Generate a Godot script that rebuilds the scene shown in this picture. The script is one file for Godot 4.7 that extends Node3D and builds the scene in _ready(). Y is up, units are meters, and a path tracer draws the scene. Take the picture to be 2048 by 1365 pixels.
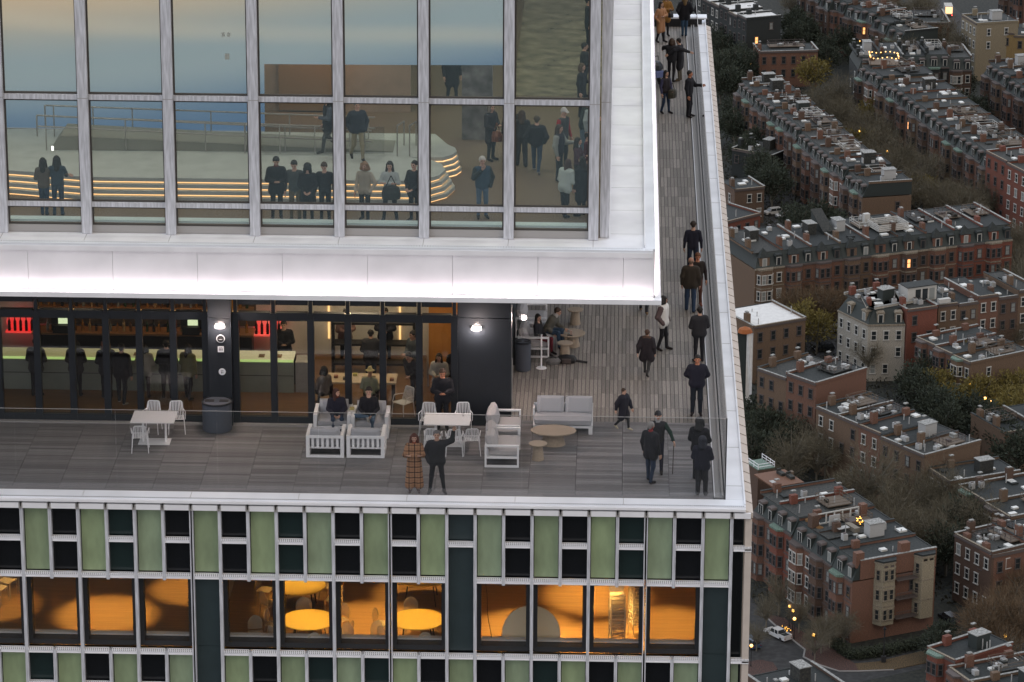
extends Node3D
# Skyscraper roof terrace at dusk, with the brick row houses of the city far below.
# World: x along the facade to the right, z towards the viewer, y up; y = 0 is the top of the parapet.

const DECK := -0.1
const GROUND := -218.7
const PITCH := 0.762

var M := {}
var T := {}
var taken := {}
var unit_box := BoxMesh.new()
var rng := RandomNumberGenerator.new()


func _ready() -> void:
	rng.seed = 4711
	camera_and_light()
	materials()
	ground_and_streets()
	tower()
	terrace()
	pavilion()
	bar_room()
	office_room()
	city()
	trees()
	street_things()
	furniture()
	people()


func camera_and_light() -> void:
	var cam := Camera3D.new()
	cam.name = "camera"
	cam.position = Vector3(-3.187, 34.82, 91.059)
	cam.rotation = Vector3(deg_to_rad(-18.385), deg_to_rad(1.703), deg_to_rad(0.256))
	cam.fov = 10.6825
	cam.near = 0.5
	cam.far = 4000.0
	add_child(cam)
	cam.current = true
	var e := Environment.new()
	e.background_mode = Environment.BG_SKY
	var sky := Sky.new()
	var s := ProceduralSkyMaterial.new()
	s.sky_top_color = Color(0.83, 0.87, 0.93)
	s.sky_horizon_color = Color(0.93, 0.90, 0.90)
	s.sky_curve = 0.2
	s.ground_bottom_color = Color(0.16, 0.16, 0.16)
	s.ground_horizon_color = Color(0.45, 0.45, 0.46)
	s.sun_angle_max = 1.0
	sky.sky_material = s
	e.sky = sky
	e.background_energy_multiplier = 1.0
	e.tonemap_mode = Environment.TONE_MAPPER_LINEAR
	e.tonemap_exposure = 1.9
	e.sdfgi_enabled = true
	e.ssao_enabled = true
	e.ssil_enabled = true
	var w := WorldEnvironment.new()
	w.name = "world_environment"
	w.environment = e
	add_child(w)
	var sun := DirectionalLight3D.new()
	sun.name = "sun"
	sun.light_energy = 0.15
	sun.light_angular_distance = 40.0
	sun.light_color = Color(1.0, 0.95, 0.9)
	sun.rotation = Vector3(deg_to_rad(-50), deg_to_rad(35), 0)
	sun.shadow_enabled = true
	add_child(sun)


# ---------------------------------------------------------------- helpers
class Geo:
	var v := PackedVector3Array()
	var n := PackedVector3Array()
	var c := PackedColorArray()
	var col := Color.WHITE

	func tri(a: Vector3, b: Vector3, d: Vector3) -> void:
		var k := (b - a).cross(d - a).normalized()
		v.append_array([a, d, b])
		n.append_array([k, k, k])
		c.append_array([col, col, col])

	func quad(a: Vector3, b: Vector3, d: Vector3, e: Vector3) -> void:
		tri(a, b, d)
		tri(a, d, e)

	func hexa(p: Array) -> void:  # 0-3 bottom ring counter-clockwise seen from above, 4-7 top ring
		quad(p[4], p[5], p[6], p[7])
		quad(p[3], p[2], p[1], p[0])
		for i in 4:
			var j := (i + 1) % 4
			quad(p[i], p[j], p[j + 4], p[i + 4])

	func box(at: Vector3, s: Vector3, b := Basis()) -> void:
		var h := s * 0.5
		var p := []
		for y in [-h.y, h.y]:
			for k in [[-h.x, h.z], [h.x, h.z], [h.x, -h.z], [-h.x, -h.z]]:
				p.append(at + b * Vector3(k[0], y, k[1]))
		hexa(p)

	func bar(a: Vector3, b: Vector3, r: float, sides := 6, r2 := -1.0) -> void:
		if r2 < 0.0:
			r2 = r
		var d := (b - a).normalized()
		var s := d.cross(Vector3.UP if absf(d.y) < 0.9 else Vector3.RIGHT).normalized()
		var t := s.cross(d)
		for i in sides:
			var g := TAU * i / sides
			var h := TAU * (i + 1) / sides
			var p := s * cos(g) + t * sin(g)
			var q := s * cos(h) + t * sin(h)
			quad(a + q * r, a + p * r, b + p * r2, b + q * r2)
			tri(a, a + p * r, a + q * r)
			tri(b, b + q * r2, b + p * r2)

	func beam(a: Vector3, b: Vector3, w: float, h: float) -> void:
		var d := (b - a)
		var z := d.normalized()
		var x := (Vector3.UP if absf(z.y) < 0.95 else Vector3.BACK).cross(z).normalized()
		box((a + b) * 0.5, Vector3(w, h, d.length()), Basis(x, z.cross(x), z))

	func lathe(at: Vector3, prof: Array, sides := 20, sx := 1.0, sz := 1.0) -> void:
		for k in prof.size() - 1:
			var p: Vector2 = prof[k]
			var q: Vector2 = prof[k + 1]
			for i in sides:
				var g := TAU * i / sides
				var h := TAU * (i + 1) / sides
				var cg := Vector3(cos(g) * sx, 0, -sin(g) * sz)
				var ch := Vector3(cos(h) * sx, 0, -sin(h) * sz)
				quad(at + cg * p.x + Vector3.UP * p.y, at + ch * p.x + Vector3.UP * p.y, at + ch * q.x + Vector3.UP * q.y, at + cg * q.x + Vector3.UP * q.y)

	func prism(poly: PackedVector2Array, y0: float, y1: float) -> void:  # poly is x,z
		if Geometry2D.is_polygon_clockwise(poly):
			poly = poly.duplicate()
			poly.reverse()
		var ids := Geometry2D.triangulate_polygon(poly)
		for i in range(0, ids.size(), 3):
			var a := poly[ids[i]]
			var b := poly[ids[i + 1]]
			var d := poly[ids[i + 2]]
			var up := (b - a).cross(d - a) < 0.0
			if not up:
				var t := b
				b = d
				d = t
			tri(Vector3(a.x, y1, a.y), Vector3(b.x, y1, b.y), Vector3(d.x, y1, d.y))
			tri(Vector3(a.x, y0, a.y), Vector3(d.x, y0, d.y), Vector3(b.x, y0, b.y))
		for i in poly.size():
			var a := poly[i]
			var b := poly[(i + 1) % poly.size()]
			quad(Vector3(b.x, y0, b.y), Vector3(a.x, y0, a.y), Vector3(a.x, y1, a.y), Vector3(b.x, y1, b.y))

	func add(o: Geo, t: Transform3D) -> void:
		for i in o.v.size():
			v.append(t * o.v[i])
			n.append((t.basis * o.n[i]).normalized())
		c.append_array(o.c)

	func mesh() -> ArrayMesh:
		var a := []
		a.resize(Mesh.ARRAY_MAX)
		a[Mesh.ARRAY_VERTEX] = v
		a[Mesh.ARRAY_NORMAL] = n
		a[Mesh.ARRAY_COLOR] = c
		var m := ArrayMesh.new()
		m.add_surface_from_arrays(Mesh.PRIMITIVE_TRIANGLES, a)
		return m


func numbered(called: String) -> String:
	if not taken.has(called):
		taken[called] = 0
		return called
	taken[called] += 1
	return "%s_%03d" % [called, taken[called]]


func thing(called: String, label: String, category: String, at := Vector3.ZERO, turn := 0.0, group := "") -> Node3D:
	var o := Node3D.new()
	o.name = numbered(called)
	add_child(o)
	o.position = at
	o.rotation.y = turn
	return tag(o, label, category, group)


func tag(o: Node3D, label: String, category: String, group := "") -> Node3D:
	o.set_meta("label", label)
	o.set_meta("category", category)
	if group:
		o.set_meta("group", group)
	return o


func structure(called: String, label := "") -> Node3D:
	var o := Node3D.new()
	o.name = numbered(called)
	o.set_meta("kind", "structure")
	if label:
		o.set_meta("label", label)
	add_child(o)
	return o


func part(called: String, m: Mesh, mat: Material, parent: Node3D = self, at := Vector3.ZERO, turn := 0.0) -> MeshInstance3D:
	var o := MeshInstance3D.new()
	o.mesh = m
	o.material_override = mat
	o.name = numbered(called) if parent == self else called
	o.position = at
	o.rotation.y = turn
	parent.add_child(o, true)
	return o


func geo(called: String, g: Geo, mat: Material, parent: Node3D = self, at := Vector3.ZERO, turn := 0.0) -> MeshInstance3D:
	return part(called, g.mesh(), mat, parent, at, turn)


func pbox(called: String, at: Vector3, size: Vector3, mat: Material, parent: Node3D = self) -> MeshInstance3D:
	var o := part(called, unit_box, mat, parent, at)
	o.scale = size
	return o


func stuff(o: Node3D) -> Node3D:
	o.set_meta("kind", "stuff")
	return o


func dup(o: Node3D, called: String, at: Vector3, turn: float, label: String) -> Node3D:
	var r: Node3D = o.duplicate()
	r.name = numbered(called)
	add_child(r)
	r.position = at
	r.rotation.y = turn
	r.set_meta("label", label)
	return r


# ---------------------------------------------------------------- materials
func mat(key: String, r: float, g: float, b: float, rough := 0.8, metal := 0.0, tex := "", scale := Vector3.ONE) -> StandardMaterial3D:
	if M.has(key):
		return M[key]
	var m := StandardMaterial3D.new()
	m.resource_name = key
	m.albedo_color = Color(r, g, b).linear_to_srgb()
	m.roughness = rough
	m.metallic = metal
	if tex:
		m.albedo_texture = T[tex]
		m.uv1_triplanar = true
		m.uv1_world_triplanar = true
		m.uv1_scale = scale
	M[key] = m
	return m


func lamp_mat(key: String, c: Color, energy: float) -> StandardMaterial3D:
	if M.has(key):
		return M[key]
	var m := StandardMaterial3D.new()
	m.albedo_color = Color(0.8, 0.8, 0.8)
	m.emission_enabled = true
	m.emission = c
	m.emission_energy_multiplier = energy
	M[key] = m
	return m


func pane_mat(key: String, c: Color, alpha: float, rough := 0.02) -> StandardMaterial3D:
	if M.has(key):
		return M[key]
	var m := StandardMaterial3D.new()
	m.transparency = BaseMaterial3D.TRANSPARENCY_ALPHA
	c.a = alpha
	m.albedo_color = c
	m.roughness = rough
	m.metallic = 0.0
	M[key] = m
	return m


func noise_tex(key: String, size: int, freq: Vector2, lo: float, hi: float, sd: int, oct := 4, tint := 0.0) -> void:
	var f := FastNoiseLite.new()
	f.seed = sd
	f.noise_type = FastNoiseLite.TYPE_SIMPLEX_SMOOTH
	f.frequency = 1.0
	f.fractal_octaves = oct
	var d := PackedByteArray()
	d.resize(size * size * 3)
	var k := 0
	for y in size:
		var ay := TAU * y / size
		for x in size:
			var u := float(x) / size
			# blend with the shifted copy so that the tile repeats
			var a := f.get_noise_2d(x * freq.x / size, y * freq.y / size)
			var b := f.get_noise_2d((x - size) * freq.x / size, y * freq.y / size)
			var w := smoothstep(0.6, 1.0, u)
			var s := lerpf(a, b, w)
			if y > size * 0.7:
				var a2 := f.get_noise_2d(x * freq.x / size, (y - size) * freq.y / size)
				var b2 := f.get_noise_2d((x - size) * freq.x / size, (y - size) * freq.y / size)
				s = lerpf(s, lerpf(a2, b2, w), smoothstep(0.7, 1.0, float(y) / size))
			var g := clampf(lerpf(lo, hi, s * 0.9 + 0.5), 0.0, 1.0)
			d[k] = int(clampf(g + tint * s, 0.0, 1.0) * 255)
			d[k + 1] = int(g * 255)
			d[k + 2] = int(clampf(g - tint * s, 0.0, 1.0) * 255)
			k += 3
	T[key] = ImageTexture.create_from_image(Image.create_from_data(size, size, false, Image.FORMAT_RGB8, d))


func materials() -> void:
	noise_tex("blotch", 256, Vector2(6, 6), 0.62, 1.0, 1)
	noise_tex("fine", 256, Vector2(40, 40), 0.72, 1.0, 2, 2)
	noise_tex("grain", 256, Vector2(3, 60), 0.62, 1.0, 3)
	noise_tex("mottle", 256, Vector2(16, 16), 0.45, 1.0, 4, 5, 0.08)
	noise_tex("blend", 128, Vector2(5, 3), 0.90, 1.0, 9, 4)
	noise_tex("grime", 256, Vector2(9, 5), 0.80, 1.0, 12, 5)
	noise_tex("soft", 128, Vector2(4, 4), 0.94, 1.0, 5, 3)
	noise_tex("brickwork", 256, Vector2(14, 60), 0.55, 1.0, 6, 3, 0.06)
	mat("white_metal", 0.80, 0.80, 0.82, 0.5, 0.0, "soft", Vector3(0.2, 0.2, 0.2))
	mat("mullion", 0.62, 0.63, 0.67, 0.5, 0.0, "grime", Vector3(1.3, 0.22, 1.3))
	mat("gasket", 0.05, 0.045, 0.04, 0.7)
	mat("grey_rail", 0.30, 0.29, 0.28, 0.6)
	mat("coping", 0.72, 0.74, 0.78, 0.55, 0.0, "soft", Vector3(0.15, 0.15, 0.15))
	mat("slot", 0.12, 0.12, 0.13, 0.8)
	mat("beige", 0.52, 0.455, 0.40, 0.8, 0.0, "soft", Vector3(0.4, 0.4, 0.4))
	mat("green_panel", 0.215, 0.265, 0.18, 0.35, 0.0, "soft", Vector3(0.5, 0.5, 0.5))
	for i in 3:
		var q: float = [0.94, 1.0, 1.05][i]
		mat("green_panel%d" % i, 0.285 * q, 0.36 * q, [0.215, 0.235, 0.205][i] * q, 0.35, 0.0, "blend", Vector3(0.5, 0.3, 0.5))
	mat("dark_panel", 0.008, 0.009, 0.011, 0.15)
	mat("dark_green_panel", 0.014, 0.026, 0.026, 0.2)
	mat("pier_panel", 0.026, 0.042, 0.046, 0.4, 0.0, "soft", Vector3(0.5, 0.5, 0.5))
	mat("window_frame", 0.013, 0.014, 0.016, 0.5)
	mat("sill", 0.45, 0.44, 0.42, 0.6)
	mat("concrete", 0.3, 0.29, 0.27, 0.9, 0.0, "blotch", Vector3(0.3, 0.3, 0.3))
	mat("navy_metal", 0.011, 0.015, 0.021, 0.45, 0.0, "soft", Vector3(0.5, 0.5, 0.5))
	mat("black", 0.01, 0.01, 0.011, 0.6)
	mat("wood_floor", 0.22, 0.11, 0.045, 0.35, 0.0, "grain", Vector3(0.12, 1.0, 1.2))
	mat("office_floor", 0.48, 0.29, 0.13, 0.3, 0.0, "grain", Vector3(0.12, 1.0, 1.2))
	mat("plaster", 0.62, 0.60, 0.54, 0.9, 0.0, "soft", Vector3(0.3, 0.3, 0.3))
	mat("carpet", 0.21, 0.155, 0.105, 0.9, 0.0, "fine", Vector3(0.5, 0.5, 0.5))
	mat("polished_floor", 0.34, 0.30, 0.21, 0.25, 0.0, "blotch", Vector3(0.2, 0.2, 0.2))
	mat("stage_top", 0.41, 0.435, 0.40, 0.6, 0.0, "soft", Vector3(0.3, 0.3, 0.3))
	mat("steel", 0.35, 0.33, 0.30, 0.35, 0.7)
	mat("powder_white", 0.74, 0.75, 0.77, 0.55)
	mat("cushion", 0.50, 0.51, 0.54, 0.95, 0.0, "fine", Vector3(4, 4, 4))
	mat("pale_cushion", 0.56, 0.54, 0.54, 0.95, 0.0, "fine", Vector3(4, 4, 4))
	mat("stone_table", 0.66, 0.54, 0.41, 0.85, 0.0, "mottle", Vector3(3, 3, 3))
	mat("bin_blue", 0.085, 0.10, 0.13, 0.6, 0.0, "fine", Vector3(3, 3, 3))
	for i in 6:
		var k: float = [0.86, 0.94, 1.0, 1.08, 1.18, 0.78][i]
		mat("board%d" % i, 0.265 * k, 0.255 * k, 0.258 * k, 0.75, 0.0, "grain", Vector3(0.6, 1.0, 5.0))  # bluish cast of the glass rail mixed into the front boards
		mat("plank%d" % i, 0.38 * k, 0.342 * k, 0.305 * k, 0.75, 0.0, "grain", Vector3(5.0, 1.0, 0.6))  # colour raised and warmed to stand in for light spilling under the canopy
	M["plank_mix"] = mat("plank_mix_", 1, 1, 1, 0.75, 0.0, "grain", Vector3(5.0, 1.0, 0.6))
	M["plank_mix"].vertex_color_use_as_albedo = true
	M["board_mix"] = mat("board_mix_", 1, 1, 1, 0.75, 0.0, "grain", Vector3(0.6, 1.0, 5.0))
	M["board_mix"].vertex_color_use_as_albedo = true
	var cloth := mat("cloth", 1, 1, 1, 0.9)
	cloth.vertex_color_use_as_albedo = true
	# the city
	mat("asphalt", 0.032, 0.032, 0.032, 0.9, 0.0, "blotch", Vector3(0.1, 0.1, 0.1))
	mat("soil", 0.022, 0.025, 0.018, 0.95, 0.0, "mottle", Vector3(0.06, 0.06, 0.06))
	mat("brick_walk", 0.085, 0.04, 0.03, 0.9, 0.0, "mottle", Vector3(0.2, 0.2, 0.2))
	mat("lawn", 0.12, 0.078, 0.032, 0.95, 0.0, "mottle", Vector3(0.2, 0.2, 0.2))
	mat("kerb", 0.2, 0.19, 0.18, 0.9)
	for w in [["brick", 0.245, 0.122, 0.080], ["brown", 0.225, 0.145, 0.092], ["darkbrick", 0.155, 0.092, 0.062], ["redbrick", 0.27, 0.090, 0.057], ["cream", 0.42, 0.36, 0.25], ["whitewash", 0.58, 0.54, 0.46], ["yellow", 0.36, 0.245, 0.10], ["sand", 0.36, 0.30, 0.20], ["slate", 0.030, 0.037, 0.036], ["tan", 0.20, 0.13, 0.09]]:
		mat("w_" + w[0], w[1] * 0.86, w[2] * 0.86, w[3] * 0.86, 0.9, 0.0, "brickwork", Vector3(0.25, 0.25, 0.25))
	mat("tar_roof", 0.017, 0.0235, 0.0225, 0.85, 0.0, "mottle", Vector3(0.12, 0.12, 0.12))
	mat("tar_roof2", 0.024, 0.031, 0.029, 0.85, 0.0, "mottle", Vector3(0.12, 0.12, 0.12))
	mat("tar_roof3", 0.045, 0.047, 0.041, 0.85, 0.0, "mottle", Vector3(0.12, 0.12, 0.12))
	mat("white_roof", 0.58, 0.57, 0.55, 0.7, 0.0, "soft", Vector3(0.2, 0.2, 0.2))
	mat("mansard", 0.028, 0.040, 0.037, 0.7, 0.0, "brickwork", Vector3(0.5, 0.5, 0.5))
	mat("copper", 0.16, 0.24, 0.19, 0.8, 0.0, "blotch", Vector3(0.5, 0.5, 0.5))
	mat("stone_trim", 0.28, 0.235, 0.175, 0.9, 0.0, "blotch", Vector3(0.5, 0.5, 0.5))
	mat("pale_cap", 0.34, 0.34, 0.32, 0.8, 0.0, "blotch", Vector3(0.3, 0.3, 0.3))
	mat("white_frame", 0.40, 0.39, 0.36, 0.8)
	mat("dark_frame", 0.07, 0.055, 0.05, 0.8)
	mat("house_pane", 0.02, 0.024, 0.026, 0.12)
	mat("blind_pane", 0.20, 0.21, 0.20, 0.3)
	mat("skylight", 0.52, 0.52, 0.49, 0.4)
	mat("ac_unit", 0.34, 0.34, 0.33, 0.6, 0.0, "soft", Vector3(1, 1, 1))
	mat("deck_wood", 0.17, 0.13, 0.095, 0.9, 0.0, "grain", Vector3(1, 1, 1))
	lamp_mat("lit_window", Color(1.0, 0.62, 0.2), 0.9)
	lamp_mat("street_globe", Color(1.0, 0.72, 0.28), 2.2)
	lamp_mat("led_warm", Color(1.0, 0.76, 0.46), 1.05)
	lamp_mat("led_white", Color(1.0, 0.93, 0.94), 3.0)
	lamp_mat("wall_lamp", Color(1.0, 0.93, 0.9), 5.0)
	lamp_mat("ceiling_panel", Color(1.0, 0.93, 0.82), 1.0)
	pane_mat("clear_glass", Color(0.10, 0.14, 0.14), 0.08)
	pane_mat("tower_glass", Color(0.42, 0.50, 0.52), 0.13)  # milky tint put in for pale reflections on the panes
	pane_mat("rail_glass", Color(0.16, 0.18, 0.19), 0.10)
	pane_mat("bar_glass", Color(0.06, 0.07, 0.08), 0.16)


func area_lamp(at: Vector3, size: Vector2, energy: float, c: Color, face := Vector3(-90, 0, 0)) -> void:
	var l := AreaLight3D.new()
	l.name = numbered("area_light")
	l.area_size = size
	l.light_energy = energy
	l.light_color = c
	l.position = at
	l.rotation_degrees = face
	l.set("area_range", 60.0)
	l.shadow_enabled = true
	add_child(l)


# ---------------------------------------------------------------- setting: ground and streets
func sheet(called: String, pts: Array, y0: float, y1: float, m: Material) -> void:
	var poly := PackedVector2Array()
	for p in pts:
		poly.append(Vector2(p[0], p[1]))
	var g := Geo.new()
	g.prism(poly, y0, y1)
	geo(called, g, m).set_meta("kind", "structure")


func ground_and_streets() -> void:
	var g := Geo.new()
	g.box(Vector3(0, GROUND - 0.5, -700), Vector3(5000, 1.0, 5000))
	geo("ground", g, M.soil).set_meta("kind", "structure")
	# streets run along the rows of houses
	var s := GROUND + 0.004
	sheet("street", [[10.8, -547.8], [18.3, -487.8], [25.8, -480.3], [75.8, -507.8], [150.8, -545.3], [145.8, -557.8], [73.3, -517.8], [40.2, -497.2], [30.8, -503.4], [24.3, -516.5], [15.8, -552.8]], s - 0.002, s, M.asphalt)
	sheet("street", [[20.8, -687.8], [150.8, -747.8], [155.8, -735.3], [88.3, -692.8], [28.3, -667.8]], s - 0.002, s, M.asphalt)
	sheet("street", [[30.8, -847.8], [43.3, -852.8], [75.8, -741.5], [63.3, -735.3]], s - 0.002, s, M.asphalt)
	sheet("street", [[83.3, -885.3], [93.3, -885.3], [115.8, -760.3], [105.8, -757.8]], s - 0.002, s, M.asphalt)
	sheet("street", [[50.8, -662.8], [42.0, -660.3], [30.8, -682.8], [38.3, -687.8]], s + 0.003, s + 0.005, M.asphalt)
	sheet("parking_lot", [[23.3, -791.5], [45.8, -800.3], [50.8, -760.3], [28.3, -752.8]], s + 0.003, s + 0.005, M.asphalt)
	sheet("street", [[83.3, -1022.8], [95.8, -1022.8], [105.8, -947.8], [90.8, -941.5]], s - 0.002, s, M.asphalt)
	# the corner of brick pavement with its kerb, the lawn strip and the round island
	sheet("pavement", [[24.1, -517.8], [27.9, -515.7], [30.3, -510.3], [32.9, -506.8], [35.2, -503.6], [37.2, -499.2], [39.4, -495.7], [39.8, -492.6], [36.5, -492.4], [33.2, -495.1], [30.7, -498.4], [31.1, -501.6], [29.2, -505.7], [26.6, -511.6]], GROUND, GROUND + 0.14, M.brick_walk)
	sheet("lawn", [[39.4, -495.7], [43.2, -496.6], [51.9, -501.9], [75.8, -514.0], [75.8, -510.3], [51.5, -496.4], [46.0, -493.4], [39.8, -492.6]], GROUND, GROUND + 0.142, M.lawn)
	sheet("kerb", [[39.8, -492.3], [36.5, -492.2], [33.0, -494.8], [30.4, -498.3], [30.8, -501.6], [28.9, -505.7], [26.3, -511.6], [23.8, -517.8], [24.1, -517.8], [26.6, -511.6], [29.2, -505.7], [31.1, -501.6], [30.7, -498.4], [33.2, -495.1], [36.5, -492.4], [39.8, -492.6], [46.0, -493.4], [46.0, -493.2]], GROUND, GROUND + 0.146, M.kerb)
	sheet("traffic_island", [[17.1, -495.3], [20.8, -495.6], [22.9, -496.6], [25.1, -495.6], [25.8, -492.8], [24.4, -490.2], [20.7, -488.6], [17.1, -489.1]], GROUND, GROUND + 0.15, M.brick_walk)


# ---------------------------------------------------------------- the skyscraper
func tower() -> void:
	var t := thing("skyscraper", "tall office tower with green and black panels, white mullions and a roof terrace", "skyscraper")
	var mull := Geo.new()
	mull.box(Vector3.ZERO, Vector3(0.085, 1, 0.2))
	mull.box(Vector3(0, 0, -0.06), Vector3(0.03, 1, 0.18))
	var mull_mesh := mull.mesh()
	var seam := Geo.new()
	seam.box(Vector3(-0.036, 0, 0), Vector3(0.028, 1, 0.2))
	seam.box(Vector3(0.036, 0, 0), Vector3(0.028, 1, 0.2))
	var seam_mesh := seam.mesh()
	# one sill length: pale top shelf, a row of drain slots and a lower lip
	var band := Geo.new()
	band.box(Vector3(0, 0.03, 0.03), Vector3(0.672, 0.06, 0.14))
	band.box(Vector3(0, -0.03, 0.01), Vector3(0.672, 0.06, 0.12))
	band.box(Vector3(0, -0.066, 0.025), Vector3(0.672, 0.02, 0.14))
	var band_mesh := band.mesh()
	var slots := Geo.new()
	for k in 12:
		slots.box(Vector3(-0.3 + k * 0.0545, 0.034, 0.098), Vector3(0.014, 0.036, 0.012))
		slots.box(Vector3(-0.3 + k * 0.0545, 0.0615, 0.06), Vector3(0.014, 0.004, 0.06))
	var slot_mesh := slots.mesh()
	var bracket := Geo.new()
	bracket.box(Vector3(-0.034, 0, 0.1), Vector3(0.028, 0.16, 0.2))
	bracket.box(Vector3(0.034, 0, 0.1), Vector3(0.028, 0.16, 0.2))
	bracket.box(Vector3(0, -0.05, 0.08), Vector3(0.05, 0.05, 0.2))
	var bracket_mesh := bracket.mesh()
	var green := Geo.new()
	green.box(Vector3(0, 0, -0.13), Vector3(0.64, 1, 0.04))
	var flat_mesh := green.mesh()
	var first := -12
	for i in range(first, 26):
		var x := (i - 25) * PITCH
		var use := seam_mesh if i in [-3, 6, 13, 22] else mull_mesh
		var through := posmod(i - 7, 9) in [0, 2, 4, 6, 8]  # passes between the windows
		var spans := [[-0.34, -2.36]]
		if through or i == 25:
			spans = [[-0.34, -7.4]]
		else:
			spans.append([-4.44, -7.4])
		for s in spans:
			var o := part("mullion", use, M.mullion, t, Vector3(x, (s[0] + s[1]) * 0.5, 0))
			o.scale = Vector3(1, s[0] - s[1], 1)
		part("bracket", bracket_mesh, M.grey_rail, t, Vector3(x, -0.25, -0.04))
		if i == 25:
			continue
		var cx := x + PITCH * 0.5
		var pier := posmod(i, 9) == 6
		var dark: Material = M.dark_green_panel if i in [3, 9, 21, 0, -5] else M.dark_panel
		# cornice piece below the parapet
		pbox("cornice", Vector3(cx, -0.24, 0.05), Vector3(0.66, 0.15, 0.2), M.white_metal, t)
		# upper spandrel row
		if posmod(i, 2) == 0:
			var o := part("green_panel", flat_mesh, M["green_panel%d" % (absi(i * 7) % 3)], t, Vector3(cx, -1.25, 0))
			o.scale.y = 1.84
		else:
			pbox("dark_panel", Vector3(cx, -0.73, -0.14), Vector3(0.66, 0.82, 0.04), M.pier_panel if i == 15 else dark, t)
			var low := -2.17 if not (i == 15 or i == -3) else -4.36
			pbox("dark_panel", Vector3(cx, (-1.28 + low) * 0.5, -0.14), Vector3(0.66, -1.28 - low, 0.04), M.pier_panel if i == 15 or i == -3 else dark, t)
			part("sill_band", band_mesh, M.white_metal, t, Vector3(cx, -1.2, 0))
			stuff(part("drain_slots", slot_mesh, M.slot, t, Vector3(cx, -1.2, 0)))
		if i != 15 and i != -3:
			part("sill_band", band_mesh, M.white_metal, t, Vector3(cx, -2.24, 0))
			stuff(part("drain_slots", slot_mesh, M.slot, t, Vector3(cx, -2.24, 0)))
			if pier:
				pbox("pier_panel", Vector3(cx, -3.33, -0.13), Vector3(0.66, 2.02, 0.04), M.pier_panel, t)
		# lower spandrel row
		var deep := pier and posmod(i, 2) == 0
		if deep:
			pbox("pier_panel", Vector3(cx, -5.9, -0.13), Vector3(0.66, 3.1, 0.04), M.pier_panel, t)
		else:
			part("sill_band", band_mesh, M.white_metal, t, Vector3(cx, -4.46, 0))
			stuff(part("drain_slots", slot_mesh, M.slot, t, Vector3(cx, -4.46, 0)))
			if posmod(i, 2) == 1:
				var o := part("green_panel", flat_mesh, M["green_panel%d" % (absi(i * 5) % 3)], t, Vector3(cx, -5.7, 0))
				o.scale.y = 2.3
			else:
				pbox("dark_panel", Vector3(cx, -4.98, -0.14), Vector3(0.66, 0.84, 0.04), M.dark_green_panel if i in [0, 10, 12, 18] else M.dark_panel, t)
				pbox("dark_panel", Vector3(cx, -6.2, -0.14), Vector3(0.66, 1.4, 0.04), M.dark_panel, t)
				part("sill_band", band_mesh, M.white_metal, t, Vector3(cx, -5.45, 0))
				stuff(part("drain_slots", slot_mesh, M.slot, t, Vector3(cx, -5.45, 0)))
	# the lit windows, two modules wide, set deep behind the mullions
	for i in [-11, -9, -7, -5, -2, 0, 2, 4, 7, 9, 11, 13, 16, 18, 20, 22]:
		var w := Node3D.new()
		w.name = "window"
		w.position = Vector3((i - 24) * PITCH, -3.34, -0.36)
		t.add_child(w, true)
		var f := Geo.new()
		for s in [-1.0, 1.0]:
			f.box(Vector3(s * 0.675, 0, 0.05), Vector3(0.13, 2.04, 0.36))
		f.box(Vector3(0, 0.98, 0.05), Vector3(1.24, 0.1, 0.34))
		f.box(Vector3(0, -0.96, 0.05), Vector3(1.24, 0.15, 0.34))
		geo("frame", f, M.window_frame, w)
		pbox("pane", Vector3(0, 0.02, -0.02), Vector3(1.26, 1.84, 0.012), M.clear_glass, w)
		pbox("inner_sill", Vector3(0, -0.86, -0.22), Vector3(1.3, 0.04, 0.2), M.sill, w)
	# wall behind the panels, corner pier and right-hand side
	var backing := Geo.new()
	backing.box(Vector3(-14, -1.25, -0.3), Vector3(28.6, 1.96, 0.2))
	backing.box(Vector3(-14, -5.95, -0.3), Vector3(28.6, 2.9, 0.2))
	backing.box(Vector3(-14, -0.16, -0.28), Vector3(28.6, 0.2, 0.44))
	for i in [-12, -3, 6, 15, 24]:
		backing.box(Vector3((i - 24.5) * PITCH, -3.37, -0.3), Vector3(0.7, 2.28, 0.2))
	geo("back_wall", backing, M.dark_panel, t)
	var lower := Geo.new()
	lower.box(Vector3(-14, -113.05, -28), Vector3(28.4, 211.3, 55.6))
	geo("lower_storeys", lower, M.pier_panel, t)
	var corner := Geo.new()
	corner.box(Vector3(0.16, -3.9, -0.2), Vector3(0.28, 7.1, 0.1))
	geo("corner_recess", corner, M.dark_panel, t)
	pbox("corner_pier", Vector3(0.45, -3.9, -0.1), Vector3(0.18, 7.1, 0.34), M.beige, t)
	for y in [-1.2, -4.46]:
		var o := part("sill_band", band_mesh, M.white_metal, t, Vector3(0.3, y, 0))
		o.scale.x = 0.72
		stuff(part("drain_slots", slot_mesh, M.slot, t, Vector3(0.3, y, 0))).scale.x = 0.72
	pbox("green_panel", Vector3(0.17, -5.4, -0.1), Vector3(0.2, 1.7, 0.06), M.green_panel, t)
	pbox("side_wall", Vector3(0.3, -3.9, -28.2), Vector3(0.1, 7.1, 55.4), M.pier_panel, t)
	var fin := Geo.new()
	fin.box(Vector3.ZERO, Vector3(0.2, 7.1, 0.09))
	var fin_mesh := fin.mesh()
	var eave := Geo.new()  # cornice block of the side, falling outwards
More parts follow.
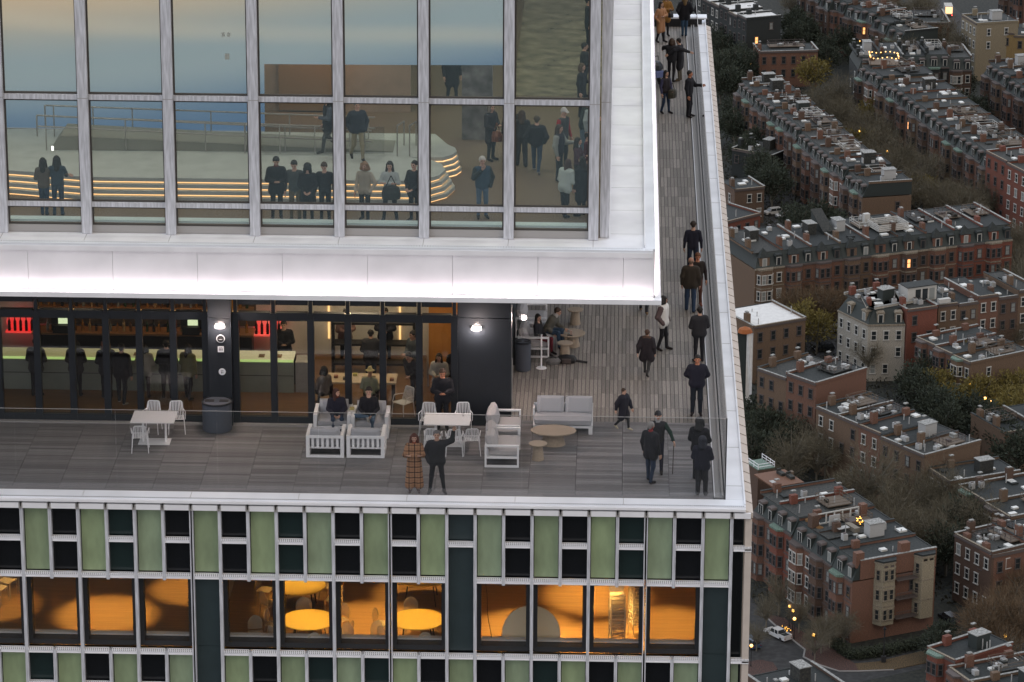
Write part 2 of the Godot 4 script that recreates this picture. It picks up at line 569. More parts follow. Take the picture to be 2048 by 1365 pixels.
	eave.hexa([Vector3(-0.1, -0.16, 0.36), Vector3(0.1, -0.16, 0.36), Vector3(0.1, -0.16, -0.325), Vector3(-0.1, -0.16, -0.325), Vector3(-0.1, 0.06, 0.36), Vector3(0.1, -0.02, 0.36), Vector3(0.1, -0.02, -0.325), Vector3(-0.1, 0.06, -0.325)])
	var eave_mesh := eave.mesh()
	for k in 73:
		part("cornice", eave_mesh, M.beige, t, Vector3(0.46, -0.16, -0.3 - k * PITCH))
		if k % 2 == 0:
			part("side_mullion", fin_mesh, M.beige, t, Vector3(0.45, -3.95, -0.9 - k * PITCH))
	# front corner block of the cornice
	pbox("cornice", Vector3(0.28, -0.24, 0.05), Vector3(0.44, 0.15, 0.2), M.white_metal, t)
	# parapet: flat white coping with a ribbed front edge
	pbox("coping", Vector3(-14.1, -0.05, -0.185), Vector3(28.92, 0.1, 0.53), M.coping, t)
	pbox("coping", Vector3(0.07, -0.052, -28.2), Vector3(0.5, 0.1, 55.46), M.coping, t)
	pbox("coping_edge", Vector3(0.34, 0.012, -28.0), Vector3(0.045, 0.05, 55.9), M.coping, t)
	pbox("coping_lip", Vector3(-14.1, -0.075, 0.13), Vector3(28.92, 0.07, 0.09), M.white_metal, t)
	var ribs := Geo.new()
	for k in 530:
		ribs.box(Vector3(0.3 - k * 0.0545, 0.002, 0.045), Vector3(0.02, 0.008, 0.07))
	stuff(geo("coping_ribs", ribs, M.slot, t))
	var joints := Geo.new()
	for k in 9:
		joints.box(Vector3(-2.9 - k * 2.9, 0.001, -0.185), Vector3(0.012, 0.006, 0.5))
	for k in 18:
		joints.box(Vector3(0.07, 0.001, -1.5 - k * 3.05), Vector3(0.48, 0.006, 0.012))
	stuff(geo("coping_joints", joints, M.grey_rail, t))
	pbox("far_upstand", Vector3(-14, 0.05, -55.2), Vector3(28.4, 0.36, 0.16), M.black, t)
	pbox("far_coping", Vector3(-13.9, 0.26, -55.42), Vector3(28.6, 0.06, 0.6), M.coping, t)


# ---------------------------------------------------------------- terrace deck and glass rail
func terrace() -> void:
	var d := structure("terrace_deck", "grey timber roof terrace of narrow planks")
	pbox("subfloor", Vector3(-14, DECK - 0.13, -27.9), Vector3(27.7, 0.2, 54.6), M.black, d)
	var r := RandomNumberGenerator.new()
	r.seed = 11
	var rest := Geo.new()
	var rest2 := Geo.new()
	var single := 0
	# front part: planks along the facade in square bays
	var w := 0.141
	for row in 45:
		var z := -0.60 - row * w
		if z < -6.74:
			break
		for k in range(-1, 24):
			var x1 := -1.665 - (k - 1) * 1.27
			var x0 := x1 - 1.27
			if row < 9:
				x1 += 0.42 * (1 if row < 2 else 0)
				x0 += 0.42 * (1 if row < 2 else 0)
			x1 = minf(x1, -0.48)
			if x0 > -0.55 or x0 < -28:
				continue
			var shade := r.randf_range(0.72, 1.22)
			var tone := r.randi_range(0, 4)
			var c := Vector3((x0 + x1) * 0.5, DECK - 0.015, z - w * 0.5)
			var s := Vector3(x1 - x0 - 0.012, 0.03, w - 0.009)
			var keep := row < 18 and k < 17 and single < 150
			if keep:
				pbox("plank", c, s, M["board%d" % tone], d)
				single += 1
			else:
				var q: float = [0.8, 0.92, 1.0, 1.1, 1.24][tone] * lerpf(shade, 1.0, 0.6)
				rest.col = Color(0.265 * q, 0.255 * q, 0.258 * q)
				rest.box(c, s)
	stuff(geo("planks", rest, M.board_mix, d))
	# right-hand part: planks running away from the viewer
	single = 0
	for row in 40:
		var z1 := -6.80 - row * 1.22
		var z0 := maxf(z1 - 1.22, -55.1)
		if z1 < -55:
			break
		for k in 90:
			var x := -0.49 - k * 0.118
			if x < -6.7 and row < 4 or x < -6.1 and row >= 4:
				break
			var tone := r.randi_range(0, 5)
			var c := Vector3(x - 0.059, DECK - 0.015, (z0 + z1) * 0.5)
			var s := Vector3(0.102, 0.03, z1 - z0 - 0.007)
			if row < 3:
				pbox("plank", c, s, M["plank%d" % tone], d)
			else:
				var q: float = [0.86, 0.94, 1.0, 1.08, 1.18, 0.78][tone]
				rest2.col = Color(0.38 * q, 0.342 * q, 0.305 * q)
				rest2.box(c, s)
	stuff(geo("planks", rest2, M.plank_mix, d))
	# edge strips beside the glass
	pbox("edge_strip", Vector3(-0.45, DECK + 0.012, -28.0), Vector3(0.03, 0.03, 54.3), M.white_metal, d)
	pbox("gutter", Vector3(-0.33, DECK - 0.01, -28.0), Vector3(0.2, 0.03, 54.3), M.grey_rail, d)
	pbox("shoe", Vector3(-0.235, DECK + 0.03, -28.0), Vector3(0.05, 0.12, 54.4), M.grey_rail, d)
	# frameless glass balustrade
	var g := thing("glass_balustrade", "tall frameless glass balustrade round the edge of the roof terrace", "balustrade")
	for k in 11:
		var x1 := -0.19 - k * 2.72
		pbox("glass_panel", Vector3(x1 - 1.36, 1.1, -0.46), Vector3(2.712, 2.4, 0.02), M.rail_glass, g)
		pbox("glass_edge", Vector3(x1 - 1.36, 2.303, -0.46), Vector3(2.712, 0.006, 0.022), M.grey_rail, g)
	for k in 20:
		var z1 := -0.48 - k * 2.74
		pbox("glass_panel", Vector3(-0.18, 1.1, z1 - 1.37), Vector3(0.02, 2.4, 2.732), M.rail_glass, g)
		pbox("glass_edge", Vector3(-0.18, 2.303, z1 - 1.37), Vector3(0.022, 0.006, 2.732), M.grey_rail, g)
	for k in 4:
		pbox("glass_panel", Vector3(-1.6 - k * 2.72, 1.5, -55.3), Vector3(2.712, 2.2, 0.02), M.rail_glass, g)
	pbox("corner_edge", Vector3(-0.18, 1.1, -0.46), Vector3(0.03, 2.41, 0.03), M.black, g)


# ---------------------------------------------------------------- glazed pavilion on top
func pavilion() -> void:
	var t := thing("glazed_pavilion", "white glazed roof pavilion with tall windows over a lit white canopy", "pavilion")
	var x0 := -31.3
	# canopy: slab, upright white fascia panels, raised rim and the lamp trough at its foot
	pbox("canopy_deck", Vector3(-17.0, 6.28, -3.0), Vector3(29.6, 0.14, 1.7), M.white_metal, t)
	pbox("canopy_deck", Vector3(-2.84, 6.281, -29), Vector3(1.3, 0.14, 50.4), M.white_metal, t)
	pbox("soffit", Vector3(-16.8, 5.02, -4.2), Vector3(29.2, 0.1, 4.1), M.white_metal, t)
	pbox("soffit", Vector3(-4.15, 5.021, -30), Vector3(4.0, 0.1, 47.5), M.white_metal, t)
	for k in 13:
		var x1 := -2.17 - (k - 1) * 2.286 - 0.82
		var xa := x1 - 2.286
		if k == 0:
			xa = -2.99
			x1 = -2.16
		pbox("fascia_panel", Vector3((xa + x1) * 0.5, 5.72, -2.24), Vector3(x1 - xa - 0.008, 1.28, 0.06), M.white_metal, t)
	for k in 23:
		pbox("fascia_panel", Vector3(-2.17, 5.72, -2.3 - 1.143 - k * 2.286), Vector3(0.06, 1.28, 2.278), M.white_metal, t)
	pbox("rim", Vector3(-16.9, 6.38, -2.3), Vector3(29.4, 0.06, 0.26), M.coping, t)
	pbox("rim", Vector3(-2.27, 6.385, -28.8), Vector3(0.28, 0.07, 53), M.coping, t)
	pbox("rim_edge", Vector3(-2.42, 6.40, -28.9), Vector3(0.03, 0.11, 52.6), M.white_metal, t)
	var ribs := Geo.new()
	for k in 400:
		ribs.box(Vector3(-2.5 - k * 0.0726, 6.412, -2.34), Vector3(0.022, 0.006, 0.06))
	stuff(geo("rim_ribs", ribs, M.grey_rail, t))
	var seams := Geo.new()
	for k in 13:
		seams.box(Vector3(-3.81 - k * 2.286, 6.352, -2.85), Vector3(0.012, 0.006, 0.8))
	for k in 20:
		seams.box(Vector3(-2.9, 6.3525, -3.9 - k * 2.286), Vector3(0.9, 0.004, 0.008))
	stuff(geo("deck_seams", seams, M.grey_rail, t))
	pbox("lamp_trough", Vector3(-16.62, 5.03, -2.06), Vector3(29.32, 0.13, 0.24), M.white_metal, t)
	pbox("lamp_trough", Vector3(-2.05, 5.031, -28.9), Vector3(0.16, 0.132, 53.4), M.white_metal, t)
	pbox("led_light", Vector3(-16.7, 5.105, -2.06), Vector3(29.0, 0.02, 0.07), M.led_white, t)
	pbox("led_light", Vector3(-2.105, 5.10, -28.9), Vector3(0.05, 0.02, 53.0), M.led_white, t)
	for k in 4:
		area_lamp(Vector3(-5.8 - k * 7.2, 5.125, -2.06), Vector2(7.2, 0.05), 0.9, Color(1, 0.9, 0.93), Vector3(90, 0, 0))
	for k in 4:
		area_lamp(Vector3(-2.105, 5.125, -9 - k * 13), Vector2(0.05, 13), 2.0, Color(1, 0.9, 0.93), Vector3(90, 0, 0))
	# curtain wall
	var yb := 6.36
	var yt := 15.4
	for k in 13:
		var x := -3.81 - k * 2.286
		pbox("mullion", Vector3(x, (yb + yt) * 0.5, -3.36), Vector3(0.27, yt - yb, 0.24), M.mullion, t)
		pbox("mullion_joint", Vector3(x, 10.14, -3.36), Vector3(0.275, 0.02, 0.246), M.grey_rail, t)
		if k == 12:
			continue
		var c := x - 1.143
		pbox("base_rail", Vector3(c, 6.46, -3.44), Vector3(2.01, 0.2, 0.1), M.grey_rail, t)
		pbox("transom", Vector3(c, 7.15, -3.42), Vector3(2.01, 0.13, 0.12), M.mullion, t)
		pbox("transom", Vector3(c, 10.14, -3.42), Vector3(2.01, 0.14, 0.12), M.mullion, t)
		pbox("transom", Vector3(c, 13.6, -3.42), Vector3(2.01, 0.14, 0.12), M.mullion, t)
		var gk := Geo.new()
		for y in [[6.56, 7.08], [7.22, 10.06], [10.22, 13.53], [13.68, 15.3]]:
			for s in [-1.0, 1.0]:
				gk.box(Vector3(c + s * 0.985, (y[0] + y[1]) * 0.5, -3.46), Vector3(0.045, y[1] - y[0], 0.06))
			gk.box(Vector3(c, y[0] + 0.02, -3.46), Vector3(1.93, 0.045, 0.06))
			gk.box(Vector3(c, y[1] - 0.02, -3.46), Vector3(1.93, 0.04, 0.06))
			pbox("pane", Vector3(c, (y[0] + y[1]) * 0.5, -3.48), Vector3(1.98, y[1] - y[0], 0.016), M.tower_glass, t)
		geo("gasket", gk, M.gasket, t)
		pbox("inner_sill", Vector3(c, 6.62, -3.75), Vector3(2.05, 0.06, 0.32), mat("sill_teal", 0.5, 0.62, 0.6, 0.5), t)
	for k in 16:
		var z := -3.62 - k * 2.286
		pbox("mullion", Vector3(-3.51, (yb + yt) * 0.5 + 0.003, z), Vector3(0.25, yt - yb, 0.26), M.mullion, t)
		if k == 0:
			pbox("mullion_joint", Vector3(-3.51, 10.14, z), Vector3(0.256, 0.02, 0.266), M.grey_rail, t)
		if k == 15:
			continue
		pbox("transom", Vector3(-3.56, 7.15, z - 1.143), Vector3(0.12, 0.13, 2.02), M.mullion, t)
		pbox("transom", Vector3(-3.56, 10.14, z - 1.143), Vector3(0.12, 0.14, 2.02), M.mullion, t)
		pbox("base_rail", Vector3(-3.56, 6.46, z - 1.143), Vector3(0.1, 0.2, 2.02), M.grey_rail, t)
		pbox("pane", Vector3(-3.58, 11.0, z - 1.143), Vector3(0.016, 8.7, 2.02), M.tower_glass, t)
	pbox("roof", Vector3(-17.3, 15.6, -20.6), Vector3(28.2, 0.4, 35.0), M.white_metal, t)
	pbox("left_wall", Vector3(x0 + 0.1, 10.9, -20.8), Vector3(0.2, 9.0, 34.5), M.plaster, t)
	pbox("rear_wall", Vector3(-17.3, 10.9, -38.0), Vector3(27.9, 9.0, 0.2), M.plaster, t)
	# floor, carpeted near the stage and polished further back
	var f := structure("pavilion_floor", "brown carpet and polished floor inside the glazed pavilion")
	pbox("floor_slab", Vector3(-17.4, 6.32, -20.7), Vector3(27.6, 0.16, 34.4), M.carpet, f)
	pbox("polished_floor", Vector3(-5.0, 6.404, -28), Vector3(2.9, 0.008, 19), M.polished_floor, f)
	hall_stage()
	# curved wall: blue to amber light painted into its emission texture
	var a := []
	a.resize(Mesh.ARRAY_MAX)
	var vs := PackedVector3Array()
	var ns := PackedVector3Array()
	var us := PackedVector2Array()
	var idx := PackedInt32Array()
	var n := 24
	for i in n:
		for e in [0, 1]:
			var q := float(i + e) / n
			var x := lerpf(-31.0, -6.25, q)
			var low := 7.05 if i < 17 else 9.08  # on the right the wall hangs over an opening
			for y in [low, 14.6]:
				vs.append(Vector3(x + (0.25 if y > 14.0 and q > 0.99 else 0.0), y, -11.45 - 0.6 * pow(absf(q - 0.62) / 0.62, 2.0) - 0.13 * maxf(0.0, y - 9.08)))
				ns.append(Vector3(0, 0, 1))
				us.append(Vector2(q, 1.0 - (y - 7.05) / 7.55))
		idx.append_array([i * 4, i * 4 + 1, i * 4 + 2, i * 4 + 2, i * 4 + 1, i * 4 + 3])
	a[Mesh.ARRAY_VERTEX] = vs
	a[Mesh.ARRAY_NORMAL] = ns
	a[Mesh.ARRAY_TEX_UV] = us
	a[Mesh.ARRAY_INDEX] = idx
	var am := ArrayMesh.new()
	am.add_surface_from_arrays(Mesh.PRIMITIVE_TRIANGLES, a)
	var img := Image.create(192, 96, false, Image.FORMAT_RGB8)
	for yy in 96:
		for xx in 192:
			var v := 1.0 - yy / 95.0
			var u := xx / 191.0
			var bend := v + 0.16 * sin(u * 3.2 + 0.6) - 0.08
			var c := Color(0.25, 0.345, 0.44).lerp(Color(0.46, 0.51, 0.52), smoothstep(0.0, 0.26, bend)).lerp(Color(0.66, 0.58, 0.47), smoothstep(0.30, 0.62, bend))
			var st := absf(bend - 0.40 - 0.5 * (0.6 - u))  # lighter diagonal band: a streak of light painted in
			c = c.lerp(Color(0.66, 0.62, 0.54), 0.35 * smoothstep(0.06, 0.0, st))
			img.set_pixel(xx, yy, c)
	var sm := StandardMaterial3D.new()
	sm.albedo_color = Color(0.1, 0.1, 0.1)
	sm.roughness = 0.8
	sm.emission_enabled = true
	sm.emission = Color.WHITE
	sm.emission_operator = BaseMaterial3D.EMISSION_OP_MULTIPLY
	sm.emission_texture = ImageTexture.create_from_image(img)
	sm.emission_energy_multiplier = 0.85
	M["screen"] = sm  # wall with its light gradient painted as glow
	var sc := tag(part("glow_wall", am, sm), "huge curved wall with a painted blue to amber glow inside the pavilion", "screen")
	pbox("switch_plate", Vector3(-14.62, 9.95, -11.42), Vector3(0.09, 0.12, 0.03), M.sill, sc)
	pbox("switch_plate", Vector3(-14.46, 9.95, -11.42), Vector3(0.09, 0.12, 0.03), M.sill, sc)
	pbox("switch_plate", Vector3(-14.52, 9.3, -11.42), Vector3(0.13, 0.17, 0.03), M.sill, sc)
	var w := thing("hall_partition", "amber lit corridor wall seen under the hanging glow wall", "wall")
	pbox("wall", Vector3(-12.0, 7.9, -16.4), Vector3(5.0, 3.0, 0.15), mat("amber_wall", 0.42, 0.32, 0.23, 0.6, 0.0, "soft", Vector3(0.4, 0.4, 0.4)), w)
	pbox("grey_column", Vector3(-7.35, 7.9, -13.4), Vector3(0.9, 3.0, 0.3), M.concrete, w)
	pbox("door_panel", Vector3(-12.7, 7.55, -16.25), Vector3(1.6, 2.2, 0.1), mat("amber_door", 0.30, 0.19, 0.09, 0.5), w)
	pbox("cove_light", Vector3(-12.2, 8.95, -16.0), Vector3(2.4, 0.05, 0.1), lamp_mat("cove", Color(1.0, 0.62, 0.2), 0.9), w)
	area_lamp(Vector3(-12.2, 8.9, -15.9), Vector2(2.4, 0.1), 0.7, Color(1.0, 0.66, 0.28))
	# ceiling lamps
	var k := 0
	for p in [[-20, -7], [-12.5, -7.5], [-6.2, -8], [-5.6, -16], [-5.4, -25], [-11, -14], [-24, -8]]:
		var l := thing("ceiling_light", "square ceiling light high inside the glazed pavilion", "ceiling light", Vector3(p[0], 15.3, p[1]), 0.0, "pavilion ceiling lights")
		pbox("diffuser", Vector3(0, 0, 0), Vector3(1.6, 0.06, 1.6), M.ceiling_panel, l)
		pbox("frame", Vector3(0, 0.05, 0), Vector3(1.8, 0.06, 1.8), M.white_metal, l)
		var cc := Color(0.95, 0.97, 0.92) if k not in [3, 4] else Color(0.92, 1.0, 0.78)
		area_lamp(Vector3(p[0], 15.24, p[1]), Vector2(1.6, 1.6), 8.5, cc)
		k += 1


func hall_stage() -> void:
	# terraced bench with lamp strips under every step; rounded right-hand end
	var s := thing("terraced_stage", "pale curved stage with four lamp-lit steps inside the pavilion", "stage")
	var outline := func(off: float) -> PackedVector2Array:
		var p := PackedVector2Array()
		p.append(Vector2(-31, -11.5))
		p.append(Vector2(-31, -7.1 + off))
		for i in 7:
			var q := i / 6.0
			p.append(Vector2(lerpf(-20.6, -17.6, q), -7.1 + off + 0.62 * smoothstep(0.0, 1.0, q)))
		p.append(Vector2(-9.0 + off * 0.5, -6.5 + off))
		var c := Vector2(-9.1, -7.7)
		for i in 7:
			var g := PI * 0.5 - PI * i / 6.0
			p.append(c + Vector2(cos(g) * (1.05 + off), sin(g) * (1.2 + off)))
		c = Vector2(-8.75, -9.7)
		for i in 5:
			var g := 0.9 - 1.7 * i / 4.0
			p.append(c + Vector2(cos(g) * (0.95 + off * 0.5), sin(g) * 0.9))
		p.append(Vector2(-8.5, -11.5))
		return p
	for i in 4:
		var y := 6.4 + i * 0.16
		var g := Geo.new()
		g.prism(outline.call(0.30 - i * 0.09), y + 0.05, y + 0.16)
		geo("step", g, M.stage_top, s)
		var k := Geo.new()
		k.prism(outline.call(0.24 - i * 0.09), y, y + 0.05)
		geo("riser", k, M.plaster, s)
		var l := Geo.new()
		var o: PackedVector2Array = outline.call(0.262 - i * 0.09)
		for j in range(1, o.size() - 2):
			l.beam(Vector3(o[j].x, y + 0.03, o[j].y), Vector3(o[j + 1].x, y + 0.03, o[j + 1].y), 0.02, 0.024)
		geo("led_strip", l, M.led_warm, s)
	# ramp with steel handrails on the stage
	var r := thing("ramp", "grey access ramp rising to the left on the pavilion stage", "ramp")
	var rg := Geo.new()
	rg.hexa([Vector3(-19.4, 7.05, -9.2), Vector3(-9.6, 7.05, -9.4), Vector3(-9.6, 7.05, -10.6), Vector3(-19.4, 7.05, -10.6), Vector3(-19.1, 7.46, -9.2), Vector3(-9.6, 7.07, -9.4), Vector3(-9.6, 7.07, -10.6), Vector3(-19.1, 7.46, -10.6)])
	geo("slope", rg, mat("ramp_grey", 0.22, 0.22, 0.18, 0.8), r)
	for side in 2:
		var h := thing("handrail", ["front steel handrail of the grey ramp", "rear steel handrail of the grey ramp"][side], "handrail", Vector3.ZERO, 0.0, "ramp handrails")
		var z := -9.15 - side * 1.5
		for lv in [0.62, 0.30]:
			var rail := Geo.new()
			var a := Vector3(-19.75, 7.46 + lv - 0.1 * side, z)
			var b := Vector3(-10.2, 7.08 + lv, z - 0.15)
			rail.bar(a, b, 0.024)
			rail.bar(a, a + Vector3(0, -0.3, 0), 0.024)
			geo("rail", rail, M.steel, h)
		for k in 9:
			var q := k / 8.0
			var p := Vector3(-19.5, 7.05, z).lerp(Vector3(-10.4, 7.05, z - 0.15), q)
			var po := Geo.new()
			po.bar(p, p + Vector3(0, lerpf(1.02, 0.65, q) - 0.1 * side * (1.0 - q), 0), 0.02)
			geo("post", po, M.steel, h)
	var gr := thing("glass_guard", "low glass guard at the right end of the stage ramp", "railing")
	for k in 4:
		pbox("glass_panel", Vector3(-13.3 + k * 1.0, 7.5, -9.0), Vector3(0.97, 0.8, 0.02), M.rail_glass, gr)
		pbox("post", Vector3(-13.8 + k * 1.0, 7.5, -9.0), Vector3(0.03, 0.86, 0.03), M.steel, gr)
	var st := thing("stair_rail", "pair of steel stair handrails at the right end of the stage", "handrail")
	for k in 2:
		var g := Geo.new()
		var x := -9.45 + k * 0.35
		g.bar(Vector3(x, 7.05, -9.0), Vector3(x, 7.95, -9.0), 0.022)
		g.bar(Vector3(x, 7.95, -9.0), Vector3(x + 0.12, 7.75, -10.2), 0.022)
		g.bar(Vector3(x + 0.12, 7.75, -10.2), Vector3(x + 0.12, 6.9, -10.2), 0.022)
		geo("rail", g, M.steel, st)


# ---------------------------------------------------------------- the bar behind the terrace
func bottle_mesh() -> ArrayMesh:
	var g := Geo.new()
	g.lathe(Vector3.ZERO, [Vector2(0, 0), Vector2(0.037, 0), Vector2(0.037, 0.19), Vector2(0.014, 0.24), Vector2(0.014, 0.3), Vector2(0, 0.3)], 8)
	return g.mesh()


func bar_room() -> void:
	var t := thing("storefront", "dark navy metal and glass bar front under the canopy", "storefront")
	var z := -6.25
	var d := DECK
	# frame verticals between the glass doors
	var groups := [[-27.6, -26.6, -25.6, -24.6, -23.6, -22.6, -21.65, -20.6, -19.5, -18.51, -17.54, -16.6, -15.64, -14.73], [-13.87, -12.8, -11.75, -10.7, -9.72, -8.69, -7.7]]
	for xs in groups:
		for k in xs.size():
			pbox("frame_post", Vector3(xs[k], 1.55, z), Vector3(0.19, 3.3, 0.16), M.navy_metal, t)
			pbox("upper_post", Vector3(xs[k], 3.75, z), Vector3(0.1, 1.1, 0.12), M.navy_metal, t)
			if k == 0:
				continue
			var c: float = (xs[k] + xs[k - 1]) * 0.5
			var w: float = xs[k] - xs[k - 1] - 0.19
			var door := Node3D.new()
			door.name = "door"
			door.position = Vector3(c, 0, z)
			t.add_child(door, true)
			pbox("pane", Vector3(0, 1.52, -0.01), Vector3(w, 2.95, 0.016), M.bar_glass, door)
			pbox("rail", Vector3(0, 0.02, 0), Vector3(w, 0.2, 0.12), M.navy_metal, door)
			pbox("rail", Vector3(0, 3.06, 0), Vector3(w, 0.16, 0.12), M.navy_metal, door)
			if k % 2 == 0:
				pbox("handle", Vector3(-w * 0.5 - 0.03, 1.0, 0.13), Vector3(0.03, 0.35, 0.03), M.black, door)
			pbox("transom_pane", Vector3(c, 3.42, z - 0.01), Vector3(w + 0.08, 0.4, 0.016), M.bar_glass, t)
			pbox("beam", Vector3(c, 3.18, z), Vector3(w + 0.02, 0.1, 0.2), M.navy_metal, t)
			pbox("transom_head", Vector3(c, 4.2, z), Vector3(w + 0.05, 1.5, 0.1), M.navy_metal, t)
	pbox("threshold", Vector3(-17.5, d + 0.02, z + 0.16), Vector3(20.0, 0.05, 0.14), M.grey_rail, t)
	# clad column with lamp and signs; corner column
	pbox("column_panel", Vector3(-14.3, 1.5, z + 0.1), Vector3(0.66, 3.2, 0.3), M.navy_metal, t)
	pbox("column_panel", Vector3(-14.3, 4.0, z + 0.1), Vector3(0.66, 1.78, 0.3), M.navy_metal, t)
	pbox("corner_column", Vector3(-6.86, 1.5, z - 0.35), Vector3(1.52, 3.2, 0.6), M.navy_metal, t)
	pbox("corner_column", Vector3(-6.86, 4.02, z - 0.35), Vector3(1.52, 1.8, 0.6), M.navy_metal, t)
	pbox("side_cladding", Vector3(-6.3, 2.4, -8.9), Vector3(0.2, 5.0, 4.5), M.navy_metal, t)
	pbox("side_window", Vector3(-6.34, 2.4, -34), Vector3(0.1, 5.0, 45), M.pier_panel, t)
	pbox("edge_trim", Vector3(-6.08, 0.9, -6.58), Vector3(0.03, 1.9, 0.03), M.sill, t)
	# lamps on the wall
	var lamp_spots := [[Vector3(-14.28, 2.9, z + 0.3), 0.0, "oval white wall lamp above the round signs on the column"], [Vector3(-7.08, 2.84, z + 0.0), 0.0, "oval white wall lamp on the black corner column"], [Vector3(-5.86, 2.6, -8.0), PI / 2, "oval white wall lamp on the side wall near the lounge sofa"]]
	for l in lamp_spots:
		var o := thing("wall_lamp", l[2], "wall lamp", l[0], l[1], "oval wall lamps")
		var g := Geo.new()
		g.lathe(Vector3(0, -0.05, 0.06), [Vector2(0, 0), Vector2(0.12, 0.0), Vector2(0.145, 0.02), Vector2(0.145, 0.055), Vector2(0.12, 0.08), Vector2(0, 0.08)], 16, 1.0, 0.6)
		geo("bulb", g, M.wall_lamp, o)
		pbox("bracket", Vector3(0, 0.01, -0.03), Vector3(0.26, 0.08, 0.08), M.white_metal, o)
		var om := OmniLight3D.new()
		om.name = numbered("wall_light")
		om.position = l[0] + Vector3(0, -0.02, 0.06).rotated(Vector3.UP, l[1])
		om.light_energy = 2.0
		om.light_color = Color(1, 0.9, 0.85)
		om.omni_range = 30.0
		om.omni_attenuation = 2.0
		om.light_size = 0.1
		om.shadow_enabled = true
		add_child(om)
	# signs on the column
	var zs := z + 0.262
	var s1 := thing("round_sign", "round white-ringed black sign, uppermost on the bar column", "sign", Vector3(-14.27, 2.5, zs))
	var g1 := Geo.new()
	g1.lathe(Vector3.ZERO, [Vector2(0, 0.012), Vector2(0.12, 0.012), Vector2(0.12, 0.0)], 24)
	geo("disc", g1, M.powder_white, s1).rotation.x = PI / 2
	var g2 := Geo.new()
	g2.lathe(Vector3.ZERO, [Vector2(0, 0.018), Vector2(0.098, 0.018), Vector2(0.098, 0.0)], 24)
	geo("inner_disc", g2, M.black, s1).rotation.x = PI / 2
	pbox("line", Vector3(0, -0.02, 0.021), Vector3(0.1, 0.012, 0.004), M.powder_white, s1)
	var s2 := thing("square_sign", "small square white sign between two round signs on the column", "sign", Vector3(-14.27, 2.19, zs))
	pbox("plate", Vector3(0, 0, 0.008), Vector3(0.17, 0.17, 0.016), M.powder_white, s2)
	for k in 3:
		pbox("mark", Vector3(-0.04 + k * 0.04, -0.005, 0.018), Vector3(0.026, 0.07, 0.004), M.slot, s2)
	pbox("mark", Vector3(0, 0.05, 0.018), Vector3(0.1, 0.012, 0.004), M.slot, s2)
	var s3 := thing("round_sign", "round white disc with dark symbol, lowest sign on the column", "sign", Vector3(-14.245, 1.52, zs))
	var g3 := Geo.new()
	g3.lathe(Vector3.ZERO, [Vector2(0, 0.012), Vector2(0.1, 0.012), Vector2(0.1, 0.0)], 24)
	geo("disc", g3, M.powder_white, s3).rotation.x = PI / 2
	pbox("mark", Vector3(0, 0.035, 0.015), Vector3(0.07, 0.012, 0.004), M.slot, s3)
	pbox("mark", Vector3(-0.015, -0.02, 0.015), Vector3(0.02, 0.06, 0.004), M.slot, s3)
	pbox("mark", Vector3(0.02, -0.02, 0.015), Vector3(0.014, 0.05, 0.004), M.slot, s3)
	# room
	var r := structure("bar_interior", "bar room with wooden floor and pale walls")
	pbox("floor", Vector3(-17.2, d - 0.035, -11.2), Vector3(21.6, 0.06, 9.6), M.wood_floor, r)
	pbox("ceiling", Vector3(-17.2, 4.86, -11.3), Vector3(21.6, 0.1, 9.8), M.plaster, r)
	pbox("rear_wall", Vector3(-17.2, 2.35, -12.6), Vector3(21.6, 4.9, 0.2), M.plaster, r)
	pbox("left_wall", Vector3(-28.05, 2.35, -11.2), Vector3(0.2, 4.9, 10), M.plaster, r)
	pbox("amber_wall", Vector3(-7.4, 2.35, -9.6), Vector3(2.4, 4.9, 0.12), mat("bar_amber", 0.62, 0.26, 0.05, 0.45, 0.0, "soft", Vector3(0.5, 0.5, 0.5)), r)
	pbox("side_wall", Vector3(-6.45, 2.35, -9.5), Vector3(0.1, 4.9, 6), M.plaster, r)
	pbox("side_wall", Vector3(-8.62, 2.35, -11.1), Vector3(0.1, 4.9, 2.9), M.plaster, r)
	for x in [-11.75, -9.62]:
		pbox("led_strip", Vector3(x, 2.2, -12.47), Vector3(0.05, 3.6, 0.04), M.led_warm, r)
	# counter with a glowing top
	var c := thing("bar_counter", "long bar counter with a glowing yellow-green top", "bar counter")
	pbox("front_panel", Vector3(-19.3, 0.36, -8.95), Vector3(13.6, 0.92, 0.1), mat("counter_grey", 0.26, 0.30, 0.26, 0.6, 0.0, "soft", Vector3(0.5, 0.5, 0.5)), c)
	pbox("joint", Vector3(-19.3, 0.42, -8.895), Vector3(13.6, 0.015, 0.01), M.black, c)
	pbox("glowing_top_light", Vector3(-19.3, 0.88, -9.32), Vector3(13.6, 0.05, 0.8), lamp_mat("onyx", Color(0.62, 0.64, 0.40), 0.26), c)
	pbox("edge_light", Vector3(-19.3, 0.87, -8.905), Vector3(13.6, 0.07, 0.02), lamp_mat("onyx_edge", Color(0.72, 0.86, 0.46), 0.5), c)
	pbox("back_panel", Vector3(-19.3, 0.36, -9.7), Vector3(13.6, 0.92, 0.06), M.black, c)
	pbox("end_panel", Vector3(-12.2, 0.36, -9.3), Vector3(0.5, 0.92, 0.7), M.ac_unit, c)
	area_lamp(Vector3(-16.2, 0.95, -9.3), Vector2(6.5, 0.5), 0.25, Color(0.9, 0.95, 0.4), Vector3(90, 0, 0))
	area_lamp(Vector3(-23, 0.95, -9.3), Vector2(6.5, 0.5), 0.25, Color(0.9, 0.95, 0.4), Vector3(90, 0, 0))
	for x in [-13.45, -12.95, -17.1, -19.9]:
		var menu := tag(pbox("menu_card", Vector3(x, 0.912, -9.25), Vector3(0.17, 0.012, 0.3), mat("card", 0.2, 0.13, 0.08)), "small brown menu card lying on the glowing counter", "menu card", "menu cards on the bar")
